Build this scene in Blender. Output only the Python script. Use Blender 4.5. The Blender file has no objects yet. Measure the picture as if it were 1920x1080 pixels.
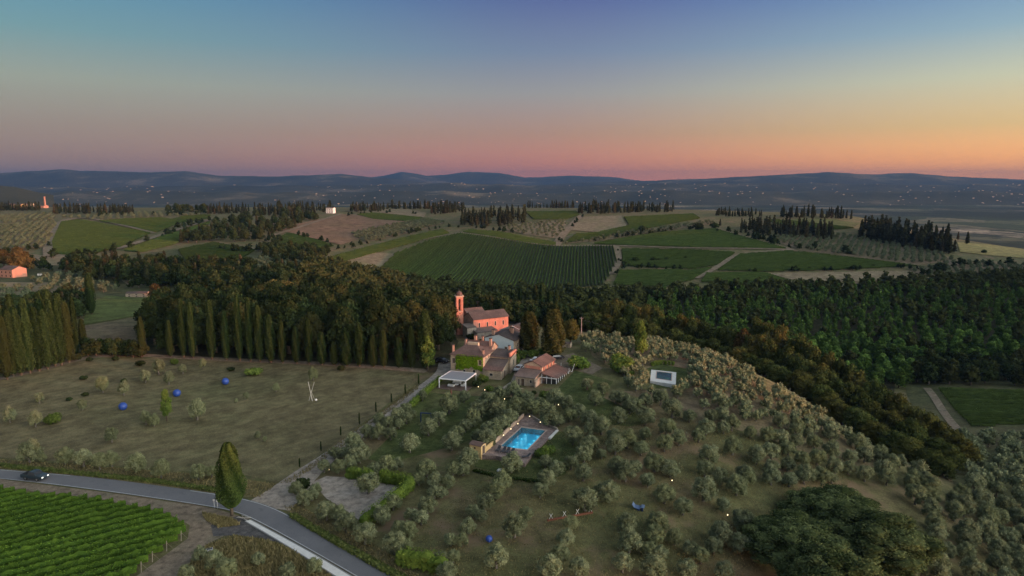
import bpy, bmesh, math, random
import numpy as np
from mathutils import Vector, Matrix
from mathutils.geometry import delaunay_2d_cdt

rnd = random.Random(7)
rng = np.random.default_rng(7)
scene = bpy.context.scene
COL = scene.collection
R = math.radians

# ------------------------------------------------------------------ camera
CAM_Z = 58.0
PITCH = R(8.7)
FPX = 1280.0                      # focal length in photograph pixels (1920 wide)
cam_d = bpy.data.cameras.new('camera')
cam = bpy.data.objects.new('camera', cam_d)
COL.objects.link(cam)
cam.location = (0, 0, CAM_Z)
cam.rotation_euler = (R(90) - PITCH, 0, 0)
cam_d.sensor_width = 36.0
cam_d.lens = FPX / 1920 * 36.0
cam_d.clip_start = 1.0
cam_d.clip_end = 90000
scene.camera = cam

# ------------------------------------------------------------------ sky and sun
SUN_EL, SUN_AZ = 4.6, 112.0        # azimuth measured clockwise from the viewing direction (+Y)
w = bpy.data.worlds.new('World')
scene.world = w
w.use_nodes = True
nt = w.node_tree
nt.nodes.clear()
out = nt.nodes.new('ShaderNodeOutputWorld')
bg = nt.nodes.new('ShaderNodeBackground')
sky = nt.nodes.new('ShaderNodeTexSky')
sky.sky_type = 'NISHITA'
sky.sun_disc = False
sky.sun_elevation = R(SUN_EL)
sky.sun_rotation = R(SUN_AZ)
sky.altitude = 300
sky.air_density = 1.0
sky.dust_density = 1.5
sky.ozone_density = 2.0
# twilight colours over the Nishita sky: one elevation ramp away from the sun, one across it, one towards it
tcw = nt.nodes.new('ShaderNodeTexCoord')
nrm = nt.nodes.new('ShaderNodeVectorMath'); nrm.operation = 'NORMALIZE'
nt.links.new(tcw.outputs['Generated'], nrm.inputs[0])
sep = nt.nodes.new('ShaderNodeSeparateXYZ'); nt.links.new(nrm.outputs[0], sep.inputs[0])
def wmath(op, a, b, clamp=False):
    n = nt.nodes.new('ShaderNodeMath'); n.operation = op; n.use_clamp = clamp
    for i, v in enumerate((a, b)):
        if isinstance(v, (int, float)): n.inputs[i].default_value = v
        else: nt.links.new(v, n.inputs[i])
    return n.outputs[0]
elv = wmath('MULTIPLY', sep.outputs['Z'], 2.0, True)
dot = nt.nodes.new('ShaderNodeVectorMath'); dot.operation = 'DOT_PRODUCT'
nt.links.new(nrm.outputs[0], dot.inputs[0])
dot.inputs[1].default_value = (math.sin(R(SUN_AZ)), math.cos(R(SUN_AZ)), 0)
def wramp(stops):
    r = nt.nodes.new('ShaderNodeValToRGB'); e = r.color_ramp.elements
    while len(e) < len(stops): e.new(.5)
    for i, (p, c) in enumerate(stops): e[i].position = p; e[i].color = (*c, 1)
    nt.links.new(elv, r.inputs[0]); return r.outputs[0]
EL = (0.0, .06, .14, .25, .36, .50, 1.0)
anti = wramp(list(zip(EL, ((0.502, 0.319, 0.257), (0.433, 0.285, 0.233), (0.397, 0.314, 0.255), (0.378, 0.414, 0.336), (0.203, 0.382, 0.407), (0.106, 0.328, 0.477), (0.26, 0.34, 0.42)))))
side = wramp(list(zip(EL, ((1.103, 0.357, 0.221), (0.84, 0.309, 0.205), (0.555, 0.315, 0.233), (0.372, 0.354, 0.36), (0.21, 0.264, 0.396), (0.111, 0.142, 0.353), (0.26, 0.34, 0.42)))))
sunw = wramp(list(zip(EL, ((2.289, 0.803, 0.208), (1.798, 0.762, 0.193), (1.056, 0.714, 0.282), (0.766, 0.764, 0.511), (0.365, 0.541, 0.616), (0.126, 0.304, 0.604), (0.28, 0.35, 0.43)))))
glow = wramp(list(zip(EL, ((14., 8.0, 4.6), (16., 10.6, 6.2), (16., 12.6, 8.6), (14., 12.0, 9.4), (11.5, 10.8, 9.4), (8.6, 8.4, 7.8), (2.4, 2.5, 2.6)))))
def wmix(f, a, b):
    m = nt.nodes.new('ShaderNodeMix'); m.data_type = 'RGBA'
    for s, v in ((0, f), (6, a), (7, b)):
        if isinstance(v, (int, float)): m.inputs[s].default_value = v
        else: nt.links.new(v, m.inputs[s])
    return m.outputs[2]
def wmap(lo, hi):
    n = nt.nodes.new('ShaderNodeMapRange'); n.interpolation_type = 'SMOOTHSTEP'
    n.inputs[1].default_value = lo; n.inputs[2].default_value = hi
    nt.links.new(dot.outputs['Value'], n.inputs[0]); return n.outputs[0]
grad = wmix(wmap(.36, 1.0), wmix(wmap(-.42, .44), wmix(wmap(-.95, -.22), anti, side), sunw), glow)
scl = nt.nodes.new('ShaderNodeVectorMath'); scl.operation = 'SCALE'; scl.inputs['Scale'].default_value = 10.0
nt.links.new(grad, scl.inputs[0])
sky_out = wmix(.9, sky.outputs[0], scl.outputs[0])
bg.inputs['Strength'].default_value = 0.1
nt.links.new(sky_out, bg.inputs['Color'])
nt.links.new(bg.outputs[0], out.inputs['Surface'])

sun_d = bpy.data.lights.new('sun', 'SUN')
sun = bpy.data.objects.new('sun', sun_d)
COL.objects.link(sun)
sun_dir = Vector((math.sin(R(SUN_AZ)) * math.cos(R(SUN_EL)), math.cos(R(SUN_AZ)) * math.cos(R(SUN_EL)), math.sin(R(SUN_EL))))
sun.rotation_euler = sun_dir.to_track_quat('Z', 'Y').to_euler()
sun_d.energy = 5.0
sun_d.angle = R(0.6)
sun_d.color = (1.0, 0.24, 0.105)

scene.view_settings.view_transform = 'Standard'
scene.view_settings.look = 'None'
scene.view_settings.exposure = 0.0
scene.view_settings.gamma = 1.0
scene.cycles.max_bounces = 5
scene.cycles.diffuse_bounces = 3
scene.cycles.glossy_bounces = 2
scene.cycles.transmission_bounces = 3
scene.cycles.transparent_max_bounces = 6
scene.cycles.volume_bounces = 0
scene.cycles.use_denoising = True
scene.cycles.use_adaptive_sampling = True
scene.cycles.adaptive_threshold = 0.015

# ------------------------------------------------------------------ pixels and terrain
CP, SP = math.cos(PITCH), math.sin(PITCH)
def ray(px, py):
    a = (np.asarray(px, float) - 960) / FPX
    b = (540 - np.asarray(py, float)) / FPX
    return a, CP + b * SP, -SP + b * CP           # direction (x, y, z) per unit of depth
def at_depth(px, py, t):
    a, y, z = ray(px, py)
    return np.array([a * t, y * t, CAM_Z + z * t])
def at_z(px, py, z):
    a, y, dz = ray(px, py)
    t = (z - CAM_Z) / dz
    return np.array([a * t, y * t, z])
def to_px(P):
    P = np.asarray(P, float)
    y, z = P[..., 1], P[..., 2] - CAM_Z
    t = y * CP - z * SP
    up = y * SP + z * CP
    return 960 + FPX * P[..., 0] / t, 540 - FPX * up / t, t

CTRL = []
def cz(*pts):
    for px, py, z in pts:
        p = at_z(px, py, z); CTRL.append((p[0] / p[1], math.log(p[1]), z))
def ct(px, *pts):
    for py, t in pts:
        p = at_depth(px, py, t); CTRL.append((p[0] / p[1], math.log(p[1]), p[2]))
def cu(*pts):
    for u, y, z in pts:
        CTRL.append((u, math.log(y), z))
# near ground: the road, the field, the villa and the olive hill
cz((-300, 1150, -.5), (0, 1080, -.5), (300, 1080, 0), (0, 900, 0), (400, 950, .3), (700, 1080, .3), (0, 760, 1.5), (300, 740, 1.6), (600, 800, 1.8),
   (0, 705, 2.6), (300, 670, 2.6), (560, 680, 2.8), (-400, 800, 2), (-500, 700, 4), (845, 702, 3), (900, 640, 4), (1000, 720, 3.2), (900, 617, 3.6),
   (960, 840, 2.2), (800, 900, 1.4), (1100, 1000, .3), (1100, 860, 2.2), (1300, 1000, -1.6), (1250, 720, 4), (1250, 655, 3.4), (1100, 632, 4.2),
   (1400, 695, .6), (1400, 850, 0), (1500, 745, -3), (1600, 822, -6), (1700, 880, -9), (1560, 930, -6), (1800, 960, -12), (1900, 1050, -14),
   (1650, 1100, -9), (2150, 1000, -20), (1000, 1150, .3), (500, 1200, 0), (-300, 1400, 0), (400, 1500, 0), (1000, 1500, 0), (1500, 1500, -8), (2200, 1400, -14))
# behind the olive hill
cu((.12, 300, -8), (.22, 300, -16), (.34, 290, -22), (.45, 245, -22), (.53, 205, -20), (.62, 190, -22), (0, 300, -4), (-.1, 320, -4), (-.1, 400, -18), (.05, 400, -22))
cz((1850, 760, -32), (1780, 730, -33), (1800, 800, -30), (2150, 800, -30), (1900, 900, -20))
ct(1850, (690, 345), (640, 390), (600, 430), (540, 520), (500, 600), (470, 680), (457, 760))
ct(2250, (690, 345), (640, 390), (600, 430), (540, 520), (500, 600), (470, 680), (457, 760))
ct(1600, (690, 352), (640, 400), (590, 450), (545, 510), (525, 545), (480, 640), (440, 780), (415, 900), (405, 1000))
ct(1400, (640, 390), (600, 430), (540, 520), (500, 590), (460, 690), (430, 800), (410, 920), (397, 1060))
ct(1150, (600, 420), (540, 530), (500, 600), (460, 700), (430, 820), (402, 1000), (391, 1170))
ct(930, (530, 558), (490, 640), (437, 768), (420, 870), (402, 1020), (391, 1180))
ct(700, (510, 560), (480, 640), (440, 790), (412, 950), (394, 1150))
ct(560, (560, 340), (520, 440), (460, 680), (430, 830), (400, 1050))
ct(380, (560, 340), (510, 460), (465, 640), (420, 880), (393, 1200))
ct(220, (630, 240), (570, 320), (540, 390), (500, 480), (460, 650), (420, 880), (393, 1200))
ct(40, (640, 240), (560, 330), (520, 420), (480, 560), (440, 720), (402, 1050), (388, 1450))
ct(-300, (640, 240), (560, 330), (520, 420), (480, 560), (440, 720), (402, 1050), (388, 1450))
for u in (-1.2, -.7, -.35, 0, .3, .6, 1.2):
    cu((u, 1900, -12 if u < -.3 else (-20 if u < .2 else (-45 if u < .5 else -100))), (u, 2600, -55 if u < .2 else -106), (u, 4000, -95 if u < .2 else -110), (u, 8000, -110), (u, 20000, -110), (u, 60000, -110), (u, 25, 0 if u < .3 else -10))
cu((.6, 1250, -45), (.68, 1000, -32), (.75, 1000, -50), (.75, 1300, -85), (1.2, 1000, -55), (1.2, 1300, -85))
CTRL = np.array(CTRL)
def tps_phi(d2):
    return np.where(d2 > 1e-12, .5 * d2 * np.log(np.maximum(d2, 1e-12)), 0.0)
CS = np.array([2.2, 1.0])
_c = CTRL[:, :2] * CS
_n = len(_c)
_d2 = ((_c[:, None] - _c[None]) ** 2).sum(-1)
_A = np.zeros((_n + 3, _n + 3))
_A[:_n, :_n] = tps_phi(_d2) + np.eye(_n) * 2e-3
_A[:_n, _n] = 1; _A[:_n, _n + 1:] = _c
_A[_n, :_n] = 1; _A[_n + 1:, :_n] = _c.T
_w = np.linalg.solve(_A, np.concatenate([CTRL[:, 2], [0, 0, 0]]))
def H(x, y):
    x = np.asarray(x, float); y = np.asarray(y, float)
    sh = np.broadcast(x, y).shape
    yy = np.maximum(np.broadcast_to(y, sh).ravel(), 25.0)
    u = np.clip(np.broadcast_to(x, sh).ravel() / yy, -1.3, 1.3) * CS[0]
    v = np.log(yy)
    res = np.empty(len(u))
    for i in range(0, len(u), 40000):
        s = slice(i, i + 40000)
        d2 = (u[s, None] - _c[None, :, 0]) ** 2 + (v[s, None] - _c[None, :, 1]) ** 2
        res[s] = tps_phi(d2) @ _w[:_n] + _w[_n] + u[s] * _w[_n + 1] + v[s] * _w[_n + 2]
    return res.reshape(sh)
_T = 60 * 1.012 ** np.arange(0, 300)
def hit(px, py):
    """ground points met by the view rays of photograph pixels"""
    px = np.atleast_1d(np.asarray(px, float)); py = np.atleast_1d(np.asarray(py, float))
    res = np.zeros((len(px), 3))
    for i in range(0, len(px), 100):
        a, by, bz = ray(px[i:i + 100], py[i:i + 100])
        X = a[:, None] * _T; Y = by[:, None] * _T; Z = CAM_Z + bz[:, None] * _T
        d = Z - H(X, Y)
        neg = d < 0
        k = np.where(neg.any(1), neg.argmax(1), len(_T) - 1)
        k = np.maximum(k, 1)
        r = np.arange(len(k))
        d0, d1 = d[r, k - 1], d[r, k]
        f = np.clip(d0 / np.where(abs(d0 - d1) < 1e-9, 1, d0 - d1), 0, 1)
        t = _T[k - 1] + f * (_T[k] - _T[k - 1])
        res[i:i + 100, 0] = a * t; res[i:i + 100, 1] = by * t
    res[:, 2] = H(res[:, 0], res[:, 1])
    return res

# ------------------------------------------------------------------ helpers
def tag(o, label=None, cat=None, group=None, kind=None):
    if label: o['label'] = label
    if cat: o['category'] = cat
    if group: o['group'] = group
    if kind: o['kind'] = kind
    return o
def new_obj(name, data, parent=None, loc=None, rotz=None, scale=None):
    o = bpy.data.objects.new(name, data)
    COL.objects.link(o)
    if parent is not None: o.parent = parent
    if loc is not None: o.location = loc
    if rotz is not None: o.rotation_euler = (0, 0, rotz)
    if scale is not None: o.scale = scale if hasattr(scale, '__len__') else (scale,) * 3
    return o
def empty(name, loc=(0, 0, 0), rotz=0.0, scale=1.0):
    o = new_obj(name, None, None, loc, rotz, scale)
    o.empty_display_size = .3
    return o
def np_mesh(name, V, F, mats, tone=None, midx=None, smooth=False):
    V = np.ascontiguousarray(V, np.float32); F = np.ascontiguousarray(F, np.int32)
    me = bpy.data.meshes.new(name)
    k = F.shape[1]
    me.vertices.add(len(V)); me.vertices.foreach_set('co', V.ravel())
    me.loops.add(F.size); me.loops.foreach_set('vertex_index', F.ravel())
    me.polygons.add(len(F)); me.polygons.foreach_set('loop_start', np.arange(0, F.size, k, dtype=np.int32))
    if midx is not None: me.polygons.foreach_set('material_index', np.asarray(midx, np.int32))
    me.polygons.foreach_set('use_smooth', np.full(len(F), bool(smooth)))
    me.update(calc_edges=True)
    if tone is not None:
        a = me.attributes.new('tone', 'FLOAT', 'POINT')
        a.data.foreach_set('value', np.asarray(tone, np.float32))
    for m in (mats if isinstance(mats, (list, tuple)) else [mats]): me.materials.append(m)
    return me
class MB:
    """collects polygons for one mesh"""
    def __init__(s): s.v = []; s.f = []; s.m = []
    def poly(s, pts, m=0):
        b = len(s.v); s.v += [tuple(p) for p in pts]; s.f.append(tuple(range(b, b + len(pts)))); s.m.append(m)
    def box(s, x0, x1, y0, y1, z0, z1, m=0):
        b = len(s.v)
        s.v += [(x, y, z) for z in (z0, z1) for y in (y0, y1) for x in (x0, x1)]
        for q in ((0, 2, 3, 1), (4, 5, 7, 6), (0, 1, 5, 4), (2, 6, 7, 3), (0, 4, 6, 2), (1, 3, 7, 5)):
            s.f.append(tuple(b + i for i in q)); s.m.append(m)
    def prism(s, pts, z0, z1, m=0):
        b = len(s.v); n = len(pts)
        s.v += [(p[0], p[1], z0) for p in pts] + [(p[0], p[1], z1) for p in pts]
        s.f.append(tuple(b + i for i in reversed(range(n)))); s.m.append(m)
        s.f.append(tuple(b + n + i for i in range(n))); s.m.append(m)
        for i in range(n):
            j = (i + 1) % n
            s.f.append((b + i, b + j, b + n + j, b + n + i)); s.m.append(m)
    def slab(s, pts, th, m=0):
        """a sloping plate: polygon pts (3-D) thickened downwards by th"""
        b = len(s.v); n = len(pts)
        s.v += [tuple(p) for p in pts] + [(p[0], p[1], p[2] - th) for p in pts]
        s.f.append(tuple(b + i for i in range(n))); s.m.append(m)
        s.f.append(tuple(b + n + i for i in reversed(range(n)))); s.m.append(m)
        for i in range(n):
            j = (i + 1) % n
            s.f.append((b + j, b + i, b + n + i, b + n + j)); s.m.append(m)
    def tube(s, pts, rad, n=7, m=0, caps=True):
        pts = [Vector(p) for p in pts]; b0 = len(s.v)
        for i, p in enumerate(pts):
            d = (pts[min(i + 1, len(pts) - 1)] - pts[max(i - 1, 0)]).normalized()
            a = d.cross(Vector((0, 0, 1)) if abs(d.z) < .9 else Vector((1, 0, 0))).normalized(); c = d.cross(a)
            r = rad[i] if hasattr(rad, '__len__') else rad
            for k in range(n):
                q = p + (a * math.cos(k * 2 * math.pi / n) + c * math.sin(k * 2 * math.pi / n)) * r
                s.v.append(tuple(q))
        for i in range(len(pts) - 1):
            for k in range(n):
                A = b0 + i * n + k; B = b0 + i * n + (k + 1) % n
                s.f.append((A, A + n, B + n, B)); s.m.append(m)
        if caps:
            s.f.append(tuple(b0 + k for k in range(n))); s.m.append(m)
            e = b0 + (len(pts) - 1) * n
            s.f.append(tuple(e + n - 1 - k for k in range(n))); s.m.append(m)
    def lathe(s, prof, cx=0, cy=0, n=12, m=0):
        b = len(s.v)
        for r, z in prof:
            for k in range(n):
                a = 2 * math.pi * k / n; s.v.append((cx + r * math.cos(a), cy + r * math.sin(a), z))
        for i in range(len(prof) - 1):
            for k in range(n):
                A = b + i * n + k; B = b + i * n + (k + 1) % n
                s.f.append((A, B, B + n, A + n)); s.m.append(m)
        s.f.append(tuple(b + n - 1 - k for k in range(n))); s.m.append(m)
        e = b + (len(prof) - 1) * n
        s.f.append(tuple(e + k for k in range(n))); s.m.append(m)
    def mesh(s, name, mats, smooth=False):
        me = bpy.data.meshes.new(name)
        me.from_pydata(s.v, [], s.f)
        for m in (mats if isinstance(mats, (list, tuple)) else [mats]): me.materials.append(m)
        me.polygons.foreach_set('material_index', s.m)
        if smooth: me.polygons.foreach_set('use_smooth', [True] * len(s.f))
        me.update()
        return me
    def build(s, name, mats, parent=None, loc=None, rotz=None, smooth=False):
        return new_obj(name, s.mesh(name, mats, smooth), parent, loc, rotz)
def in_poly(P, poly):
    P = np.asarray(P, float); poly = np.asarray(poly, float)
    x, y = P[:, 0], P[:, 1]
    ins = np.zeros(len(P), bool)
    j = len(poly) - 1
    for i in range(len(poly)):
        xi, yi = poly[i, :2]; xj, yj = poly[j, :2]
        if yi != yj:
            ins ^= ((yi > y) != (yj > y)) & (x < (xj - xi) * (y - yi) / (yj - yi) + xi)
        j = i
    return ins
def densify(pts, n=4):
    pts = np.asarray(pts, float); o = []
    for i in range(len(pts)):
        a, b = pts[i], pts[(i + 1) % len(pts)]
        o += [a + (b - a) * k / n for k in range(n)]
    return np.array(o)
def ground_poly(pxpts, n=3):
    d = densify(pxpts, n)
    return hit(d[:, 0], d[:, 1])[:, :2]

# ------------------------------------------------------------------ materials
MAT = {}
def N(nt, t, **kw):
    n = nt.nodes.new(t)
    for k, v in kw.items(): setattr(n, k, v)
    return n
def base_mat(name):
    m = bpy.data.materials.new(name); m.use_nodes = True
    nt = m.node_tree; nt.nodes.clear()
    o = N(nt, 'ShaderNodeOutputMaterial')
    return m, nt, o
def ramp(nt, fac, stops):
    r = N(nt, 'ShaderNodeValToRGB')
    e = r.color_ramp.elements
    while len(e) < len(stops): e.new(.5)
    for i, (p, c) in enumerate(stops):
        e[i].position = p; e[i].color = (*c, 1)
    nt.links.new(fac, r.inputs['Fac'])
    return r.outputs['Color']
def noise(nt, scale, detail=4, vec=None, rough=.55, dist=0.0):
    n = N(nt, 'ShaderNodeTexNoise'); n.inputs['Scale'].default_value = scale
    n.inputs['Detail'].default_value = detail; n.inputs['Roughness'].default_value = rough; n.inputs['Distortion'].default_value = dist
    if vec is not None: nt.links.new(vec, n.inputs['Vector'])
    return n.outputs['Fac']
def mixc(nt, fac, a, b, mode='MIX'):
    m = N(nt, 'ShaderNodeMix', data_type='RGBA', blend_type=mode)
    for s, v in ((0, fac), (6, a), (7, b)):
        if hasattr(v, 'is_linked') or hasattr(v, 'links'): nt.links.new(v, m.inputs[s])
        else: m.inputs[s].default_value = v if s == 0 else (*v, 1)
    return m.outputs[2]
def position(nt):
    return N(nt, 'ShaderNodeNewGeometry').outputs['Position']
def principled(nt, o, color, rough=.8, spec=.3, bump=None, bstr=.3, bdist=.1, metal=0):
    p = N(nt, 'ShaderNodeBsdfPrincipled')
    if hasattr(color, 'links'): nt.links.new(color, p.inputs['Base Color'])
    else: p.inputs['Base Color'].default_value = (*color, 1)
    p.inputs['Roughness'].default_value = rough; p.inputs['Specular IOR Level'].default_value = spec; p.inputs['Metallic'].default_value = metal
    if bump is not None:
        b = N(nt, 'ShaderNodeBump'); b.inputs['Strength'].default_value = bstr; b.inputs['Distance'].default_value = bdist
        nt.links.new(bump, b.inputs['Height']); nt.links.new(b.outputs[0], p.inputs['Normal'])
    nt.links.new(p.outputs[0], o.inputs['Surface'])
    return p
def ground_mat(name, cols, s1=.03, s2=.35, s3=4.0, bstr=.5, bdist=.25, accent=None, stripes=False):
    """earth and grass: cols = three colours, large patches, tufts and grain"""
    m, nt, o = base_mat(name); pos = position(nt)
    c = ramp(nt, noise(nt, s1, 5, pos, .6), [(.3, cols[0]), (.5, cols[1]), (.7, cols[2])])
    c2 = ramp(nt, noise(nt, s2, 5, pos, .65), [(.3, (.55, .55, .55)), (.7, (1.4, 1.4, 1.4))])
    c = mixc(nt, 1.0, c, c2, 'MULTIPLY')
    f = noise(nt, s3, 4, pos, .7)
    c3 = ramp(nt, f, [(.25, (.6, .6, .6)), (.75, (1.4, 1.4, 1.4))])
    c = mixc(nt, 1.0, c, c3, 'MULTIPLY')
    if stripes:                                  # swaths left by the mower
        mp = N(nt, 'ShaderNodeMapping'); mp.inputs['Rotation'].default_value = (0, 0, R(-38)); nt.links.new(pos, mp.inputs[0])
        wv = N(nt, 'ShaderNodeTexWave', wave_type='BANDS', bands_direction='Y'); wv.inputs['Scale'].default_value = .12; wv.inputs['Distortion'].default_value = 1.6; wv.inputs['Detail'].default_value = 3; wv.inputs['Detail Scale'].default_value = .6
        nt.links.new(mp.outputs[0], wv.inputs['Vector'])
        c = mixc(nt, 1.0, c, ramp(nt, wv.outputs['Fac'], [(.2, (.95, .96, .96)), (.8, (1.05, 1.04, 1.03))]), 'MULTIPLY')
    if accent:
        k = ramp(nt, noise(nt, accent[1], 4, pos, .6), [(.52, (0, 0, 0)), (.66, (1, 1, 1))])
        c = mixc(nt, k, c, accent[0])
    principled(nt, o, c, .95, .1, f, bstr, bdist)
    MAT[name] = m; return m
def plain(name, color, rough=.8, spec=.3, vary=.15, scale=2.0, bstr=.2, metal=0, bdist=.03):
    m, nt, o = base_mat(name)
    tc = N(nt, 'ShaderNodeTexCoord').outputs['Object']
    f = noise(nt, scale, 6, tc, .65)
    lo = tuple(c * (1 - vary) for c in color); hi = tuple(min(1, c * (1 + vary)) for c in color)
    principled(nt, o, ramp(nt, f, [(.3, lo), (.7, hi)]), rough, spec, f, bstr, bdist, metal)
    MAT[name] = m; return m
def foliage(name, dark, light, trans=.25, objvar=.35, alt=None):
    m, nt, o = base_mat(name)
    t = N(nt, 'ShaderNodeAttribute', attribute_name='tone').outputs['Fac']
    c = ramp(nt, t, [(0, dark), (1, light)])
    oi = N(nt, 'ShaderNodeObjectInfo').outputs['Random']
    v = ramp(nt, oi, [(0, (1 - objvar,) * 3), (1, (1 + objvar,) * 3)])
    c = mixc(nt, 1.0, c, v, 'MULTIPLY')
    if alt:
        mp = N(nt, 'ShaderNodeMath', operation='MULTIPLY_ADD'); mp.inputs[1].default_value = 7.31; mp.inputs[2].default_value = .17
        nt.links.new(oi, mp.inputs[0])
        fr = N(nt, 'ShaderNodeMath', operation='FRACT'); nt.links.new(mp.outputs[0], fr.inputs[0])
        k = ramp(nt, fr.outputs[0], [(0, (0, 0, 0)), (.55, (.1, .1, .1)), (1, (.75, .75, .75))])
        c = mixc(nt, k, c, alt)
    d = N(nt, 'ShaderNodeBsdfDiffuse'); tr = N(nt, 'ShaderNodeBsdfTranslucent')
    nt.links.new(c, d.inputs[0]); nt.links.new(c, tr.inputs[0])
    mx = N(nt, 'ShaderNodeMixShader'); mx.inputs[0].default_value = trans
    nt.links.new(d.outputs[0], mx.inputs[1]); nt.links.new(tr.outputs[0], mx.inputs[2])
    nt.links.new(mx.outputs[0], o.inputs['Surface'])
    MAT[name] = m; return m
def emit(name, color, strength):
    m, nt, o = base_mat(name)
    e = N(nt, 'ShaderNodeEmission'); e.inputs[0].default_value = (*color, 1); e.inputs[1].default_value = strength
    nt.links.new(e.outputs[0], o.inputs['Surface']); MAT[name] = m; return m
# ================================================================== SETTING
# earth, grass, roads
ground_mat('dry_grass', ((.15, .115, .062), (.118, .112, .048), (.08, .088, .034)), .05, .3, 3.0, accent=((.185, .13, .08), .09))
ground_mat('mown_field', ((.155, .128, .068), (.14, .118, .062), (.12, .115, .055)), .02, .25, 3.5, .4, stripes=True)
ground_mat('lawn_grass', ((.06, .078, .026), (.072, .09, .028), (.09, .092, .036)), .08, .5, 4.0)
ground_mat('meadow_grass', ((.07, .092, .028), (.09, .11, .032), (.10, .095, .042)), .015, .15, 1.2)
ground_mat('verge_grass', ((.10, .10, .045), (.15, .12, .06), (.075, .10, .03)), .09, .5, 4.0)
ground_mat('forest_floor', ((.035, .04, .018), (.05, .045, .022), (.03, .035, .015)), .05, .4, 2.0)
ground_mat('vineyard_soil', ((.095, .092, .045), (.082, .09, .04), (.105, .09, .052)), .03, .3, 2.0)
ground_mat('ploughed', ((.215, .13, .083), (.18, .115, .07), (.155, .11, .06)), .02, .12, .8, .6, .5)
ground_mat('pale_stubble', ((.22, .18, .11), (.20, .155, .095), (.16, .15, .075)), .03, .2, 1.2)
ground_mat('dirt', ((.23, .185, .13), (.20, .155, .11), (.17, .15, .10)), .12, .8, 6.0, .4, .1)
ground_mat('gravel', ((.36, .315, .27), (.32, .27, .22), (.27, .225, .18)), .12, .8, 9.0, .5, .08)
ground_mat('far_track', ((.24, .19, .13), (.20, .155, .105), (.15, .135, .08)), .06, .4, 2.0, .2, .1)
ground_mat('grove_soil', ((.19, .135, .088), (.15, .12, .068), (.11, .105, .05)), .03, .25, 1.5)
ground_mat('pine_litter', ((.08, .055, .035), (.10, .07, .04), (.07, .06, .035)), .1, .6, 5.0)
ground_mat('scrub_grass', ((.06, .068, .03), (.075, .078, .034), (.10, .085, .045)), .02, .15, 1.0)
ground_mat('gold_stubble', ((.30, .24, .09), (.26, .21, .08), (.20, .19, .07)), .03, .2, 1.5)
def asphalt():
    m, nt, o = base_mat('asphalt'); pos = position(nt)
    f = noise(nt, 6.0, 6, pos, .7)
    c = ramp(nt, noise(nt, .15, 5, pos, .6), [(.3, (.125, .123, .128)), (.7, (.165, .16, .163))])
    c = mixc(nt, 1.0, c, ramp(nt, f, [(.25, (.8, .8, .8)), (.75, (1.2, 1.2, 1.2))]), 'MULTIPLY')
    c = mixc(nt, ramp(nt, noise(nt, .5, 3, pos, .5, 1.5), [(.6, (0, 0, 0)), (.72, (.5, .5, .5))]), c, (.10, .098, .10))
    principled(nt, o, c, .75, .35, f, .3, .02); MAT['asphalt'] = m
asphalt()
ground_mat('dark_gravel', ((.085, .08, .08), (.10, .095, .092), (.12, .105, .095)), .3, 1.2, 8.0)
plain('road_paint', (.5, .5, .48), .7, .3, .3, 3.0)
plain('concrete_pale', (.66, .64, .60), .85, .2, .12, 1.5)
plain('kerb_stone', (.24, .235, .225), .85, .2, .15, 2.0)

# far country seen through the haze: strips of wood and field
def far_land():
    m, nt, o = base_mat('far_land'); pos = position(nt)
    vo = N(nt, 'ShaderNodeTexVoronoi'); vo.inputs['Scale'].default_value = .0028; vo.inputs['Randomness'].default_value = 1
    wv = N(nt, 'ShaderNodeVectorMath', operation='ADD')
    nz = N(nt, 'ShaderNodeTexNoise'); nz.inputs['Scale'].default_value = .0015; nz.inputs['Detail'].default_value = 5
    nt.links.new(pos, nz.inputs['Vector'])
    sc = N(nt, 'ShaderNodeVectorMath', operation='SCALE'); sc.inputs['Scale'].default_value = 500
    nt.links.new(nz.outputs['Color'], sc.inputs[0])
    nt.links.new(pos, wv.inputs[0]); nt.links.new(sc.outputs[0], wv.inputs[1]); nt.links.new(wv.outputs[0], vo.inputs['Vector'])
    bw = N(nt, 'ShaderNodeSeparateColor'); nt.links.new(vo.outputs['Color'], bw.inputs[0])
    c = ramp(nt, bw.outputs[0], [(0, (.035, .045, .022)), (.35, (.08, .095, .045)), (.6, (.20, .17, .10)), (.8, (.05, .06, .03)), (1, (.50, .40, .28))])
    k = ramp(nt, noise(nt, .0012, 6, pos, .65), [(.42, (0, 0, 0)), (.56, (1, 1, 1))])
    c = mixc(nt, k, c, (.028, .034, .018))
    k2 = ramp(nt, noise(nt, .02, 4, pos, .7), [(.5, (0, 0, 0)), (.62, (.8, .8, .8))])
    c = mixc(nt, k2, c, (.03, .035, .018))
    principled(nt, o, c, .95, .05); MAT['far_land'] = m
far_land()
def mountain_mat():
    m, nt, o = base_mat('mountain_wood'); pos = position(nt)
    c = ramp(nt, noise(nt, .0011, 7, pos, .65), [(.35, (.03, .035, .02)), (.55, (.06, .06, .035)), (.72, (.22, .18, .11))])
    principled(nt, o, c, .95, .05); MAT['mountain_wood'] = m
mountain_mat()

# ---- the ground sheet, finer near the camera
ys = np.concatenate([np.arange(40, 110, 3.0), 110 * (1.009 ** np.arange(0, 300))])
ys = np.concatenate([ys, ys[-1] * (1.03 ** np.arange(1, 86))])
us = np.linspace(-1.15, 1.15, 400)
X = us[None, :] * ys[:, None]; Y = np.repeat(ys[:, None], len(us), 1)
Z = H(X, Y)
def grid_faces(nr, nc):
    i = np.arange(nr - 1)[:, None] * nc + np.arange(nc - 1)[None]
    return np.stack([i, i + 1, i + nc + 1, i + nc], -1).reshape(-1, 4)
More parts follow.
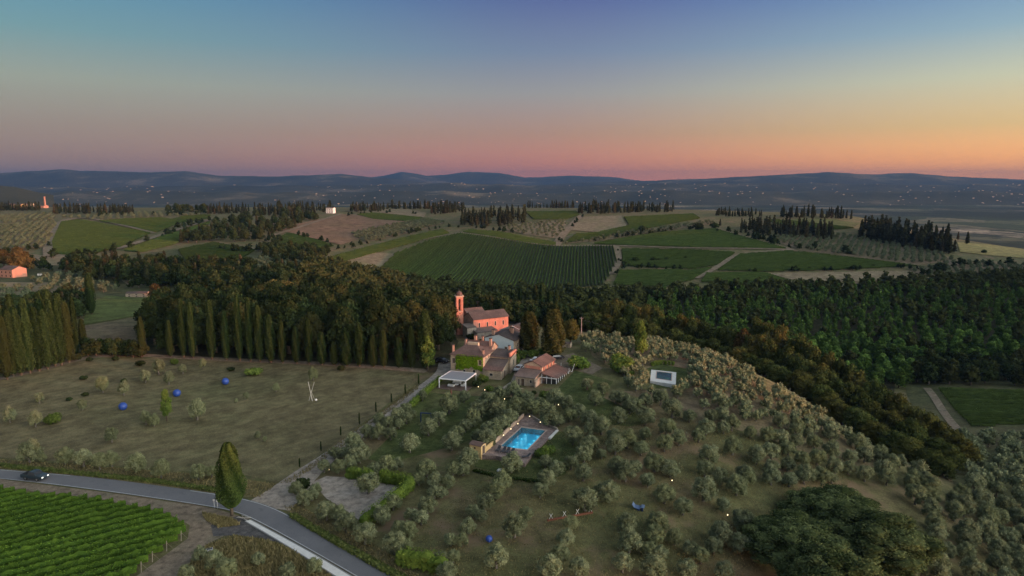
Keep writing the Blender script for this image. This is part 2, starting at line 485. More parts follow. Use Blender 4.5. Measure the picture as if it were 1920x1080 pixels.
# outlines of the two pools: the ground is dug out under their basins
DK = [(903, 853), (929, 854), (977, 867), (984, 869), (998, 851), (1044, 807), (1013, 794), (987, 777), (981, 783), (929, 832), (908, 848)]
PW = [(978, 801.5), (1023, 807.6), (988.4, 843.3), (938.4, 837)]
DK2 = [(1221, 693), (1268, 698), (1267, 721), (1219, 714)]
PW2 = [(1232, 696.5), (1259, 700), (1258.5, 713.5), (1230.5, 709.5)]
def flat_z(pxs, add=.08):
    W = ground_poly(pxs, 3); return float(H(W[:, 0], W[:, 1]).max() + add)
DECKS = []
for dk_, pw_ in ((DK, PW), (DK2, PW2)):
    z_ = flat_z(dk_); DECKS.append(np.array([at_z(x, y, z_)[:2] for x, y in dk_]))
    q_ = np.array([at_z(x, y, z_)[:2] for x, y in pw_]); c_ = q_.mean(0)
    q_ = c_ + (q_ - c_) * 1.0 + (q_ - c_) / np.linalg.norm(q_ - c_, axis=1)[:, None] * .9
    ins = in_poly(np.column_stack([X.ravel(), Y.ravel()]), q_).reshape(X.shape)
    Z = np.where(ins, Z - 2.6, Z)
V = np.stack([X, Y, Z], -1).reshape(-1, 3)
F = grid_faces(len(ys), len(us))
fc_ = V[F].mean(1)
far = (fc_[:, 1] > np.interp(fc_[:, 0] / fc_[:, 1], [.25, .45, .6, .72, 1.2], [1750, 1250, 1020, 860, 860])).astype(np.int32)
g = new_obj('ground', np_mesh('ground', V, F, [MAT['dry_grass'], MAT['far_land']], midx=far, smooth=True))
tag(g, kind='structure')

def sheet(name, pxpoly, mat, off=None, step=None, world=None, kind='structure'):
    """a draped sheet on the ground, outline given in photograph pixels (or world x, y)"""
    P = ground_poly(pxpoly, 5) if world is None else densify(np.array(world, float), 6)
    d = P[:, 1].mean()
    st = step or max(1.2, d * .011)
    of = off or (.03 if d < 230 else .0007 * d)
    lo, hi = P.min(0), P.max(0)
    gx, gy = np.meshgrid(np.arange(lo[0] + st / 2, hi[0], st), np.arange(lo[1] + st / 2, hi[1], st))
    Q = np.stack([gx.ravel(), gy.ravel()], -1)
    Q = Q[in_poly(Q, P)] if len(Q) else Q
    pts = [Vector(p) for p in P] + [Vector(q) for q in Q]
    n = len(P)
    vo, eo, fo, *_ = delaunay_2d_cdt(pts, [], [list(range(n))], 1, 1e-4)
    vo = np.array([(v.x, v.y) for v in vo])
    fo = np.array([f for f in fo if len(f) == 3], np.int32)
    z = H(vo[:, 0], vo[:, 1]) + of
    a, b, c = vo[fo[:, 0]], vo[fo[:, 1]], vo[fo[:, 2]]
    flip = ((b - a)[:, 0] * (c - a)[:, 1] - (b - a)[:, 1] * (c - a)[:, 0]) < 0
    fo[flip] = fo[flip][:, ::-1]
    o = new_obj(name, np_mesh(name, np.column_stack([vo, z]), fo, MAT[mat], smooth=True))
    return tag(o, kind=kind)
def chaikin(P, n=2):
    P = np.asarray(P, float)
    for _ in range(n):
        Q = [P[0]]
        for a, b in zip(P[:-1], P[1:]): Q += [a * .75 + b * .25, a * .25 + b * .75]
        P = np.array(Q + [P[-1]])
    return P
def resample(P, step):
    P = np.asarray(P, float)
    s = np.concatenate([[0], np.cumsum(np.linalg.norm(np.diff(P, axis=0), axis=1))])
    t = np.linspace(0, s[-1], max(2, int(s[-1] / step) + 1))
    return np.column_stack([np.interp(t, s, P[:, k]) for k in range(P.shape[1])])
def ribbon(name, P, width, mat, off, step=2.0, nx=3, kind='structure', side=0.0, zfun=None):
    """a strip draped on the ground along the world polyline P; side shifts it sideways"""
    P = resample(chaikin(P), step)
    d = np.gradient(P, axis=0); d /= np.linalg.norm(d, axis=1)[:, None]
    nrm = np.column_stack([d[:, 1], -d[:, 0]])
    wv = np.asarray(width) if np.ndim(width) else np.full(len(P), width)
    if len(wv) != len(P): wv = np.interp(np.linspace(0, 1, len(P)), np.linspace(0, 1, len(wv)), wv)
    G = np.stack([P + nrm * (side + wv * (k / (nx - 1) - .5))[:, None] for k in range(nx)], 1)
    z = H(G[..., 0], G[..., 1]) + off
    V = np.concatenate([G, z[..., None]], -1).reshape(-1, 3)
    o = new_obj(name, np_mesh(name, V, grid_faces(len(P), nx)[:, ::-1], MAT[mat], smooth=True))
    return tag(o, kind=kind) if kind else o
def px_line(pts):
    pts = np.array(pts, float)
    return hit(pts[:, 0], pts[:, 1])[:, :2]

# ---- near sheets (each a few centimetres above the one below)
FIELD = [(-260, 780), (0, 716), (70, 697), (160, 674), (300, 672), (500, 682), (785, 694), (770, 722), (705, 775), (640, 822), (560, 884), (520, 905), (470, 893), (420, 888), (300, 880), (150, 868), (0, 858), (-260, 838)]
sheet('field', FIELD, 'mown_field', .03)
sheet('verge', [(-260, 840), (0, 862), (150, 872), (300, 884), (420, 893), (520, 908), (560, 888), (640, 826), (700, 782), (780, 722), (788, 728), (700, 800), (600, 878), (545, 915), (490, 936), (400, 925), (200, 898), (0, 880), (-260, 855)], 'verge_grass', .035)
sheet('dirt_track', [(-260, 868), (0, 899), (200, 924), (400, 953), (450, 968), (430, 1000), (390, 1020), (330, 1085), (300, 1130), (200, 1130), (250, 1085), (352, 1010), (356, 985), (320, 965), (180, 935), (0, 914), (-260, 885)], 'dirt', .04)
sheet('dark_gravel', [(395, 985), (445, 968), (470, 976), (540, 1022), (500, 1012), (440, 1004), (400, 1006)], 'dark_gravel', .06)
sheet('rough_grass', [(330, 1085), (392, 1022), (440, 1006), (500, 1014), (545, 1032), (620, 1082), (680, 1130), (300, 1130)], 'verge_grass', .045)
sheet('verge', [(548, 965), (620, 1008), (760, 1085), (860, 1150), (900, 1150), (800, 1085), (690, 1015), (620, 985), (560, 945), (530, 950)], 'verge_grass', .04)
sheet('gravel_yard', [(585, 905), (612, 893), (660, 896), (700, 905), (755, 912), (715, 950), (672, 975), (650, 958), (612, 935)], 'gravel', .05)
sheet('lawn', [(790, 735), (880, 742), (960, 745), (930, 800), (870, 830), (800, 850), (720, 870), (690, 860), (760, 790)], 'lawn_grass', .03)
sheet('lawn', [(892, 862), (985, 868), (1035, 812), (1078, 808), (1085, 840), (1060, 890), (1010, 905), (950, 890), (890, 876)], 'lawn_grass', .035)
sheet('lawn', [(1040, 735), (1078, 695), (1150, 715), (1130, 745), (1230, 790), (1180, 800), (1090, 790), (1060, 745)], 'lawn_grass', .03)
sheet('lawn', [(1212, 690), (1235, 681), (1288, 690), (1290, 725), (1225, 728)], 'lawn_grass', .03)
sheet('courtyard', [(925, 738), (958, 716), (968, 690), (985, 664), (1004, 664), (992, 690), (976, 706), (972, 735)], 'gravel', .04)
sheet('courtyard', [(1035, 672), (1075, 662), (1130, 690), (1110, 702), (1075, 692), (1045, 690)], 'dirt', .04)
sheet('forest_floor', [(270, 668), (500, 678), (790, 690), (835, 690), (860, 640), (830, 615), (560, 600), (280, 606)], 'forest_floor', .05, 3)
sheet('forest_floor', [(-200, 735), (0, 700), (160, 664), (165, 640), (0, 640), (-200, 650)], 'forest_floor', .05, 3)
sheet('forest_floor', None, 'forest_floor', .25, 6, world=[(u * y, y) for u, y in ((-.31, 385), (-.1, 298), (.04, 285), (.13, 268), (.3, 240), (.45, 212), (.58, 172), (.68, 160), (.66, 215), (.58, 262), (.58, 330), (.8, 345), (1.0, 345), (1.0, 560), (.74, 560), (.55, 515), (.35, 500), (.2, 490), (0, 505), (-.15, 520), (-.3, 545))])

# ---- main road with its edge lines, the footway and the drives
up = px_line([(-420, 838), (-300, 850), (0, 880), (200, 898), (400, 925), (470, 938), (520, 955), (560, 977), (640, 1025), (745, 1080), (900, 1162)])
lo = px_line([(-420, 846), (-300, 861), (0, 897), (200, 922), (400, 951), (450, 963), (495, 985), (530, 1004), (600, 1043), (664, 1080), (800, 1157)])
def loft(name, A, B, mat, off, n=140, nx=5, kind='structure', z=None):
    A, B = chaikin(A), chaikin(B)
    ra = np.linspace(0, 1, n)
    def rs(P):
        s = np.concatenate([[0], np.cumsum(np.linalg.norm(np.diff(P, axis=0), axis=1))]); s /= s[-1]
        return np.column_stack([np.interp(ra, s, P[:, k]) for k in range(2)])
    A, B = rs(A), rs(B)
    G = np.stack([A + (B - A) * k / (nx - 1) for k in range(nx)], 1)
    zz = H(G[..., 0], G[..., 1]) + off
    o = new_obj(name, np_mesh(name, np.concatenate([G, zz[..., None]], -1).reshape(-1, 3), grid_faces(n, nx)[:, ::-1], MAT[mat], smooth=True))
    if kind: tag(o, kind=kind)
    return o, A, B
road, ra_, rb_ = loft('road', up, lo, 'asphalt', .09)
def edge_line(A, B, k0, k1):
    P = A + (B - A) * k0; Q = A + (B - A) * k1
    G = np.stack([P, Q], 1); z = H(G[..., 0], G[..., 1]) + .096
    o = new_obj('edge_line', np_mesh('edge_line', np.concatenate([G, z[..., None]], -1).reshape(-1, 3), grid_faces(len(P), 2)[:, ::-1], MAT['road_paint']), road)
sel = np.r_[0:62]
edge_line(ra_[:60], rb_[:60], .035, .06); edge_line(ra_[82:], rb_[82:], .035, .06); edge_line(ra_, rb_, .94, .965)
# footway: a raised pale slab with its kerb
fu = px_line([(470, 976), (520, 1003), (590, 1041), (655, 1080), (760, 1140)]); fl = px_line([(459, 979), (506, 1006), (565, 1042), (625, 1080), (725, 1142)])
fo_, A, B = loft('footway', fu, fl, 'concrete_pale', .2, 60, 3)
for P, nm in ((A, 'kerb'), (B, 'kerb')):
    mb = MB(); zt = H(P[:, 0], P[:, 1])
    for i in range(len(P) - 1):
        d = P[i + 1] - P[i]; n2 = np.array([d[1], -d[0]]) / np.linalg.norm(d) * .09
        q = [(*(P[i] - n2), zt[i] + .23), (*(P[i + 1] - n2), zt[i + 1] + .23), (*(P[i + 1] + n2), zt[i + 1] + .23), (*(P[i] + n2), zt[i] + .23)]
        mb.slab(q, .4)
    mb.build(nm, MAT['kerb_stone'], fo_)
ribbon('drive', px_line([(500, 952), (535, 925), (570, 892), (610, 862), (655, 828), (705, 790), (760, 752), (800, 722), (830, 699), (838, 680)]), [9.5, 6.5, 4.2, 3.6, 3.4, 3.4, 3.4, 3.4, 3.6, 5], 'gravel', .075, 2.0, 4)
ribbon('woodland_track', px_line([(-200, 752), (0, 711), (80, 692), (160, 670), (230, 666), (320, 667), (500, 677), (700, 688), (800, 696)]), 3.6, 'dirt', .07, 3.0)
ribbon('woodland_track', px_line([(800, 696), (838, 690)]), 5.0, 'pine_litter', .065, 3.0)
ribbon('meadow_path', px_line([(150, 601), (210, 588), (275, 570)]), 1.6, 'far_track', .12, 4)
ribbon('dirt_track', px_line([(1738, 728), (1752, 745), (1770, 775), (1790, 800), (1805, 815)]), 3.0, 'dirt', .2, 4)

# ---- far fields
sheet('scrub', [(-250, 500), (0, 492), (150, 490), (330, 468), (480, 470), (560, 492), (620, 505), (700, 520), (600, 548), (430, 560), (300, 552), (150, 562), (0, 600), (-250, 620)], 'scrub_grass', .12, 6)
sheet('scrub', [(1690, 690), (1975, 690), (1975, 945), (1860, 945), (1790, 910), (1765, 860), (1730, 800), (1700, 740)], 'scrub_grass', .06, 5)
sheet('grove', [(1100, 640), (1250, 655), (1330, 675), (1400, 703), (1450, 738), (1520, 778), (1600, 830), (1680, 880), (1560, 870), (1460, 830), (1330, 790), (1270, 765), (1160, 735), (1215, 730), (1295, 728), (1290, 692), (1235, 682), (1205, 695), (1180, 712), (1110, 668)], 'grove_soil', .05, 2.5)
sheet('meadow', [(155, 610), (165, 570), (200, 555), (280, 560), (275, 590)], 'meadow_grass')
sheet('meadow', [(155, 650), (155, 612), (275, 592), (275, 650)], 'grove_soil')
sheet('meadow', [(395, 540), (490, 533), (470, 548), (420, 552)], 'meadow_grass')
sheet('stubble_field', [(215, 517), (460, 515), (455, 530), (330, 535), (240, 535)], 'pale_stubble')
sheet('stubble_field', [(0, 530), (90, 530), (130, 545), (60, 560), (0, 555)], 'pale_stubble')
sheet('ploughed_field', [(520, 432), (560, 420), (640, 402), (700, 405), (765, 415), (720, 432), (640, 460), (590, 448)], 'ploughed')
sheet('stubble_field', [(570, 500), (700, 474), (742, 476), (706, 508), (640, 512)], 'pale_stubble')
sheet('stubble_field', [(1440, 513), (1560, 511), (1722, 508), (1725, 520), (1600, 528), (1490, 526)], 'pale_stubble')
sheet('stubble_field', [(1070, 432), (1095, 407), (1165, 405), (1175, 425), (1120, 436)], 'pale_stubble')
sheet('stubble_field', [(85, 480), (100, 465), (150, 482), (130, 498), (60, 500), (0, 490), (0, 470)], 'pale_stubble')
sheet('stubble_field', [(1795, 455), (1850, 459), (1960, 472), (1960, 488), (1860, 480), (1800, 473)], 'gold_stubble')
sheet('grove', [(990, 418), (1060, 414), (1062, 428), (1045, 448), (985, 440), (935, 428)], 'pale_stubble')
sheet('grove', [(0, 425), (105, 415), (100, 440), (80, 465), (0, 472)], 'grove_soil')
sheet('grove', [(655, 440), (720, 425), (800, 412), (835, 418), (790, 432), (690, 455)], 'grove_soil')
sheet('grove', [(1440, 448), (1560, 440), (1760, 470), (1790, 490), (1720, 498), (1600, 482), (1500, 470)], 'grove_soil')
sheet('grove', [(1060, 458), (1150, 440), (1330, 415), (1345, 420), (1240, 434), (1140, 450)], 'grove_soil')
sheet('grove', [(1700, 505), (1800, 490), (1960, 500), (1960, 560), (1800, 530)], 'grove_soil')
sheet('stubble_field', [(640, 396), (760, 392), (800, 400), (795, 408), (700, 400)], 'pale_stubble')
sheet('meadow', [(1500, 410), (1560, 412), (1612, 420), (1600, 427), (1480, 415)], 'meadow_grass')
for pts, wd in (([(218, 468), (300, 441), (395, 412)], 7), ([(568, 500), (700, 470), (800, 448), (862, 437)], 4), ([(862, 437), (930, 447), (1000, 458), (1045, 463), (1150, 461), (1300, 467), (1490, 469)], 4.5),
                ([(1042, 463), (1052, 445), (1068, 428), (1090, 405)], 9), ([(1148, 515), (1162, 490), (1155, 463)], 6), ([(1305, 523), (1350, 500), (1380, 477), (1490, 469)], 5),
                ([(95, 482), (92, 462), (105, 435), (118, 412), (165, 409)], 10), ([(165, 409), (230, 423), (290, 438)], 5), ([(498, 446), (545, 432), (640, 402)], 6), ([(400, 455), (440, 462), (478, 468)], 4),
                ([(1490, 470), (1420, 452), (1350, 432)], 4), ([(1725, 514), (1770, 500), (1790, 488)], 8)):
    ribbon('farm_track', px_line(pts), wd, 'far_track', .9, 8, 3)

# ---- mountains on the horizon and low foothills, ridges with real depth
def ridge(name, prof, D, depth, z_foot=-112, seed=1, rough=1.0):
    r = np.random.default_rng(seed)
    px = np.array([p[0] for p in prof], float); py = np.array([p[1] for p in prof], float)
    xs = np.linspace(px[0], px[-1], 260)
    top = np.interp(xs, px, py)
    for f, a in ((.013, .55), (.031, .4), (.07, .22)):
        top = top + rough * a * np.sin(xs * f * 6.28 / 2 + r.uniform(0, 6)) * np.sin(xs * f * 1.7 + r.uniform(0, 6))
    a, yy, dz = ray(xs, top)
    rows = 15; V = []
    for j in range(rows):
        s = j / (rows - 1) * 2 - 1
        d = D + s * depth
        h = np.cos(s * math.pi / 2) ** 1.3
        crest = (CAM_Z + dz * D) - z_foot
        wob = 1 + .22 * np.sin(xs * .05 + j * 1.9 + seed) * np.sin(xs * .017 + j) * (1 - h)
        V.append(np.column_stack([a * d, yy * d, z_foot + crest * h * wob]))
    V = np.stack(V).reshape(-1, 3)
    o = new_obj(name, np_mesh(name, V, grid_faces(rows, 260), MAT['mountain_wood'], smooth=True))
    tag(o, kind='structure')
    return V.reshape(rows, 260, 3)
ridge('mountains', [(600, 352), (690, 333), (730, 327), (755, 322), (800, 329), (840, 327), (880, 322.5), (935, 324), (985, 333), (1070, 329), (1140, 331), (1190, 338), (1400, 350)], 17000, 2600, seed=3)
ridge('mountains', [(-900, 322), (-300, 325), (0, 324), (60, 321), (115, 317), (150, 321), (200, 321), (260, 323), (350, 321), (420, 330), (520, 331), (640, 326), (690, 331), (760, 338), (840, 346), (900, 352)], 12500, 2400, seed=5)
ridge('mountains', [(900, 352), (1000, 347), (1130, 341), (1260, 337), (1370, 333), (1440, 329), (1550, 322.5), (1640, 327), (1710, 324.5), (1780, 331), (1920, 336), (2300, 330), (2800, 325)], 12000, 2400, seed=8)
FOOT_B = ridge('foothills', [(-700, 352), (0, 349), (200, 352), (420, 347), (600, 349), (850, 343), (1000, 349), (1200, 345), (1500, 343), (1700, 347), (1920, 344), (2500, 348)], 8600, 1300, seed=11, rough=2.2)
FOOT_A = ridge('foothills', [(-700, 362), (100, 360), (300, 357), (520, 362), (760, 358), (1000, 363), (1250, 357), (1480, 360), (1750, 358), (2000, 361), (2500, 358)], 6300, 900, seed=13, rough=2.5)
# the wooded shoulder at the far left, and an added unseen ridge at right, its crest shaped to shade the lower slopes
ridge('hill', [(-500, 345), (-200, 344), (0, 348), (30, 351), (60, 358), (100, 366)], 3200, 500, z_foot=-70, seed=17, rough=.3)
hx = np.linspace(330, 1100, 40); hy = np.linspace(-500, 620, 113)
HX, HY = np.meshgrid(hx, hy)
def smooth(a, b, v):
    t = np.clip((v - a) / (b - a), 0, 1); return t * t * (3 - 2 * t)
crest = 62 - 24 * smooth(-62, -28, HY) + 8 * smooth(60, 200, HY) + 1.5 * np.sin(HY * .05)
prof = np.clip(1 - abs(HX - np.maximum(560, HY * .98 + 160)) / 260, 0, 1)
HZ = -40 + (crest + 40) * (prof * prof * (3 - 2 * prof))
tag(new_obj('hill', np_mesh('hill', np.stack([HX, HY, HZ], -1).reshape(-1, 3), grid_faces(113, 40), MAT['forest_floor'], smooth=True)), kind='structure')  # sun blocker added out of view for the shadow it casts
# ================================================================== VEGETATION
foliage('olive_leaf', (.088, .105, .052), (.25, .275, .16), .2, .22, alt=(.17, .19, .09))
foliage('olive_far', (.075, .095, .05), (.17, .19, .11), .2, .2)
foliage('oak_leaf', (.014, .024, .009), (.045, .066, .024), .2, .35, alt=(.055, .058, .02))
foliage('oak_near', (.026, .04, .014), (.155, .185, .075), .2, .15)
foliage('bright_leaf', (.05, .10, .02), (.18, .28, .065), .3, .4, alt=(.05, .085, .022))
foliage('cypress_leaf', (.011, .022, .007), (.034, .054, .017), .15, .3, alt=(.034, .038, .012))
foliage('cypress_near', (.014, .028, .007), (.06, .09, .024), .15, .1)
foliage('cypress_brown', (.022, .03, .009), (.085, .085, .028), .15, .15)  # low sunlight put into the leaf colour of the two villa cypresses
foliage('pine_leaf', (.06, .075, .02), (.16, .15, .05), .2, .3, alt=(.17, .12, .045))
foliage('conifer_leaf', (.02, .027, .012), (.06, .064, .028), .15, .4, alt=(.075, .055, .03))
foliage('autumn_leaf', (.055, .042, .016), (.14, .095, .035), .25, .3)
foliage('shrub_leaf', (.06, .10, .02), (.16, .22, .05), .3, .3)
foliage('vine_leaf', (.045, .09, .014), (.13, .22, .03), .3, .12)
foliage('vine_far', (.04, .064, .017), (.088, .124, .036), .25, .15)
foliage('belt_leaf', (.026, .042, .012), (.10, .115, .034), .2, .3, alt=(.10, .085, .024))  # yellower oak leaves, golden light on the belt tops put into the colour
foliage('hedge_leaf', (.06, .10, .018), (.19, .25, .045), .25, .15)
foliage('ivy_leaf', (.07, .14, .01), (.17, .30, .02), .25, .1)
foliage('grass_blade', (.13, .12, .05), (.33, .27, .13), .3, .15)
foliage('green_blade', (.06, .09, .02), (.17, .19, .06), .3, .15)
plain('bark', (.10, .08, .06), .95, .1, .3, 3.0, .6)
plain('olive_bark', (.15, .135, .115), .95, .1, .3, 4.0, .6)

def ico(sub):
    bm = bmesh.new(); bmesh.ops.create_icosphere(bm, subdivisions=sub, radius=1)
    v = np.array([q.co[:] for q in bm.verts]); f = np.array([[x.index for x in q.verts] for q in bm.faces]); bm.free()
    return v, f
ICO1, ICO2 = ico(1), ico(2)
class Leaves:
    """leaf-sized kites and opaque inner clumps of one crown"""
    def __init__(s, seed): s.r = np.random.default_rng(seed); s.V = []; s.F = []; s.T = []; s.n = 0
    def add(s, V, F, T):
        s.V.append(V); s.F.append(F + s.n); s.T.append(T); s.n += len(V)
    def cards(s, C, Nn, size, jit=.7, asp=.6, tone=None):
        r = s.r; n = len(C)
        nn = Nn + r.normal(0, jit, (n, 3)); nn /= np.linalg.norm(nn, axis=1)[:, None] + 1e-9
        a = np.cross(nn, r.normal(0, 1, (n, 3))); a /= np.linalg.norm(a, axis=1)[:, None] + 1e-9
        b = np.cross(nn, a)
        sz = (size * r.uniform(.6, 1.35, n))[:, None]
        V = np.stack([C - a * sz, C + b * sz * asp, C + a * sz, C - b * sz * asp], 1).reshape(-1, 3)
        k = np.arange(n)[:, None] * 4
        F = np.concatenate([k + [0, 1, 2], k + [0, 2, 3]])
        t = r.uniform(0, 1, n) if tone is None else np.clip(tone + r.uniform(-.3, .3, n), 0, 1)
        s.add(V, F, np.repeat(t, 4))
    def lobe(s, c, rad, n, size, core=.8, jit=.7, low=-.9, tone=None, sub=1):
        r = s.r; c = np.array(c, float); rad = np.array(rad, float)
        d = r.normal(0, 1, (n, 3)); d /= np.linalg.norm(d, axis=1)[:, None]
        d = d[d[:, 2] > low]
        k = r.uniform(.82, 1.1, len(d))[:, None]
        lt = r.uniform(.2, .8) if tone is None else tone
        s.cards(c + d * rad * k, d / rad * rad.mean(), size, jit, tone=lt)
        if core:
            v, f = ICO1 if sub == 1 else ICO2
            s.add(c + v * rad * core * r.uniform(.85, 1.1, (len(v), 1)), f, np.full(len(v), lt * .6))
    def mesh(s, name, mat):
        return np_mesh(name, np.concatenate(s.V), np.concatenate(s.F), mat, np.concatenate(s.T))
def trunk_mesh(name, limbs, mat):
    mb = MB()
    for pts, rad in limbs: mb.tube(pts, rad, 6)
    return mb.mesh(name, mat, True)

def olive(seed, n=3000, leaf=.13, far=False, k0=13):
    r = np.random.default_rng(seed); L = Leaves(seed)
    k = int(r.integers(k0, k0 + 5)) if k0 > 8 else k0; limbs = [([(0, 0, -.3), (r.normal(0, .08), r.normal(0, .08), .6), (r.normal(0, .15), r.normal(0, .15), 1.1)], [.26, .2, .17])]
    top = limbs[0][0][-1]
    for i in range(k):
        h = (i + .5) / k; a = i * 2.4 + r.uniform(-.4, .4)
        q = 1.5 * math.sqrt(max(.03, 1 - (abs(h - .35) / .68) ** 2)) * r.uniform(.6, 1.0)
        c = np.array([q * math.cos(a), q * math.sin(a), 1.25 + h * 2.2 + r.uniform(-.2, .25)])
        rr = r.uniform(.5, .82) * (1.35 if k0 < 9 else 1)
        L.lobe(c, (rr, rr, rr * r.uniform(.85, 1.2)), int(n / k), leaf, .8, .75, -.95, tone=r.uniform(.25, .75))
        if i % 3 == 0: limbs.append(([top, tuple((np.array(top) + c) / 2 + r.normal(0, .1, 3)), tuple(c)], [.13, .08, .03]))
    v, f = ICO1
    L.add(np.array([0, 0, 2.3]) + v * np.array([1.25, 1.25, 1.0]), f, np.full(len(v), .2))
    sp = 240 if not far else 14
    d = r.normal(0, 1, (sp, 3)); d /= np.linalg.norm(d, axis=1)[:, None]
    L.cards(np.array([0, 0, 2.3]) + d * np.array([2.05, 2.05, 1.6]) * r.uniform(.8, 1.08, (sp, 1)), d, leaf, .9, tone=.5)
    return L, limbs                                    # about 4.2 m wide, 4 m tall
def oak(seed, n=3000, leaf=.34, k=22, bushy=False):
    r = np.random.default_rng(seed); L = Leaves(seed)
    limbs = [([(0, 0, -.4), (0, .1, 2), (r.normal(0, .2), r.normal(0, .2), 4.2)], [.5, .38, .3])]
    for i in range(k):
        a = i * 2.4 + r.uniform(-.5, .5); h = (i + .5) / k
        q = 3.9 * math.sqrt(max(0, 1 - (h * 1.0) ** 2.2)) * r.uniform(.55, 1)
        c = np.array([q * math.cos(a), q * math.sin(a), 2.4 + h * 7.2 + r.uniform(-.5, .5)])
        rr = r.uniform(1.15, 1.9) * (1.25 if k < 12 else 1)
        L.lobe(c, (rr, rr, rr * .85), int(n / k), leaf, .78, .75, -.8, sub=1)
        if i % 4 == 0: limbs.append(([limbs[0][0][-1], tuple((np.array(limbs[0][0][-1]) + c) / 2), tuple(c)], [.25, .15, .06]))
    v, f = ICO2 if n > 700 else ICO1
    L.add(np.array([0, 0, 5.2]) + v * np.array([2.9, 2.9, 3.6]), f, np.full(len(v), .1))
    return L, limbs                                    # about 9 m wide, 11 m tall
def big_oak(seed, n=30000, leaf=.12, k=130):
    r = np.random.default_rng(seed); L = Leaves(seed)
    limbs = [([(0, 0, -.4), (0, .1, 2), (.1, .1, 4.2)], [.5, .38, .3])]
    for i in range(k):
        z = 1 - 1.25 * (i + .5) / k; a = i * 2.39996 + r.uniform(-.25, .25); q = math.sqrt(max(0, 1 - z * z))
        out_ = r.uniform(.78, 1.04) * (1 + .1 * math.sin(a * 3 + seed) + .08 * math.sin(a * 5 + z * 6))
        c = np.array([q * math.cos(a) * 3.7 * out_, q * math.sin(a) * 3.7 * out_, 5.4 + z * 4.5 * out_])
        rr = r.uniform(.5, 1.0)
        L.lobe(c, (rr, rr, rr * 1.05), int(n / k * rr / .7), leaf, .8, .6, -.7, tone=r.uniform(.1, .95))
        if i % 12 == 0: limbs.append(([limbs[0][0][-1], tuple((np.array(limbs[0][0][-1]) + c) / 2), tuple(c)], [.25, .15, .06]))
    v, f = ICO2
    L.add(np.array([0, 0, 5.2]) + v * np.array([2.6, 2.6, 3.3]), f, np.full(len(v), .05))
    return L, limbs
def tall_tree(seed, n=1500, leaf=.3, k=13):
    r = np.random.default_rng(seed); L = Leaves(seed)
    limbs = [([(0, 0, -.4), (0, 0, 3), (0, 0, 7)], [.2, .15, .06])]
    for i in range(k):
        h = (i + .5) / k; a = i * 2.4
        q = 1.25 * math.sin(math.pi * (.2 + .75 * h)) * r.uniform(.4, 1)
        rr = r.uniform(.75, 1.25) * (1.15 - .55 * h) * (1.25 if k < 9 else 1)
        L.lobe((q * math.cos(a), q * math.sin(a), 1.9 + h * 6.3), (rr, rr, rr * 1.1), int(n / k), leaf, .75, .8)
    return L, limbs                                    # about 4.2 m wide, 9 m tall
def cypress(seed, n=2200, leaf=.2, hh=12.0, ww=1.15, z0=.5, power=.62, trunk=.2):
    r = np.random.default_rng(seed); L = Leaves(seed)
    h = r.uniform(0, 1, n) ** .9
    prof = lambda t: ww * np.clip((np.asarray(t, float) + .012) / .16, 0, 1) ** .55 * np.sqrt(np.clip(1 - ((np.clip(t, .3, 1.0) - .3) / .72) ** (1.7 + power), 0, 1)) * (.93 + .07 * np.sin(np.asarray(t, float) * 3.1))
    a = r.uniform(0, 2 * np.pi, n)
    flute = 1 + .13 * np.sin(a * 5 + h * 9 + seed) + .09 * np.sin(a * 3 - h * 14)
    R_ = prof(h) * flute * r.uniform(.88, 1.08, n) + .05
    C = np.column_stack([R_ * np.cos(a), R_ * np.sin(a), z0 + h * (hh - z0)])
    Nn = np.column_stack([np.cos(a), np.sin(a), np.full(n, .5)])
    L.cards(C, Nn, leaf, .5, .5, tone=.5 + .35 * np.sin(a * 5 + h * 9 + seed))
    m = 12; zz = np.linspace(0, 1, 14)
    v = np.array([[float(prof(t)) * .86 * math.cos(q) * (1 + .1 * math.sin(q * 5 + t * 9 + seed)), float(prof(t)) * .86 * math.sin(q) * (1 + .1 * math.sin(q * 5 + t * 9 + seed)), z0 + .1 + t * (hh - z0 - .25)] for t in zz for q in np.linspace(0, 2 * np.pi, m, endpoint=False)])
    f = []
    for i in range(13):
        for j in range(m):
            A = i * m + j; B = i * m + (j + 1) % m
            f += [(A, B, B + m), (A, B + m, A + m)]
    f += [(0, j + 1, j) for j in range(1, m - 1)]
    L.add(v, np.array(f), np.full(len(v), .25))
    return L, [([(0, 0, -.4), (0, 0, z0 + 1.2)], [trunk * 1.15, trunk])]
def umbrella(seed, n=2000, leaf=.3):
    r = np.random.default_rng(seed); L = Leaves(seed)
    limbs = [([(0, 0, -.4), (.2, .1, 3), (0, 0, 5.5)], [.35, .28, .2])]
    for i in range(16):
        a = i * 2.4; q = math.sqrt((i + .3) / 16) * 3.9
        c = (q * math.cos(a), q * math.sin(a), 7.3 - q * q * .07 + r.uniform(-.2, .3)); rr = r.uniform(1.0, 1.5)
        L.lobe(c, (rr, rr, rr * .7), n // 16, leaf, .8, .6, -.6)
        if i % 3 == 0: limbs.append(([limbs[0][0][-1], c], [.18, .06]))
    return L, limbs                                    # about 10 m wide, 8.5 m tall
def conifer(seed, n=500, leaf=.55, k=9):
    r = np.random.default_rng(seed); L = Leaves(seed)
    for i in range(k):
        h = i / (k - 1); rr = (2.1 - 1.55 * h) * r.uniform(.85, 1.15)
        L.lobe((r.normal(0, .2), r.normal(0, .2), 1.9 + h * 8.6), (rr, rr, 11.2 / k), n // k, leaf, .8, .7)
    return L, [([(0, 0, -.4), (0, 0, 3)], [.25, .2])]  # about 4.4 m wide, 12 m tall
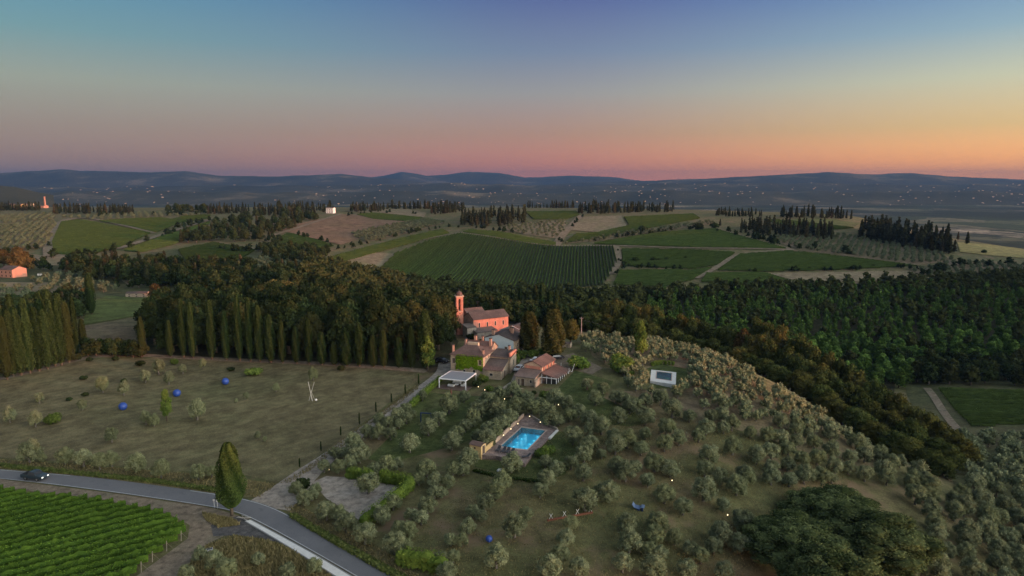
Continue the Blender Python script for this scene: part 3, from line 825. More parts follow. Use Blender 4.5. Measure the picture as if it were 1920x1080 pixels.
def shrub(seed, n=900, leaf=.16):
    r = np.random.default_rng(seed); L = Leaves(seed)
    for i in range(8):
        a = i * 2.4; q = math.sqrt(i / 8) * .75; rr = r.uniform(.42, .68)
        L.lobe((q * math.cos(a), q * math.sin(a), .62 + r.uniform(-.1, .5)), (rr, rr, rr), n // 8, leaf, .75, .8)
    return L, [([(0, 0, -.2), (0, 0, .5)], [.07, .05])]  # about 2.4 m wide, 1.7 m tall

def variants(fn, seeds, leafmat, barkmat='bark', low=False, **kw):
    res = []
    for s in seeds:
        L, limbs = fn(s, **kw)
        if low: limbs = [([limbs[0][0][0], limbs[0][0][-1]], [limbs[0][1][0], limbs[0][1][-1]])]
        res.append((L.mesh('crown', MAT[leafmat]), trunk_mesh('trunk', limbs, MAT[barkmat])))
    return res
def joined(pairs, name):
    """crown and trunk of a small far tree in one mesh"""
    res = []
    for c, t in pairs:
        bm = bmesh.new(); bm.from_mesh(c)
        n0 = len(bm.faces); bm.from_mesh(t); bm.faces.ensure_lookup_table()
        for f in bm.faces[n0:]: f.material_index = 1
        me = bpy.data.meshes.new(name); bm.to_mesh(me); bm.free()
        me.materials.append(c.materials[0]); me.materials.append(t.materials[0]); res.append(me)
    return res
OLIVE = variants(olive, range(1, 7), 'olive_leaf', 'olive_bark')
OLIVE_FAR = variants(olive, (21, 22, 23), 'olive_far', 'olive_bark', low=True, n=56, leaf=.5, far=True, k0=5)
OLIVE_MID = variants(olive, (24, 25, 26), 'olive_leaf', 'olive_bark', low=True, n=190, leaf=.3, far=True, k0=7)
OAK = variants(oak, range(31, 36), 'oak_leaf')
OAK_FAR = joined(variants(oak, (41, 42, 43), 'oak_leaf', n=900, leaf=.6, k=18), 'oak_far')
OAK_NEAR = variants(big_oak, (51, 52), 'oak_near')
OAK_LOW = joined(variants(oak, (44, 45, 46), 'oak_leaf', low=True, n=96, leaf=1.1, k=8), 'oak_low')
BRIGHT_LOW = joined(variants(tall_tree, (65, 66, 67), 'bright_leaf', low=True, n=96, leaf=.7, k=6), 'bright_low')
CON_LOW = joined(variants(conifer, (94, 95, 96), 'conifer_leaf', low=True, n=60, leaf=1.0, k=5), 'conifer_low')
BRIGHT_FAR = joined(variants(tall_tree, (61, 62, 63, 64), 'bright_leaf', n=800, leaf=.38), 'bright_far')
CYP = variants(cypress, (71, 72, 73, 74), 'cypress_leaf')
CYP_FAR = joined(variants(cypress, (75, 76), 'cypress_leaf', n=600, leaf=.4), 'cypress_far')
CYP_NEAR = variants(cypress, (77,), 'cypress_near', n=12000, leaf=.17, hh=15.0, ww=2.35, z0=1.9, power=-.35, trunk=.3)
CYP_SUNLIT = variants(cypress, (177, 178), 'cypress_brown', n=3000, leaf=.2)
SLIM = variants(cypress, (78, 79), 'cypress_leaf', n=350, leaf=.1, hh=3.6, ww=.2, z0=.1, trunk=.05)
PINE = variants(umbrella, (81, 82), 'pine_leaf')
CON = joined(variants(conifer, (91, 92, 93), 'conifer_leaf'), 'conifer')
SHRUB = variants(shrub, (101, 102, 103), 'shrub_leaf')
SHRUB_DARK = variants(shrub, (104, 105), 'oak_leaf')
AUT = variants(oak, (111,), 'autumn_leaf', n=1400, leaf=.45)
BRIGHT = variants(tall_tree, (121, 122), 'shrub_leaf', n=2000, leaf=.24)

def words_n(i):
    return '%d%s' % (i, 'th' if 10 < i % 100 < 14 else {1: 'st', 2: 'nd', 3: 'rd'}.get(i % 10, 'th'))
COUNT = {}
def tree(name, pair, loc, scale, label, cat, group, rot=None):
    """a tree: an Empty at its foot with the parts trunk and crown, or one mesh when it is far away"""
    COUNT[name] = COUNT.get(name, 0) + 1
    rot = rnd.uniform(0, 6.28) if rot is None else rot
    sc = scale if hasattr(scale, '__len__') else (scale,) * 3
    if isinstance(pair, tuple):
        e = empty(name, loc, rot, sc)
        new_obj('crown', pair[0], e); new_obj('trunk', pair[1], e)
    else:
        e = new_obj(name, pair, None, loc, rot, sc)
    return tag(e, label, cat, group)
TAKEN = []          # (x, y, radius) of what already stands
def free(p, rad):
    return all((p[0] - q[0]) ** 2 + (p[1] - q[1]) ** 2 > (rad + q[2]) ** 2 for q in TAKEN)
def scatter(world, spacing, seed=1, jit=.38):
    world = np.asarray(world, float); r = np.random.default_rng(seed)
    lo, hi = world.min(0), world.max(0)
    gx, gy = np.meshgrid(np.arange(lo[0], hi[0], spacing), np.arange(lo[1], hi[1], spacing * .87))
    gx = gx + (np.arange(gx.shape[0]) % 2)[:, None] * spacing / 2
    P = np.stack([gx.ravel(), gy.ravel()], -1); P = P + r.uniform(-jit, jit, P.shape) * spacing
    P = P[in_poly(P, world)]
    return np.column_stack([P, H(P[:, 0], P[:, 1])])

def scatter_px(pxpoly, n, mind, seed=1):
    """n ground points seen inside a pixel outline, at least mind metres apart"""
    r = np.random.default_rng(seed); q = np.array(pxpoly, float)
    P = r.uniform(q.min(0), q.max(0), (n * 14, 2)); P = P[in_poly(P, q)]
    W = hit(P[:, 0], P[:, 1]); keep = []
    for w in W:
        if all((w[0] - k[0]) ** 2 + (w[1] - k[1]) ** 2 > mind * mind for k in keep): keep.append(w)
        if len(keep) >= n: break
    return keep
# ---- olive trees: crown centre and width in photograph pixels
OL = '''762,765,20 792,742,18 712,787,22 728,792,22 745,780,26 762,784,22 774,777,14 748,795,18 690,808,24 710,811,26 732,814,22 822,784,28 803,803,29 768,832,34 843,760,32
663,830,30 645,850,20 675,850,36 628,850,22 870,745,20 935,739,24 962,734,28 913,753,26 903,766,34 930,768,34 968,761,32 972,743,20 990,746,26 997,764,30 1012,754,18 1020,764,22
1040,746,30 1030,784,34 1048,789,20 1063,757,26 1068,778,26 1085,771,24 957,783,26 942,781,24 887,786,28 872,799,24 857,811,26 847,828,34 915,801,26 928,799,26 943,796,26
897,819,26 913,823,34 930,813,24 878,858,38 960,869,34 1023,867,22 1070,868,26 1075,819,30 1097,841,28 1117,747,26 1105,784,28 1105,806,20 1127,800,30 1107,831,28
1150,817,26 1153,836,32 1177,827,28 1202,841,26 1210,813,22 1250,803,28 1245,833,28 1273,822,26 1310,818,22 1160,780,26 1180,764,24 1193,761,22 1210,779,34 1155,745,24 1170,750,22
1210,750,24 1238,747,26 1260,767,32 1292,781,22 1323,801,30 1357,802,22 1372,795,26 1328,855,32 1322,881,28 1227,867,36 1257,878,34 1155,872,30 1173,886,34 1190,878,24 1213,901,26
1095,853,28 1093,888,28 1127,852,16 1373,838,30 1350,896,28 1332,783,22 1352,778,24 555,915,26 585,927,24 570,935,26 593,918,20 608,875,22 635,877,24 657,868,24 612,958,34
635,962,28 648,982,36 690,907,40 702,880,22 727,872,28 745,870,22 738,943,28 717,968,32 685,1000,40 740,1020,38 763,1023,24 747,991,26 767,993,28 770,967,24 790,971,26
802,947,32 815,922,26 830,923,20 815,902,26 840,904,26 800,877,34 785,899,22 850,881,24 868,881,22 941,903,32 931,922,30 911,944,30 886,959,24 903,967,24 878,987,28
964,989,38 986,965,28 1013,920,28 1025,899,30 846,1012,24 866,1013,24 931,1045,40 827,1047,26 850,1043,24 837,1072,36 1049,1040,34 1029,1065,40 1061,1010,30 1045,880,26
1097,936,42 1141,924,36 1245,927,34 1319,920,40 1380,912,34 1355,948,24 1280,949,34 1392,975,36 1176,983,34 1231,979,38 1180,1016,38 1227,1004,34 1215,1030,30 1237,1038,28
1264,1008,28 1223,1066,42 1168,1057,34 1294,1030,30 1313,1042,30 1288,1065,36 1349,1000,38 1337,1024,30 1357,1072,34 1070,983,24 1086,1066,34 1394,889,30 1384,1020,34
1400,895,30 1445,893,32 1418,855,30 1443,848,30 1447,875,26 1479,899,28 1477,872,24 1508,892,32 1504,862,24 1532,858,30 1540,894,28 1559,897,20 1565,874,28 1591,878,24 1593,856,24
1620,855,26 1557,846,26 1526,830,24 1605,829,28 1557,815,26 1491,807,22 1463,819,28 1440,815,26 1406,811,22 1477,840,26 1493,828,24 1120,925,18 1100,720,22 1130,728,22'''
LAND = {'turquoise swimming pool': (980, 822), 'yellow pool hut': (893, 838), 'white louvred pergola': (857, 715), 'blue ball below the pool': (917, 1010), 'dark blue square frame': (797, 780),
        'long red beam on the grass': (1068, 968), 'blue reclining sculpture': (1197, 945), 'gravel yard beside the road': (670, 930), 'long angled hedge': (735, 930), 'glazed veranda': (1050, 705),
        'white paved upper pool': (1245, 707), 'lamp glowing under the olives': (1260, 902), 'lamp glowing beside the big oak': (1363, 967), 'gravel drive': (650, 835), 'bend of the road': (560, 975), 'big dark oak crown': (1480, 960),
        'dark belt of trees on the right': (1620, 830), 'terrace of the small stone house': (1000, 735), 'sprawling bright shrub by the pool': (1020, 845)}
ORD = ['closest', 'second closest', 'third closest', 'fourth closest', 'fifth closest', 'sixth closest', 'seventh closest', 'eighth closest', 'ninth closest', 'tenth closest']
ol = np.array([[float(v) for v in q.split(',')] for q in OL.split()])
def by_width(arr, model_w, model_h, lift):
    """ground position and scale of trees given by crown centre and width in pixels"""
    base = hit(arr[:, 0], arr[:, 1] + arr[:, 2] * lift)
    t = to_px(base)[2]
    return base, arr[:, 2] * t / FPX / model_w
pos, sc = by_width(ol, 4.1, 4, .5)
near_lab = {}
rank = {}
for i, q in enumerate(ol):
    k = min(LAND, key=lambda n: (LAND[n][0] - q[0]) ** 2 + (LAND[n][1] - q[1]) ** 2)
    rank.setdefault(k, []).append(((LAND[k][0] - q[0]) ** 2 + (LAND[k][1] - q[1]) ** 2, i))
for k, v in rank.items():
    for n, (_, i) in enumerate(sorted(v)):
        near_lab[i] = ('olive tree %s to the %s' % (ORD[n], k), 'olive trees next to the %s' % k) if n < 10 else ('outer olive tree of the grove around the %s' % k, 'outer olive trees around the %s' % k)
for i, (p, s) in enumerate(zip(pos, sc)):
    s = float(np.clip(s, .45, 1.75)) * rnd.uniform(.97, 1.08)
    lab, grp = near_lab[i]
    s *= 1.2
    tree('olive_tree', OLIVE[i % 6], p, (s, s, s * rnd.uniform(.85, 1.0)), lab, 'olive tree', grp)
    TAKEN.append((p[0], p[1], 1.7 * s))
# thin olives of the mown field and the row along the road
FO = '20,780,24 67,787,26 155,760,18 75,747,18 193,723,26 233,730,22 273,707,20 317,710,22 298,690,24 343,693,16 380,683,16 274,785,22 290,790,20 370,770,34 210,817,24 462,743,12 443,752,8 518,728,14 588,703,20 483,817,13 497,824,9'
RO = '57,845,44 80,857,18 123,853,34 157,857,36 188,863,34 210,860,30 255,867,38 302,877,38 373,883,32 397,883,24'
for txt, where in ((FO, 'standing alone on the mown field'), (RO, 'in the row between field and road')):
    fo = np.array([[float(v) for v in q.split(',')] for q in txt.split()])
    pos, sc = by_width(fo, 4.1, 4, .52)
    order = np.argsort(np.argsort(fo[:, 0]))
    words_ = ['first', 'second', 'third', 'fourth', 'fifth', 'sixth', 'seventh', 'eighth', 'ninth', 'tenth', 'eleventh', 'twelfth', 'thirteenth', 'fourteenth', 'fifteenth', 'sixteenth', 'seventeenth', 'eighteenth', 'nineteenth', 'twentieth', 'last']
    for i, (p, s) in enumerate(zip(pos, sc)):
        tree('olive_tree', OLIVE[(i * 5 + 2) % 6], p, (s, s, s * (1.25 if txt is FO else 1.0)), '%s olive tree %s, counted from the left' % (words_[order[i]], where), 'olive tree', 'olive trees ' + where)
# the dense grove over the crest of the hill
DENSE = [(1095, 640), (1110, 634), (1250, 652), (1330, 672), (1400, 700), (1450, 735), (1520, 775), (1600, 828), (1690, 878), (1650, 890), (1560, 855), (1480, 812), (1400, 790), (1330, 772), (1290, 752), (1225, 742), (1130, 722), (1170, 712), (1150, 690), (1095, 668)]
POOL2 = [(1208, 690), (1235, 679), (1292, 688), (1296, 728), (1215, 734)]
dp = scatter(ground_poly(DENSE, 4), 4.3, 5, .34)
p2 = ground_poly(POOL2, 3)
dp = dp[~in_poly(dp, p2)]
dp = np.array([p for p in dp if free(p, 1.3)])
BR = [(1700, 890), (1780, 930), (1860, 960), (1960, 940), (1960, 1120), (1640, 1120), (1720, 1010), (1700, 930), (1600, 905), (1640, 892)]
bp = scatter(ground_poly(BR, 4), 5.4, 9, .3)
bp = np.array([p for p in bp if free(p, 1.3)])
BR2 = [(1760, 860), (1800, 820), (1960, 830), (1960, 930), (1860, 945), (1790, 910)]
bq = scatter(ground_poly(BR2, 4), 6.5, 11, .3)
cand = [(p, 'sunlit') for p in dp] + [(p, 'slope') for p in bp] + [(p, 'vale') for p in bq]
cand.sort(key=lambda c: c[0][1])
room = 300 - COUNT['olive_tree']
rest = []
LB = {'sunlit': ('small olive tree in the dense sunlit grove on the hilltop around the upper pool', 'dense olive grove on the hilltop'),
      'slope': ('olive tree in shade on the slope behind the big oak crown', 'olive trees on the slope behind the big oak'),
      'vale': ('olive tree beyond the dark belt of trees at the lower right', 'olive trees below the right-hand vineyard')}
for i, (p, z) in enumerate(cand):
    s = rnd.uniform(.62, .98) if z == 'sunlit' else rnd.uniform(.85, 1.2)
    if i < room: tree('olive_tree', OLIVE[i % 6], p, s, LB[z][0], 'olive tree', LB[z][1])
    else: rest.append((p, s, i))
def stuff(name, items, meshes, label, cat):
    """many small plants that read as one mass, joined in one mesh"""
    Vs, Fs, Ts, Ms, n = [], [], [], [], 0
    cache = {}
    for p, s, i in items:
        k = i % len(meshes)
        if k not in cache:
            me = meshes[k]; me = list(me) if isinstance(me, tuple) else [me]
            vv, ff, tt, mm, b = [], [], [], [], 0
            for mi, q in enumerate(me):
                q.calc_loop_triangles()
                v = np.empty(len(q.vertices) * 3, np.float32); q.vertices.foreach_get('co', v)
                f = np.empty(len(q.loop_triangles) * 3, np.int32); q.loop_triangles.foreach_get('vertices', f)
                m = np.empty(len(q.loop_triangles), np.int32); q.loop_triangles.foreach_get('material_index', m)
                t = np.zeros(len(q.vertices), np.float32)
                if 'tone' in q.attributes: q.attributes['tone'].data.foreach_get('value', t)
                vv.append(v.reshape(-1, 3)); ff.append(f.reshape(-1, 3) + b); tt.append(t); mm.append(m + mi); b += len(t)
            cache[k] = [np.concatenate(a) for a in (vv, ff, tt, mm)]
        v, f, t, m = cache[k]
        a = rnd.uniform(0, 6.28); c, sn = math.cos(a), math.sin(a)
        w = v @ np.array([[c, sn, 0], [-sn, c, 0], [0, 0, 1]]) * s + np.array(p)
        Vs.append(w); Fs.append(f + n); Ts.append(np.clip(t + rnd.uniform(-.18, .18), 0, 1)); Ms.append(m); n += len(v)
    if not Vs: return
    me = meshes[0]
    mats = [q.materials[0] for q in me] if isinstance(me, tuple) else list(me.materials)
    o = new_obj(name, np_mesh(name, np.concatenate(Vs), np.concatenate(Fs), mats, np.concatenate(Ts), np.concatenate(Ms)))
    tag(o, label, cat, kind='stuff')
stuff('olive_grove', rest, OLIVE_MID, 'far part of the dense olive grove on the crest of the hill', 'olive grove')

# ---- far olive groves (a few pixels each)
def grove(pxpoly, spacing, seed, s=(.8, 1.1), world=None):
    return [(p, rnd.uniform(*s), i) for i, p in enumerate(scatter(ground_poly(pxpoly, 4) if world is None else world, spacing, seed, .15))]
it = grove([(0, 425), (105, 415), (100, 440), (80, 465), (0, 472)], 7.5, 1) + grove([(110, 408), (300, 398), (390, 404), (300, 407), (180, 413)], 11, 2) + grove([(0, 405), (100, 400), (105, 412), (0, 420)], 10, 12)
stuff('olive_grove', it, OLIVE_FAR, 'grey olive rows beside the pale track at the far left', 'olive grove')
it = grove([(655, 440), (720, 425), (800, 412), (835, 418), (790, 432), (690, 455)], 7, 3) + grove([(990, 418), (1060, 414), (1062, 428), (1045, 448), (985, 440), (935, 428)], 11, 4) + grove([(1060, 458), (1150, 440), (1330, 415), (1345, 420), (1240, 434), (1140, 450)], 9, 5)
stuff('olive_grove', it, OLIVE_FAR, 'scattered olives between the vineyards on the central ridge', 'olive grove')
it = grove([(1440, 446), (1560, 438), (1760, 468), (1790, 490), (1720, 496), (1600, 480), (1500, 468)], 7, 6) + grove([(1700, 508), (1800, 490), (1960, 500), (1960, 560), (1800, 530)], 7, 7)
stuff('olive_grove', it, OLIVE_FAR, 'grey olives below the conifer clumps on the right ridge', 'olive grove')
it = grove([(60, 525), (150, 515), (215, 545), (150, 560), (90, 548)], 7, 8) + grove([(0, 540), (90, 545), (150, 560), (140, 590), (0, 600)], 8, 13) + grove([(470, 490), (560, 478), (600, 500), (540, 520), (480, 510)], 7, 14)
stuff('olive_grove', it, OLIVE_FAR, 'olives in the hollow behind the left cypresses', 'olive grove')

# ---- cypresses
def cyp_px(px, base, top, wpx, label, group, pair=None, name='cypress_tree', mh=12.0, mw=2.3, at=None):
    p = hit(px, base)[0] if at is None else np.array(at); t = to_px(p)[2]
    hgt = (base - top) * t / FPX / .985; wid = wpx * t / FPX
    return tree(name, pair or CYP[COUNT.get(name, 0) % 4], p, (wid / mw, wid / mw, hgt / mh), label, 'cypress', group)
cyp_px(435, 967, 826, 47, 'lone full-bodied cypress with bare lower trunk at the bend of the road', None, CYP_NEAR[0], mh=15.0, mw=4.7)
g1 = 'tall cypresses at the left edge'
for i, (x, b, tp) in enumerate(((-30, 722, 585), (-8, 716, 600), (14, 712, 592), (26, 706, 583), (40, 704, 578), (57, 700, 577), (74, 696, 576), (90, 692, 580), (104, 687, 562), (116, 685, 560), (130, 680, 566), (-20, 700, 570), (8, 695, 556), (30, 690, 552), (55, 684, 560), (84, 680, 548), (100, 676, 545), (118, 672, 550))):
    cyp_px(x, b, tp, rnd.uniform(17, 22), ('%s cypress of the front row at the left edge, from the left' if i < 11 else '%s cypress of the rear row at the left edge, from the left') % words_[i % 11], g1 if i < 11 else 'second row of cypresses at the left edge')
cyp_px(144, 668, 556, 11, 'slim dark cypress at the right end of the left-hand row', None)
cyp_px(157, 660, 598, 13, 'short broad cypress beside the gap to the meadow', None)
for n, (x, b, tp, wd) in enumerate(((268, 668, 593, 12), (345, 671, 560, 14), (362, 672, 566, 13), (398, 674, 562, 15), (425, 675, 583, 13), (450, 677, 553, 13), (470, 678, 558, 13), (488, 679, 572, 15), (508, 680, 590, 17), (530, 681, 600, 13), (556, 682, 612, 14), (580, 683, 596, 14), (604, 684, 622, 16), (627, 685, 640, 14), (650, 686, 622, 22), (674, 687, 608, 18), (700, 688, 628, 16), (720, 689, 618, 14), (748, 690, 632, 15), (772, 691, 610, 14), (320, 670, 600, 12))):
    cyp_px(x, b, tp, wd, '%s cypress from the left along the front of the wood behind the field' % words_[sorted((268, 345, 362, 398, 425, 450, 470, 488, 508, 530, 556, 580, 604, 627, 650, 674, 700, 720, 748, 772, 320)).index(x)], 'cypresses along the front of the wood')
cyp_px(798, 692, 582, 26, 'broad tall cypress at the right end of the wood beside the villa drive', None)
cyp_px(992, 661, 584, 33, 'left one of two broad cypresses behind the stone houses', 'broad cypresses behind the houses', CYP_SUNLIT[0])
cyp_px(1037, 672, 580, 38, 'right one of two broad cypresses behind the stone houses, coloured brown for the low sun', 'broad cypresses behind the houses', CYP_SUNLIT[1])
cyp_px(172, 590, 512, 15, 'tall cypress with rust-coloured neighbour in the meadow at left', None)
rows = [(x, 552 + (x - 560) * .14 + rnd.uniform(-3, 3)) for x in range(576, 720, 9)]
for x, b in rows: cyp_px(x, b, b - rnd.uniform(26, 40), rnd.uniform(7, 9), 'small cypress in the line at the foot of the striped vineyard', 'line of small cypresses below the vineyard', CYP_FAR[int(x) % 2])
for x, b, tp, wd in ((960, 600, 548, 9), (975, 602, 540, 9), (987, 603, 545, 10), (1003, 604, 535, 11), (1016, 606, 530, 11), (1030, 607, 545, 13), (1043, 612, 545, 13), (770, 600, 540, 9), (785, 602, 548, 9), (800, 604, 545, 9), (815, 606, 552, 9), (905, 588, 548, 12), (890, 585, 540, 12), (935, 592, 550, 13)):
    cyp_px(x, b, tp, wd, 'slender cypress in the belt of trees behind the church', 'cypresses behind the church', CYP_FAR[int(x) % 2])
slim = ((562, 877, 858), (602, 846, 827), (639, 817, 799), (674, 796, 773), (705, 773, 753), (734, 754, 737), (760, 739, 720), (785, 720, 701))
for n, (x, b, tp) in enumerate(slim):
    cyp_px(x, b, tp, 2.6, 'thin young cypress at the field edge along the drive, %s from the road end' % words_[n], 'thin young cypresses along the drive', SLIM[n % 2], 'young_cypress', 3.6, .42)

# ---- woods
W1 = ground_poly([(285, 660), (430, 668), (560, 674), (790, 683), (832, 680), (850, 650), (835, 622), (700, 606), (560, 602), (400, 604), (285, 612)], 3)
for i, p in enumerate(scatter(W1, 7.2, 21)):
    u_, v_, t = to_px(p)
    s = rnd.uniform(1.2, 1.65) * (.9 if u_ > 780 else 1)
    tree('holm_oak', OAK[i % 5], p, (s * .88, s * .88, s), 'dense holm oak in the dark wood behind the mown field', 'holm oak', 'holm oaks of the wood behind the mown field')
for x, y, wpx, m, nm, lab in ((730, 590, 62, AUT[0], 'oak_tree', 'rust-brown oak catching the last light above the wood'), (520, 548, 66, PINE[0], 'stone_pine', 'golden umbrella pine behind the left part of the wood'), (600, 552, 50, PINE[1], 'stone_pine', 'low yellow umbrella pine behind the middle of the wood'),
                              (645, 556, 44, PINE[0], 'stone_pine', 'small yellow-green umbrella pine touching the wood top'), (162, 560, 26, AUT[0], 'oak_tree', 'rust-coloured tree beside the meadow cypress'), (292, 553, 26, AUT[0], 'oak_tree', 'ochre round tree beside the low farm building'), (40, 500, 44, AUT[0], 'oak_tree', 'ochre trees beside the red farmhouse'), (8, 492, 30, AUT[0], 'oak_tree', 'ochre tree above the red farmhouse roof')):
    p = hit(x, y + wpx * .28)[0]; t = to_px(p)[2]; s = wpx * t / FPX / 9.4
    if nm == 'stone_pine' or x == 730:
        p = at_depth(x, y, 300); p = np.array([p[0], p[1], H(p[0], p[1])]); s = wpx * 300 / FPX / 9.4
        top = at_depth(x, y - wpx * .4, 300)[2]
        tree(nm, m, p, (s, s, (top - p[2]) / (8.7 if nm == 'stone_pine' else 11)), lab, 'pine' if nm == 'stone_pine' else 'oak', None)
    else: tree(nm, m, p, s, lab, 'oak', None)
def forest(world, spacing, seed, pick):
    for i, p in enumerate(scatter(world, spacing, seed, .35)): pick(i, p)
RV = ground_poly([(1755, 728), (1960, 735), (1960, 800), (1830, 800), (1790, 770)], 3)
RT = ground_poly([(1730, 725), (1756, 722), (1815, 820), (1795, 822)], 3)
WB = np.array([(u * y, y) for u, y in ((-.31, 385), (-.12, 305), (.0, 285), (.12, 292), (.22, 300), (.34, 300), (.46, 290), (.58, 300), (.66, 335), (.95, 335), (.95, 545), (.74, 545), (.55, 515), (.35, 500), (.2, 490), (0, 500), (-.15, 515), (-.3, 540))])
mass = []
fc = {'dark': 0, 'bright': 0}
cand = []
for i, p in enumerate(scatter(WB, 7.6, 33, .36)):
    if in_poly(p[None, :2], RV)[0] or in_poly(p[None, :2], RT)[0]: continue
    u = p[0] / p[1]
    bright = u > .2 and p[1] < 475 + (u - .3) * 60 + rnd.uniform(-25, 25) and rnd.random() < .88
    cand.append((p, bright, i))
cand.sort(key=lambda c: c[0][1])
for p, bright, i in cand:
    k = 'bright' if bright else 'dark'; fc[k] += 1
    if bright:
        s = rnd.uniform(.8, 1.3)
        if fc[k] <= 290: tree('young_broadleaf_tree', BRIGHT_FAR[i % 4], p, (s * 1.55, s * 1.55, s), 'fresh green young tree on the wooded slope across the valley at right', 'tree', 'young green trees on the right-hand slope')
        else: mass.append((p, s, i, 1))
    else:
        s = rnd.uniform(.75, 1.15)
        if COUNT['holm_oak'] < 295: tree('holm_oak', OAK_FAR[i % 3], p, s, 'dark round tree in the belt of wood behind the villa' if p[0] / p[1] < .2 else 'dark round tree in the upper wood across the valley at right', 'holm oak', 'dark trees of the belt behind the villa' if p[0] / p[1] < .2 else 'dark trees of the upper right wood')
        else: mass.append((p, s, i, 0))
stuff('woodland', [m[:3] for m in mass if m[3] == 0], OAK_LOW, 'dark woodland along the top of the valley at right', 'woodland')
stuff('woodland', [m[:3] for m in mass if m[3] == 1], BRIGHT_LOW, 'fresh green woodland on the far slope of the valley', 'woodland')
# the belt along the far side of the olive hill
BELT = variants(oak, range(131, 135), 'belt_leaf', n=3200, leaf=.3)
bl = np.array([(1095, 606), (1140, 612), (1190, 622), (1250, 640), (1310, 655), (1370, 672), (1420, 690), (1470, 715), (1530, 748), (1590, 785), (1650, 828), (1710, 868), (1765, 900)], float)
bs = resample(bl, 24.0)
bt = []
for row, (dx, dy, dt) in enumerate(((0, -6, 0), (16, -34, 12), (34, -60, 24))):
    for x, y in bs[(0 if row < 2 else 12):]:
        bt.append((x + dx + rnd.uniform(-7, 7), y + dy + rnd.uniform(-6, 6), rnd.uniform(42, 58) * np.interp(x, [1100, 1400, 1750], [.75, .95, 1.25]), dt))
bt.sort()
for n, (x, y, wpx, dt) in enumerate(bt):
    t0 = np.interp(x, [1100, 1250, 1400, 1500, 1600, 1700, 1800], [284, 268, 238, 218, 198, 180, 168]) + dt
    c = at_depth(x, y, t0); z = float(H(c[0], c[1])); wid = wpx * t0 / FPX
    top = at_depth(x, y - wpx * .45, t0)[2]
    hh = max(top - z, wid * .7)
    tree('oak_tree', BELT[n % 4], (c[0], c[1], z), (wid / 9.0, wid / 9.0, hh / 10.8), '%s tree of the dark belt behind the olive hill, from its upper end' % words_n(n + 1), 'oak', 'belt of trees along the olive hill')
for x, y, wpx, t0, lab in ((1180, 588, 58, 300, 'broad yellow-topped pine behind the top of the olive grove'), (1285, 616, 60, 286, 'second broad yellow-topped pine behind the olive grove')):
    c = at_depth(x, y, t0); z = float(H(c[0], c[1])); wid = wpx * t0 / FPX
    tree('stone_pine', PINE[x % 2], (c[0], c[1], z), (wid / 9.0, wid / 9.0, (at_depth(x, y - wpx * .36, t0)[2] - z) / 8.6), lab, 'pine', None)
for x, y, wpx, t0, lab in ((1392, 648, 44, 252, 'russet tree beside the utility pole on the olive hill'), (1436, 648, 36, 250, 'dark pointed tree right of the russet one')):
    c = at_depth(x, y, t0); z = float(H(c[0], c[1])); wid = wpx * t0 / FPX
    m = AUT[0] if x == 1392 else BELT[0]
    tree('oak_tree', m, (c[0], c[1], z), (wid / 9.0, wid / 9.0, (at_depth(x, y - wpx * .8, t0)[2] - z) / 10.8), lab, 'oak', None)
# the big oaks at the lower right, nearest to the camera
for x, y, wpx, m, lab in ((1490, 1040, 200, 0, 'huge dark holm oak filling the lower right foreground, left crown'), (1640, 1030, 210, 1, 'huge dark holm oak filling the lower right foreground, right crown'), (1565, 985, 190, 0, 'rear crown of the big oak clump in the lower right foreground'), (1560, 1110, 230, 1, 'nearest crown of the big oak clump at the bottom edge')):
    t0 = 128 - (y - 985) * .22
    c = at_depth(x, y, t0); z = float(H(c[0], c[1])); wid = wpx * t0 / FPX
    top = at_depth(x, y - wpx * .33, t0)[2]
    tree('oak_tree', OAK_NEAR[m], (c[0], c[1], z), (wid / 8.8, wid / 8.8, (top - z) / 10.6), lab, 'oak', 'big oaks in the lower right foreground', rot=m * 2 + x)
# left valley woods and clumps on the far hills
for poly, sp, sz, lab, grp, kinds in (([(110, 522), (200, 528), (300, 538), (400, 545), (480, 538), (470, 512), (300, 503), (150, 497)], 8.5, (.8, 1.15), 'dark tree of the copse in the left valley', 'copse in the left valley', 'OC'),
                                ([(320, 456), (400, 458), (500, 452), (560, 425), (610, 410), (570, 402), (460, 408), (410, 425), (385, 440)], 11, (.85, 1.3), 'brownish tree of the wood below the white building', 'wood below the white building', 'OCA'),
                                ([(480, 470), (560, 465), (620, 475), (600, 492), (520, 500)], 11, (.6, .9), 'green tree in the scrub left of the striped vineyard', 'scrub left of the striped vineyard', 'O'),
                                ([(480, 520), (540, 512), (590, 520), (560, 545), (480, 540)], 10, (.7, 1.0), 'dark tree in the hollow below the scrub', 'trees in the hollow', 'OC'),
                                ([(150, 600), (160, 575), (130, 560), (100, 580), (110, 610)], 6, (.5, .8), 'dark tree behind the left cypress row', 'trees behind the left cypresses', 'OC'),
                                ([(0, 600), (90, 570), (100, 600), (0, 640)], 7, (.6, .9), 'grey-green tree behind the left cypress row', 'trees behind the left cypresses', 'O'),
                                ([(1690, 692), (1960, 692), (1960, 730), (1755, 722), (1720, 722)], 8, (.7, 1.0), 'dark tree along the top of the right-edge vineyard', 'trees above the right-edge vineyard', 'O'),
                                ([(160, 668), (270, 672), (270, 664), (160, 660)], 4.5, (.35, .5), 'low dark bush along the track by the meadow', 'bushes along the meadow track', 'O')):
    for i, p in enumerate(scatter_px(poly, 120 if 'copse' in lab else (95 if 'brownish' in lab else 45), sp * .5, len(lab))):
        k = kinds[i * 7 % len(kinds)] if rnd.random() < .75 else kinds[0]
        s = rnd.uniform(*sz)
        nm = {'O': 'copse_tree', 'C': 'conifer', 'A': 'copse_tree'}[k]
        tree(nm, {'O': OAK_FAR[i % 3], 'C': CON[i % 3], 'A': OAK_FAR[i % 3]}[k], p, s, lab, 'tree', grp)
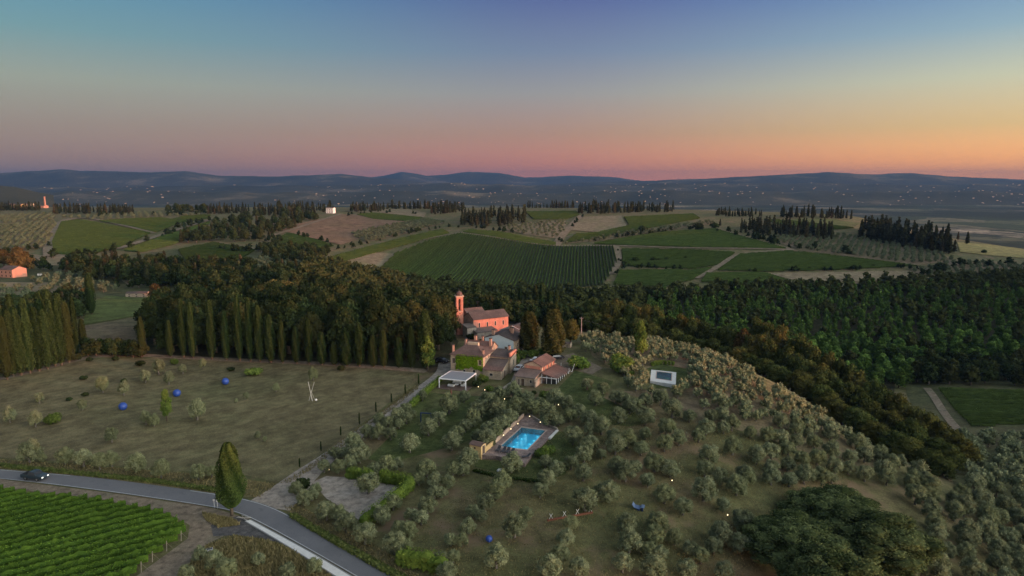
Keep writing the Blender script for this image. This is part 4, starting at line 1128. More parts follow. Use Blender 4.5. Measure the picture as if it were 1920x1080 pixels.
# conifers on the skyline ridge: (polygon of feet, spacing, height in metres)
CL = 'dark conifer in the '
CREST = []
NCON = {'large clump at the right end of the ridge': 44, 'red-brown wood above the striped vineyard': 34, 'two clumps above the right olive slope': 30, 'skyline clump right of the central track': 34, 'skyline row above the ploughed field': 32, 'spaced skyline group on the right ridge': 14, 'low skyline clump on the right ridge': 14, 'long clump left of the white hilltop building': 34}
for poly, sp, hm, lab in (([(470, 405), (540, 405), (620, 399), (625, 392), (560, 392), (480, 396)], 9, 15, 'long clump left of the white hilltop building'), ([(655, 398), (720, 397), (720, 391), (660, 390)], 9, 13, 'clump right of the white hilltop building'),
                          ([(725, 394), (860, 391), (868, 386), (730, 387)], 11, 14, 'skyline row above the ploughed field'), ([(805, 404), (870, 398), (870, 391), (810, 395)], 9, 13, 'clump between ploughed field and central wood'),
                          ([(862, 424), (930, 427), (985, 418), (985, 400), (930, 405), (870, 410)], 9, 16, 'red-brown wood above the striped vineyard'), ([(985, 390), (1075, 391), (1075, 387), (985, 386)], 11, 13, 'skyline row behind the central vineyard'),
                          ([(1082, 403), (1180, 400), (1262, 398), (1262, 393), (1180, 393), (1085, 393)], 9, 15, 'skyline clump right of the central track'), ([(1340, 406), (1430, 408), (1430, 402), (1345, 400)], 11, 10, 'low skyline clump on the right ridge'),
                          ([(1462, 410), (1600, 412), (1600, 406), (1465, 403)], 13, 15, 'spaced skyline group on the right ridge'), ([(1380, 436), (1440, 442), (1560, 452), (1562, 440), (1480, 430), (1390, 425)], 10, 16, 'two clumps above the right olive slope'),
                          ([(1610, 448), (1680, 462), (1790, 480), (1790, 468), (1740, 452), (1620, 430)], 9.5, 20, 'large clump at the right end of the ridge'), ([(100, 402), (200, 402), (200, 395), (100, 394)], 14, 14, 'clump near the far left town'), ([(205, 402), (250, 402), (250, 396), (205, 395)], 12, 11, 'small clump by the orange cottage'),
                          ([(380, 402), (470, 402), (470, 395), (390, 394)], 11, 13, 'skyline row left of the long clump'), ([(0, 396), (75, 396), (75, 392), (0, 392)], 16, 13, 'row in front of the far left town')):
    pts = scatter_px(poly, NCON.get(lab, 22) * 3, sp * .3, len(lab) + 3)
    pts.sort(key=lambda q: q[1])
    for i, p in enumerate(pts):
        s = hm / 12 * rnd.uniform(.5, 1.12)
        if i < NCON.get(lab, 22) * .55: tree('conifer', CON[i % 3], p, (s * .95, s * .95, s), CL + lab, 'conifer', lab)
        else: CREST.append((p, s, i))
stuff('conifer_wood', CREST, CON_LOW, 'rear ranks of the dark conifers along the skyline ridge', 'conifer wood')
for x, y, hpx, lab in ((1813, 458, 24, 'single dark conifer on the golden field at the right edge'), (1796, 450, 16, 'leaning thin tree left of the single conifer at right'), (1350, 424, 14, 'tiny dark conifer on the right ridge path'), (558, 397, 10, 'lone conifer above the copse')):
    p = hit(x, y)[0]; s = hpx * to_px(p)[2] / FPX / 12
    tree('conifer', CON[0], p, s, lab, 'conifer', None)
for i, p in enumerate(scatter_px([(300, 399), (385, 401), (385, 396), (305, 394)], 16, 8, 4)):
    s = rnd.uniform(.9, 1.3); tree('copse_tree', OAK_FAR[i % 3], p, s, 'round tree of the far grove on the left skyline', 'tree', 'far round grove on the left skyline')
# hedgerow trees and bushes along the field edges and tracks of the far hills
HR = []
for line, n_, s0, s1 in (([(100, 483), (200, 478), (225, 470), (330, 436)], 16, .35, .8), ([(330, 430), (395, 415), (430, 425)], 12, .5, .9), ([(405, 470), (480, 475), (520, 455)], 14, .4, .8), ([(560, 492), (640, 498), (700, 515)], 12, .3, .6), ([(620, 470), (690, 458), (780, 436), (840, 425)], 22, .3, .55), ([(1045, 466), (1060, 440), (1090, 408)], 8, .3, .5),
                         ([(1100, 456), (1180, 444), (1300, 428), (1345, 425)], 20, .3, .6), ([(1165, 503), (1300, 505)], 9, .25, .5), ([(1400, 510), (1560, 508), (1720, 503)], 18, .25, .5), ([(1340, 432), (1400, 445), (1490, 466), (1600, 478)], 26, .35, .8), ([(0, 500), (60, 505), (120, 510)], 10, .5, .9), ([(0, 478), (60, 470), (95, 460)], 8, .3, .6), ([(160, 405), (260, 403), (380, 403)], 16, .4, .8),
                         ([(860, 428), (930, 432), (990, 440)], 12, .3, .6), ([(500, 452), (545, 440), (600, 452), (630, 464)], 14, .3, .6), ([(1720, 520), (1800, 500), (1900, 498)], 16, .4, .8), ([(640, 405), (700, 398), (790, 405)], 12, .3, .6), ([(1150, 530), (1165, 500), (1160, 470)], 6, .2, .4), ([(215, 540), (330, 540), (420, 555)], 16, .4, .8)):
    q = resample(np.array(line, float), 2.0)
    for k in range(n_):
        x, y = q[rnd.randrange(len(q))]; HR.append((hit(x + rnd.uniform(-5, 5), y + rnd.uniform(-2, 2))[0], rnd.uniform(s0, s1), k))
stuff('hedgerow', HR, OAK_LOW, 'broken hedgerows and stray trees along the edges of the far fields', 'hedgerow')
# bushes between the vineyards on the right slope
for x, y, wpx in ((1170, 493, 10), (1178, 497, 8), (1192, 487, 14), (1225, 487, 12), (1235, 488, 9), (1250, 486, 9), (1285, 484, 8), (1323, 484, 6), (1517, 503, 7), (1528, 504, 6), (1541, 504, 7), (1637, 499, 8), (1688, 498, 8), (1752, 500, 8), (1845, 472, 10), (1205, 430, 18), (1340, 424, 16), (1310, 426, 22), (595, 470, 16), (1022, 466, 8)):
    p = hit(x, y + wpx * .3)[0]; s = wpx * to_px(p)[2] / FPX / 2.4
    tree('bush', SHRUB_DARK[x % 2][0], p, s, 'round dark bush among the far vineyards', 'bush', 'bushes among the far vineyards')

# ---- single trees and shrubs near the houses
for x, y, wpx, hh, m, nm, lab in ((1070, 632, 36, 1.1, BELT[1], 'oak_tree', 'round golden tree right of the broad cypresses'), (1085, 674, 44, .75, SHRUB[0], 'garden_tree', 'spreading yellow-green tree by the parking place'), (802, 683, 32, 1.0, BRIGHT[0], 'garden_tree', 'yellowing tree at the corner of field and drive'),
                              (962, 672, 26, .9, SHRUB[1], 'garden_shrub', 'dark green shrub behind the white car'), (978, 662, 26, .9, SHRUB[2], 'garden_shrub', 'green shrub left of the small house roof'), (1000, 660, 26, .8, SHRUB[0], 'garden_shrub', 'yellow-green shrub above the small house roof'), (1022, 658, 26, .8, SHRUB[1], 'garden_shrub', 'green shrub below the right broad cypress'),
                              (1165, 678, 50, .9, SHRUB[2], 'garden_tree', 'broad green tree left of the upper pool'), (1200, 663, 28, 1.2, BRIGHT[1], 'garden_tree', 'golden upright tree above the upper pool'), (1022, 742, 22, 1.2, SHRUB[1], 'garden_shrub', 'bright green shrub below the veranda terrace'), (1180, 698, 20, .8, SHRUB[0], 'garden_shrub', 'small green shrub left of the upper pool deck'),
                              (905, 709, 24, 1.0, SHRUB[2], 'garden_shrub', 'flowering shrub right of the pergola'), (893, 718, 20, .9, SHRUB_DARK[0], 'garden_shrub', 'dark shrub at the right post of the pergola'), (918, 726, 20, .7, SHRUB[0], 'garden_shrub', 'low shrub beside the path lamps'), (1000, 735, 14, .8, SHRUB_DARK[1], 'garden_shrub', 'low shrub in front of the small house'),
                              (1016, 846, 30, .9, SHRUB[1], 'garden_shrub', 'left half of the sprawling shrub at the pool corner'), (1032, 842, 26, .8, SHRUB[2], 'garden_shrub', 'right half of the sprawling shrub at the pool corner'), (100, 782, 30, .9, SHRUB[0], 'garden_shrub', 'bright green bush among the field olives'), (313, 782, 22, 1.3, BRIGHT[1], 'garden_tree', 'bright green upright tree on the mown field'),
                              (477, 691, 34, .6, SHRUB[1], 'garden_shrub', 'wide green bush near the field track'), (263, 680, 18, .9, SHRUB_DARK[0], 'garden_shrub', 'dark bush at the top edge of the field'), (327, 678, 16, 1.1, SHRUB[2], 'garden_shrub', 'green bush at the top edge of the field'), (217, 672, 13, 1.1, SHRUB_DARK[1], 'garden_shrub', 'small upright bush by the field track'),
                              (157, 707, 15, .8, SHRUB_DARK[0], 'garden_shrub', 'brown bush alone on the upper field'), (160, 738, 14, .8, SHRUB_DARK[1], 'garden_shrub', 'dark bush behind a thin olive on the field'), (233, 715, 13, 1.1, SHRUB_DARK[0], 'garden_shrub', 'upright dark bush in mid field'), (130, 747, 12, .8, SHRUB_DARK[1], 'garden_shrub', 'small dark bush at the left of the field'),
                              (142, 667, 24, .7, SHRUB_DARK[0], 'garden_shrub', 'low bush at the corner of the field track'), (168, 673, 13, .9, SHRUB_DARK[1], 'garden_shrub', 'round bush beside the corner of the field track'), (434, 690, 16, .7, SHRUB_DARK[0], 'garden_shrub', 'dark low bush left of the wide green bush'), (567, 905, 34, .9, SHRUB_DARK[1], 'garden_shrub', 'dark shrub between the drive and the gravel yard'),
                              (640, 690, 16, 1.0, SHRUB_DARK[0], 'garden_shrub', 'grey bush at the wood end of the field'), (883, 628, 22, .7, SHRUB_DARK[0], 'garden_tree', 'dark tree between church and blue house'), (905, 640, 24, .8, SHRUB_DARK[1], 'garden_tree', 'dark tree left of the blue gable'), (885, 580, 14, 1, SHRUB[0], 'garden_tree', 'yellow-green treetop beside the bell tower'),
                              (845, 640, 20, 1.6, OAK[0], 'oak_tree', 'dark tree below the bell tower')):
    p = hit(x, y + wpx * .36)[0]; s = wpx * to_px(p)[2] / FPX
    w0 = {id(BELT[1]): 9.0, id(AUT[0]): 9.0, id(OAK[0]): 9.0, id(BRIGHT[0]): 4.0, id(BRIGHT[1]): 4.0}.get(id(m), 2.4)
    tree(nm, m, p, (s / w0, s / w0, s / w0 * hh), lab, 'tree' if 'tree' in nm else 'shrub', None)
# ================================================================== VINEYARDS, HEDGES, ROUGH GRASS
def clip_rows(world, direc, spacing, shift=0.0):
    """segments of parallel rows inside a world polygon"""
    P = np.asarray(world, float); d = np.array(direc, float); d /= np.linalg.norm(d); n = np.array([-d[1], d[0]])
    s = P @ n; a = P @ d
    segs = []
    for k in np.arange(s.min() + spacing * (.5 + shift), s.max(), spacing):
        xs = []
        for i in range(len(P)):
            j = (i + 1) % len(P)
            if (s[i] - k) * (s[j] - k) < 0: xs.append(a[i] + (a[j] - a[i]) * (k - s[i]) / (s[j] - s[i]))
        xs.sort()
        for x0, x1 in zip(xs[::2], xs[1::2]):
            if x1 - x0 > 3: segs.append((d * x0 + n * k, d * x1 + n * k))
    return segs
def row_mesh(L, A, B, h, wd, step, ncard, leaf, gaps=0.0):
    """one vine row: an uneven leafy wall"""
    r = L.r; ln = np.linalg.norm(B - A); m = max(2, int(ln / step) + 1)
    t = np.linspace(0, 1, m); P = A + (B - A) * t[:, None]; d = (B - A) / ln; n = np.array([-d[1], d[0]])
    z = H(P[:, 0], P[:, 1])
    hh = h * (1 + r.normal(0, .1, m)); ww = wd * (1 + r.normal(0, .15, m))
    sec = [(-.45, .25), (-.5, .65), (-.2, 1.0), (.2, 1.0), (.5, .65), (.45, .25)]
    V = np.stack([np.column_stack([P + n * (ww * q)[:, None] + r.normal(0, .05, (m, 2)), z + hh * f + r.normal(0, .04, m)]) for q, f in sec], 1)
    k = len(sec); F = []
    i = np.arange(m - 1)[:, None] * k + np.arange(k - 1)[None]
    Q = np.stack([i, i + 1, i + k + 1, i + k], -1).reshape(-1, 4)
    F = np.concatenate([Q[:, [0, 1, 2]], Q[:, [0, 2, 3]]])
    L.add(V.reshape(-1, 3) * 1.0, F, np.repeat(np.clip(r.normal(.22, .15, m), 0, 1), k))  # gap shade put into the tone: strip darker than its leaves
    if ncard:
        c = int(ncard * ln); tt = r.uniform(0, 1, c); a = r.uniform(0, np.pi, c)
        q = A + (B - A) * tt[:, None]; zz = np.interp(tt, t, z)
        C = np.column_stack([q + n * (np.cos(a) * wd * .55 * r.uniform(.8, 1.25, c))[:, None], zz + h * (.35 + .68 * np.sin(a) * r.uniform(.75, 1.15, c))])
        Nn = np.column_stack([n[None] * np.cos(a)[:, None], np.sin(a)])
        L.cards(C, Nn, leaf, .6, .7)
def vineyard(pxpoly, direc, spacing, h, wd, step, ncard, leaf, mat, label, group=None, single=False, world=None, shift=0, seed=1):
    W = ground_poly(pxpoly, 2) if world is None else np.array(world)
    segs = clip_rows(W, direc, spacing, shift)
    if single:
        L = Leaves(seed)
        for A, B in segs: row_mesh(L, A, B, h, wd, step, ncard, leaf)
        tag(new_obj('vineyard', L.mesh('vineyard', MAT[mat])), label, 'vineyard', kind='stuff')
        return segs
    for i, (A, B) in enumerate(segs):
        L = Leaves(seed * 1000 + i); row_mesh(L, A, B, h, wd, step, ncard, leaf)
        tag(new_obj('vine_row', L.mesh('vine_row', MAT[mat])), label % words_n(i + 1), 'vine row', group)
    return segs
NEARV = [(-90, 908), (0, 920), (60, 931), (180, 940), (310, 966), (345, 988), (350, 1003), (325, 1022), (285, 1050), (255, 1078), (240, 1100), (200, 1130), (-90, 1130)]
a = hit([348, 62], [998, 1073])
segs = vineyard(NEARV, (a[0] - a[1])[:2], 2.25, 1.35, .5, .6, 60, .13, 'vine_leaf', '%s leafy vine row of the near vineyard, counted from the lower right', 'vine rows of the near vineyard', seed=3)
# wooden end posts of the near vineyard
plain('post_wood', (.30, .26, .21), .9, .1, .2, 5)
n = 0
for i, (A, B) in enumerate(segs):
    p = B if (B[0] > A[0]) else A
    q = to_px(np.array([*p, 0]))
    if 0 < q[0] < 420 and 1000 < q[1] < 1075 and n < 4:
        d = (B - A) / np.linalg.norm(B - A); d = d if B[0] > A[0] else -d
        e = p + d * .5; z = float(H(e[0], e[1])); mb = MB()
        mb.tube([(0, 0, -.3), (d[0] * .12, d[1] * .12, 1.75)], .045, 6)
        mb.tube([(0, 0, 1.6), (d[0] * 1.1, d[1] * 1.1, 0.0)], .012, 4)
        tag(mb.build('vine_post', MAT['post_wood'], None, (e[0], e[1], z)), 'pale wooden end post of the %s vine row' % words_n(i + 1), 'post', 'end posts of the near vineyard'); n += 1
CV = [(706, 512), (742, 476), (800, 453), (862, 438), (930, 448), (1000, 459), (1045, 463), (1150, 463), (1158, 490), (1145, 515), (1130, 535), (1000, 548), (850, 545), (720, 538)]
sheet('vineyard_ground', CV, 'vineyard_soil', .35)
vineyard(CV, (.1, 1), 2.9, 1.9, 1.0, 3.0, 2.2, .42, 'vine_far', '%s row of the striped central vineyard, counted from its right side', 'rows of the striped central vineyard', seed=5)
FV = [([(570, 497), (640, 478), (700, 462), (770, 444), (830, 431), (842, 438), (740, 465), (640, 492)], (1, .9), 'narrow green vineyard strip left of the striped one'),
      ([(98, 455), (115, 417), (150, 413), (215, 425), (282, 438), (225, 465), (150, 482), (102, 476)], (1, .25), 'large vineyard beside the pale track at left'),
      ([(185, 415), (230, 412), (300, 409), (345, 416), (292, 437), (240, 424)], (1, .3), 'vineyard behind the two crossing farm tracks'),
      ([(345, 406), (395, 404), (392, 410), (340, 418), (318, 414)], (1, .3), 'small far vineyard on the left skyline'),
      ([(232, 471), (300, 446), (395, 416), (385, 430), (330, 458), (265, 474)], (1, .6), 'vineyard below the diagonal farm track'),
      ([(335, 470), (400, 456), (478, 470), (440, 495), (400, 499), (350, 490)], (1, -.2), 'half-brown vineyard in the left hollow'),
      ([(880, 432), (935, 436), (1042, 456), (1042, 462), (985, 456), (930, 446), (868, 436)], (1, .1), 'vineyard strip above the striped one'),
      ([(1060, 456), (1080, 440), (1120, 437), (1180, 424), (1170, 408), (1300, 402), (1312, 410), (1240, 424), (1140, 444)], (1, .2), 'vineyard along the top of the central ridge'),
      ([(1110, 458), (1180, 446), (1250, 436), (1340, 430), (1410, 450), (1475, 467), (1300, 464), (1160, 460)], (1, -.05), 'broad upper vineyard on the right slope'),
      ([(1166, 468), (1300, 470), (1378, 475), (1345, 498), (1300, 505), (1168, 500)], (1, 0.0), 'middle vineyard left of the zigzag track'),
      ([(1162, 508), (1300, 508), (1338, 502), (1298, 526), (1240, 540), (1150, 535)], (1, -.05), 'lower vineyard left of the zigzag track'),
      ([(1388, 478), (1480, 472), (1600, 485), (1720, 500), (1560, 507), (1440, 510), (1345, 508)], (1, .02), 'vineyard right of the zigzag track'),
      ([(1325, 514), (1430, 512), (1480, 528), (1400, 535), (1315, 530)], (1, 0), 'lowest vineyard right of the zigzag track'),
      ([(500, 462), (540, 438), (590, 450), (625, 462), (600, 470), (560, 488)], (1, -.3), 'vineyard below the ploughed field'),
      ([(670, 403), (700, 400), (740, 404), (792, 409), (780, 417), (700, 411)], (1, .1), 'vineyard on the skyline above the ploughed field'),
      ([(985, 398), (1080, 397), (1086, 404), (1060, 412), (1000, 412)], (1, .2), 'small vineyard on the central skyline'),
      ([(1430, 412), (1480, 415), (1600, 428), (1560, 432), (1470, 425)], (1, 0), 'vineyard between the conifer clumps at right'),
      ([(415, 550), (460, 540), (492, 534), (488, 540), (440, 552)], (1, .5), 'tiny vineyard behind the left wood')]
for i, (poly, dr, lab) in enumerate(FV):
    sheet('vineyard_ground', poly, 'vineyard_soil', .3)
    vineyard(poly, dr, 3.0, 1.8, 1.5, 4.0, 1.0, .55, 'vine_far', lab, single=True, seed=20 + i)
RVP = [(1757, 728), (1840, 732), (1975, 738), (1975, 800), (1880, 800), (1822, 802), (1790, 770)]
sheet('vineyard_ground', RVP, 'vineyard_soil', .12)
vineyard(RVP, (1, -.12), 3.2, 1.3, .7, 1.6, 7, .24, 'vine_far', '%s vine row of the vineyard at the right edge, counted from the front', 'vine rows of the right-edge vineyard', seed=9)

# ---- hedges: clipped blocks of leaves along world polylines
def hedge(name, pts, wd, h, label, group=None, mat='hedge_leaf', dens=60, leaf=.13, seed=1, cat='hedge'):
    P = px_line(pts); L = Leaves(seed)
    for A, B in zip(P[:-1], P[1:]):
        ln = np.linalg.norm(B - A); d = (B - A) / ln; n = np.array([-d[1], d[0]])
        m = max(3, int(ln / .7)); t = np.linspace(0, 1, m)
        for k in range(m):
            q = A + (B - A) * t[k]; z = float(H(q[0], q[1])); r_ = L.r
            hh = h * (1 + r_.normal(0, .06)); w2 = wd * .5 * (1 + r_.normal(0, .07))
            L.lobe((q[0] + r_.normal(0, .06), q[1] + r_.normal(0, .06), z + hh * .3), (w2, w2, hh * .42), 10, leaf, .95)
            L.lobe((q[0] + r_.normal(0, .06), q[1] + r_.normal(0, .06), z + hh * .66), (w2, w2, hh * .36), 18, leaf, .93)
        c = int(dens * ln); tt = L.r.uniform(0, 1, c); side = L.r.uniform(-1, 1, c)
        q = A + (B - A) * tt[:, None]; zz = H(q[:, 0], q[:, 1])
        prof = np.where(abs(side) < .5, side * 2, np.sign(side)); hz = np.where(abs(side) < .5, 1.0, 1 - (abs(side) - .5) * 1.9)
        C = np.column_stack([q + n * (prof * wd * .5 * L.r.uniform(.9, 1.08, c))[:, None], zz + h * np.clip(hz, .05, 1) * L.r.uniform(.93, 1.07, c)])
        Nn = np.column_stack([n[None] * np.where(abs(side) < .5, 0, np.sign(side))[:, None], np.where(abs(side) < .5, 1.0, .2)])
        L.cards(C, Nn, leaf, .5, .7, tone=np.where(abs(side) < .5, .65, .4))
    tag(new_obj(name, L.mesh(name, MAT[mat])), label, cat, group)
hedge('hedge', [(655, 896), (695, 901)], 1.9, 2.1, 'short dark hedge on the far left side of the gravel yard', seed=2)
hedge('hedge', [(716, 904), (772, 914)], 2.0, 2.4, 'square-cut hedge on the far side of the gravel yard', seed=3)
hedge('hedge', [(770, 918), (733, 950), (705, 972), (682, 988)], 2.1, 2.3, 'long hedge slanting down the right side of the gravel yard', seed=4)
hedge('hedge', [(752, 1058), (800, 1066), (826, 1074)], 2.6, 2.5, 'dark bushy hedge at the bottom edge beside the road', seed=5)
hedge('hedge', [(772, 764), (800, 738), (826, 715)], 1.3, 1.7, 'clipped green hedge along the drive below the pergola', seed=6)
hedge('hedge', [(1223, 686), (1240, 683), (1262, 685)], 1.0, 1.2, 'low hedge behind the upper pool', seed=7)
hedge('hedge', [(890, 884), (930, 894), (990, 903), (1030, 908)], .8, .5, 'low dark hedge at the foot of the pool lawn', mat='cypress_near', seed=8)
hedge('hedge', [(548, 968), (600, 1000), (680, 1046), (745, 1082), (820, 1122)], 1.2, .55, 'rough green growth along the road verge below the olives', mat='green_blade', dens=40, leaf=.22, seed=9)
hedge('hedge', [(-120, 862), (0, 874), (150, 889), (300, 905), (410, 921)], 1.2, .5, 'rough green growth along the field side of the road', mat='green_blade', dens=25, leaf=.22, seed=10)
# ---- rough dry grass, tufts
def tufts(pxpoly, count, hgt, label, seed, mat='grass_blade', world=None):
    W = ground_poly(pxpoly, 3); r = np.random.default_rng(seed)
    lo, hi = W.min(0), W.max(0)
    P = r.uniform(lo, hi, (count * 3, 2)); P = P[in_poly(P, W)][:count]
    for dk in DECKS: P = P[~in_poly(P, dk)]
    z = H(P[:, 0], P[:, 1]); n = len(P)
    a = r.uniform(0, 6.28, n); s = hgt * r.uniform(.5, 1.4, n); lean = r.normal(0, .35, (n, 2)) * s[:, None]
    dx = np.column_stack([np.cos(a), np.sin(a)]) * (s * .32)[:, None]
    V = np.stack([np.column_stack([P - dx, z - .03]), np.column_stack([P + dx, z - .03]), np.column_stack([P + lean + dx * .3, z + s])], 1).reshape(-1, 3)
    F = np.arange(n * 3).reshape(-1, 3)
    tag(new_obj('grass', np_mesh('grass', V, F, MAT[mat], np.repeat(r.uniform(0, 1, n), 3))), label, 'grass', kind='stuff')
tufts([(330, 1085), (392, 1022), (440, 1006), (500, 1014), (545, 1032), (620, 1082), (680, 1130), (300, 1130)], 16000, .5, 'tall dry grass below the footway', 1)
tufts([(-260, 840), (0, 862), (150, 872), (300, 884), (420, 893), (520, 908), (490, 934), (400, 923), (200, 896), (0, 878), (-260, 853)], 16000, .3, 'dry verge grass between field and road', 2)
tufts([(548, 965), (620, 1008), (760, 1085), (860, 1150), (900, 1150), (800, 1085), (690, 1015), (620, 985), (560, 945), (530, 950)], 9000, .3, 'dry verge grass between road and olive grove', 3)
tufts([(520, 908), (560, 888), (640, 826), (700, 782), (780, 722), (786, 728), (700, 796), (610, 862), (550, 905)], 8000, .35, 'weeds on the bank between field and drive', 4)
tufts([(700, 1090), (760, 1010), (1000, 830), (1150, 760), (1330, 790), (1600, 900), (1400, 1090)], 30000, .2, 'thin dry grass under the olives', 5)
tufts([(380, 962), (440, 975), (450, 985), (410, 990), (385, 975)], 2500, .4, 'dry grass round the foot of the lone cypress', 6)
FIELDW = [(-200, 775), (0, 720), (160, 680), (500, 688), (780, 700), (640, 818), (520, 900), (300, 876), (0, 852)]
tufts(FIELDW, 26000, .13, 'cut stubble on the mown field', 7)
# small bushes in the rough corner
for x, y, wpx, lab in ((400, 1052, 40, 'grey-green bush in the rough grass, left'), (425, 1068, 44, 'grey-green bush at the bottom edge of the rough grass'), (485, 1050, 30, 'grey sapling in the dry grass'), (590, 1062, 34, 'sparse sapling leaning over the footway'), (375, 1040, 30, 'dark bush beside the white trough'), (540, 1072, 36, 'green bush at the bottom edge near the footway'), (350, 1075, 34, 'pale bush where the track leaves the picture')):
    p = hit(x, y + wpx * .4)[0]; s = wpx * to_px(p)[2] / FPX / 4.1
    tree('rough_bush', OLIVE[int(x) % 6], p, s * .95, lab, 'bush', None)
# ================================================================== BUILDINGS
def stone_mat(name, c1, c2, c3, scale=2.2):
    m, nt, o = base_mat(name)
    tc = N(nt, 'ShaderNodeTexCoord').outputs['Object']
    vo = N(nt, 'ShaderNodeTexVoronoi'); vo.inputs['Scale'].default_value = scale
    mp = N(nt, 'ShaderNodeMapping'); mp.inputs['Scale'].default_value = (1, 1, 1.8)
    nt.links.new(tc, mp.inputs[0]); nt.links.new(mp.outputs[0], vo.inputs['Vector'])
    sp = N(nt, 'ShaderNodeSeparateColor'); nt.links.new(vo.outputs['Color'], sp.inputs[0])
    c = ramp(nt, sp.outputs[0], [(0, c1), (.5, c2), (1, c3)])
    st = ramp(nt, noise(nt, .5, 5, tc, .65), [(.3, (.75, .75, .75)), (.7, (1.2, 1.2, 1.2))])
    c = mixc(nt, 1.0, c, st, 'MULTIPLY')
    principled(nt, o, c, .9, .15, vo.outputs['Distance'], .5, .05); MAT[name] = m
stone_mat('stone', (.30, .24, .17), (.38, .31, .23), (.25, .21, .16))
stone_mat('stone_grey', (.27, .24, .20), (.33, .29, .24), (.22, .20, .17))
stone_mat('brick_wall', (.42, .18, .13), (.48, .22, .16), (.37, .165, .12), 4.0)
stone_mat('brick_pale', (.42, .30, .22), (.48, .36, .27), (.38, .27, .20), 4.0)
def tile_mat(name, c1, c2, c3):
    m, nt, o = base_mat(name)
    tc = N(nt, 'ShaderNodeTexCoord').outputs['UV']
    g = N(nt, 'ShaderNodeTexCoord').outputs['Object']
    wv = N(nt, 'ShaderNodeTexWave', wave_type='BANDS', bands_direction='X'); wv.inputs['Scale'].default_value = 1.15; wv.inputs['Distortion'].default_value = .4; wv.inputs['Detail'].default_value = 2
    nt.links.new(tc, wv.inputs['Vector'])
    c = ramp(nt, noise(nt, 1.6, 6, g, .7), [(.25, c1), (.5, c2), (.75, c3)])
    c = mixc(nt, 1.0, c, ramp(nt, noise(nt, .25, 4, g, .6), [(.3, (.7, .7, .72)), (.7, (1.25, 1.2, 1.2))]), 'MULTIPLY')
    c = mixc(nt, 1.0, c, ramp(nt, wv.outputs['Fac'], [(.1, (.72, .72, .72)), (.6, (1.1, 1.1, 1.1))]), 'MULTIPLY')
    principled(nt, o, c, .9, .15, wv.outputs['Fac'], .8, .08); MAT[name] = m
tile_mat('roof_tile', (.085, .070, .063), (.12, .096, .086), (.155, .12, .102))
tile_mat('roof_tile_red', (.105, .076, .066), (.145, .10, .085), (.185, .122, .10))
tile_mat('roof_tile_grey', (.11, .098, .088), (.15, .13, .115), (.19, .165, .145))
plain('plaster_blue', (.50, .585, .62), .85, .2, .06, .8)
plain('plaster_white', (.62, .60, .56), .85, .2, .08, .8)
plain('plaster_cream', (.50, .40, .28), .85, .2, .1, .8)
plain('plaster_ochre', (.52, .36, .17), .85, .2, .1, .8)
plain('plaster_red', (.40, .20, .14), .85, .2, .12, .8)
plain('surround', (.42, .37, .30), .85, .2, .1, 2)
plain('dark_pane', (.03, .032, .036), .15, .6, .1, 1, 0)
plain('shutter', (.075, .06, .05), .7, .3, .15, 3)
plain('door_wood', (.09, .06, .04), .7, .3, .2, 3)
plain('white_metal', (.70, .70, .70), .45, .5, .05, 2, 0)
plain('louvre', (.23, .23, .245), .5, .5, .06, 2, 0)
plain('deck_wood', (.14, .095, .075), .75, .3, .2, 4)
plain('cushion', (.62, .60, .56), .9, .1, .08, 4)
plain('rust', (.17, .07, .04), .85, .2, .3, 6)
plain('iron', (.035, .035, .04), .55, .5, .2, 6)
plain('chimney_brick', (.38, .24, .18), .9, .1, .2, 5)

def roof_mesh(slopes, name, mat, th=.16):
    """tile slopes as plates; UV x runs along the eave in metres so that the tile rows run down the slope"""
    mb = MB(); uv = []
    for q in slopes:
        n0 = len(mb.f); mb.slab(q, th)
        e = (Vector(q[1]) - Vector(q[0])).normalized()
        for f in mb.f[n0:]:
            for i in f: uv.append(((Vector(mb.v[i]) - Vector(q[0])).dot(e), Vector(mb.v[i]).z))
    me = mb.mesh(name, MAT[mat])
    l = me.uv_layers.new(name='UVMap')
    l.data.foreach_set('uv', [c for p in uv for c in p])
    return me
def gable(x0, x1, y0, y1, z, rise, axis='x', over=.35):
    """two slopes of a gable roof; each listed from its eave"""
    if axis == 'x':
        ym = (y0 + y1) / 2; k = over * rise / ((y1 - y0) / 2)
        a, b = x0 - over * .6, x1 + over * .6
        return [[(a, y0 - over, z - k), (b, y0 - over, z - k), (b, ym, z + rise), (a, ym, z + rise)], [(b, y1 + over, z - k), (a, y1 + over, z - k), (a, ym, z + rise), (b, ym, z + rise)]]
    xm = (x0 + x1) / 2; k = over * rise / ((x1 - x0) / 2)
    a, b = y0 - over * .6, y1 + over * .6
    return [[(x1 + over, a, z - k), (x1 + over, b, z - k), (xm, b, z + rise), (xm, a, z + rise)], [(x0 - over, b, z - k), (x0 - over, a, z - k), (xm, a, z + rise), (xm, b, z + rise)]]
def hip(x0, x1, y0, y1, z, rise, inset, over=.4):
    ym = (y0 + y1) / 2; k = over * rise / ((y1 - y0) / 2)
    A, B, C_, D = (x0 - over, y0 - over, z - k), (x1 + over, y0 - over, z - k), (x1 + over, y1 + over, z - k), (x0 - over, y1 + over, z - k)
    r0, r1 = (x0 + inset, ym, z + rise), (x1 - inset, ym, z + rise)
    return [[A, B, r1, r0], [C_, D, r0, r1], [B, C_, r1], [D, A, r0]]
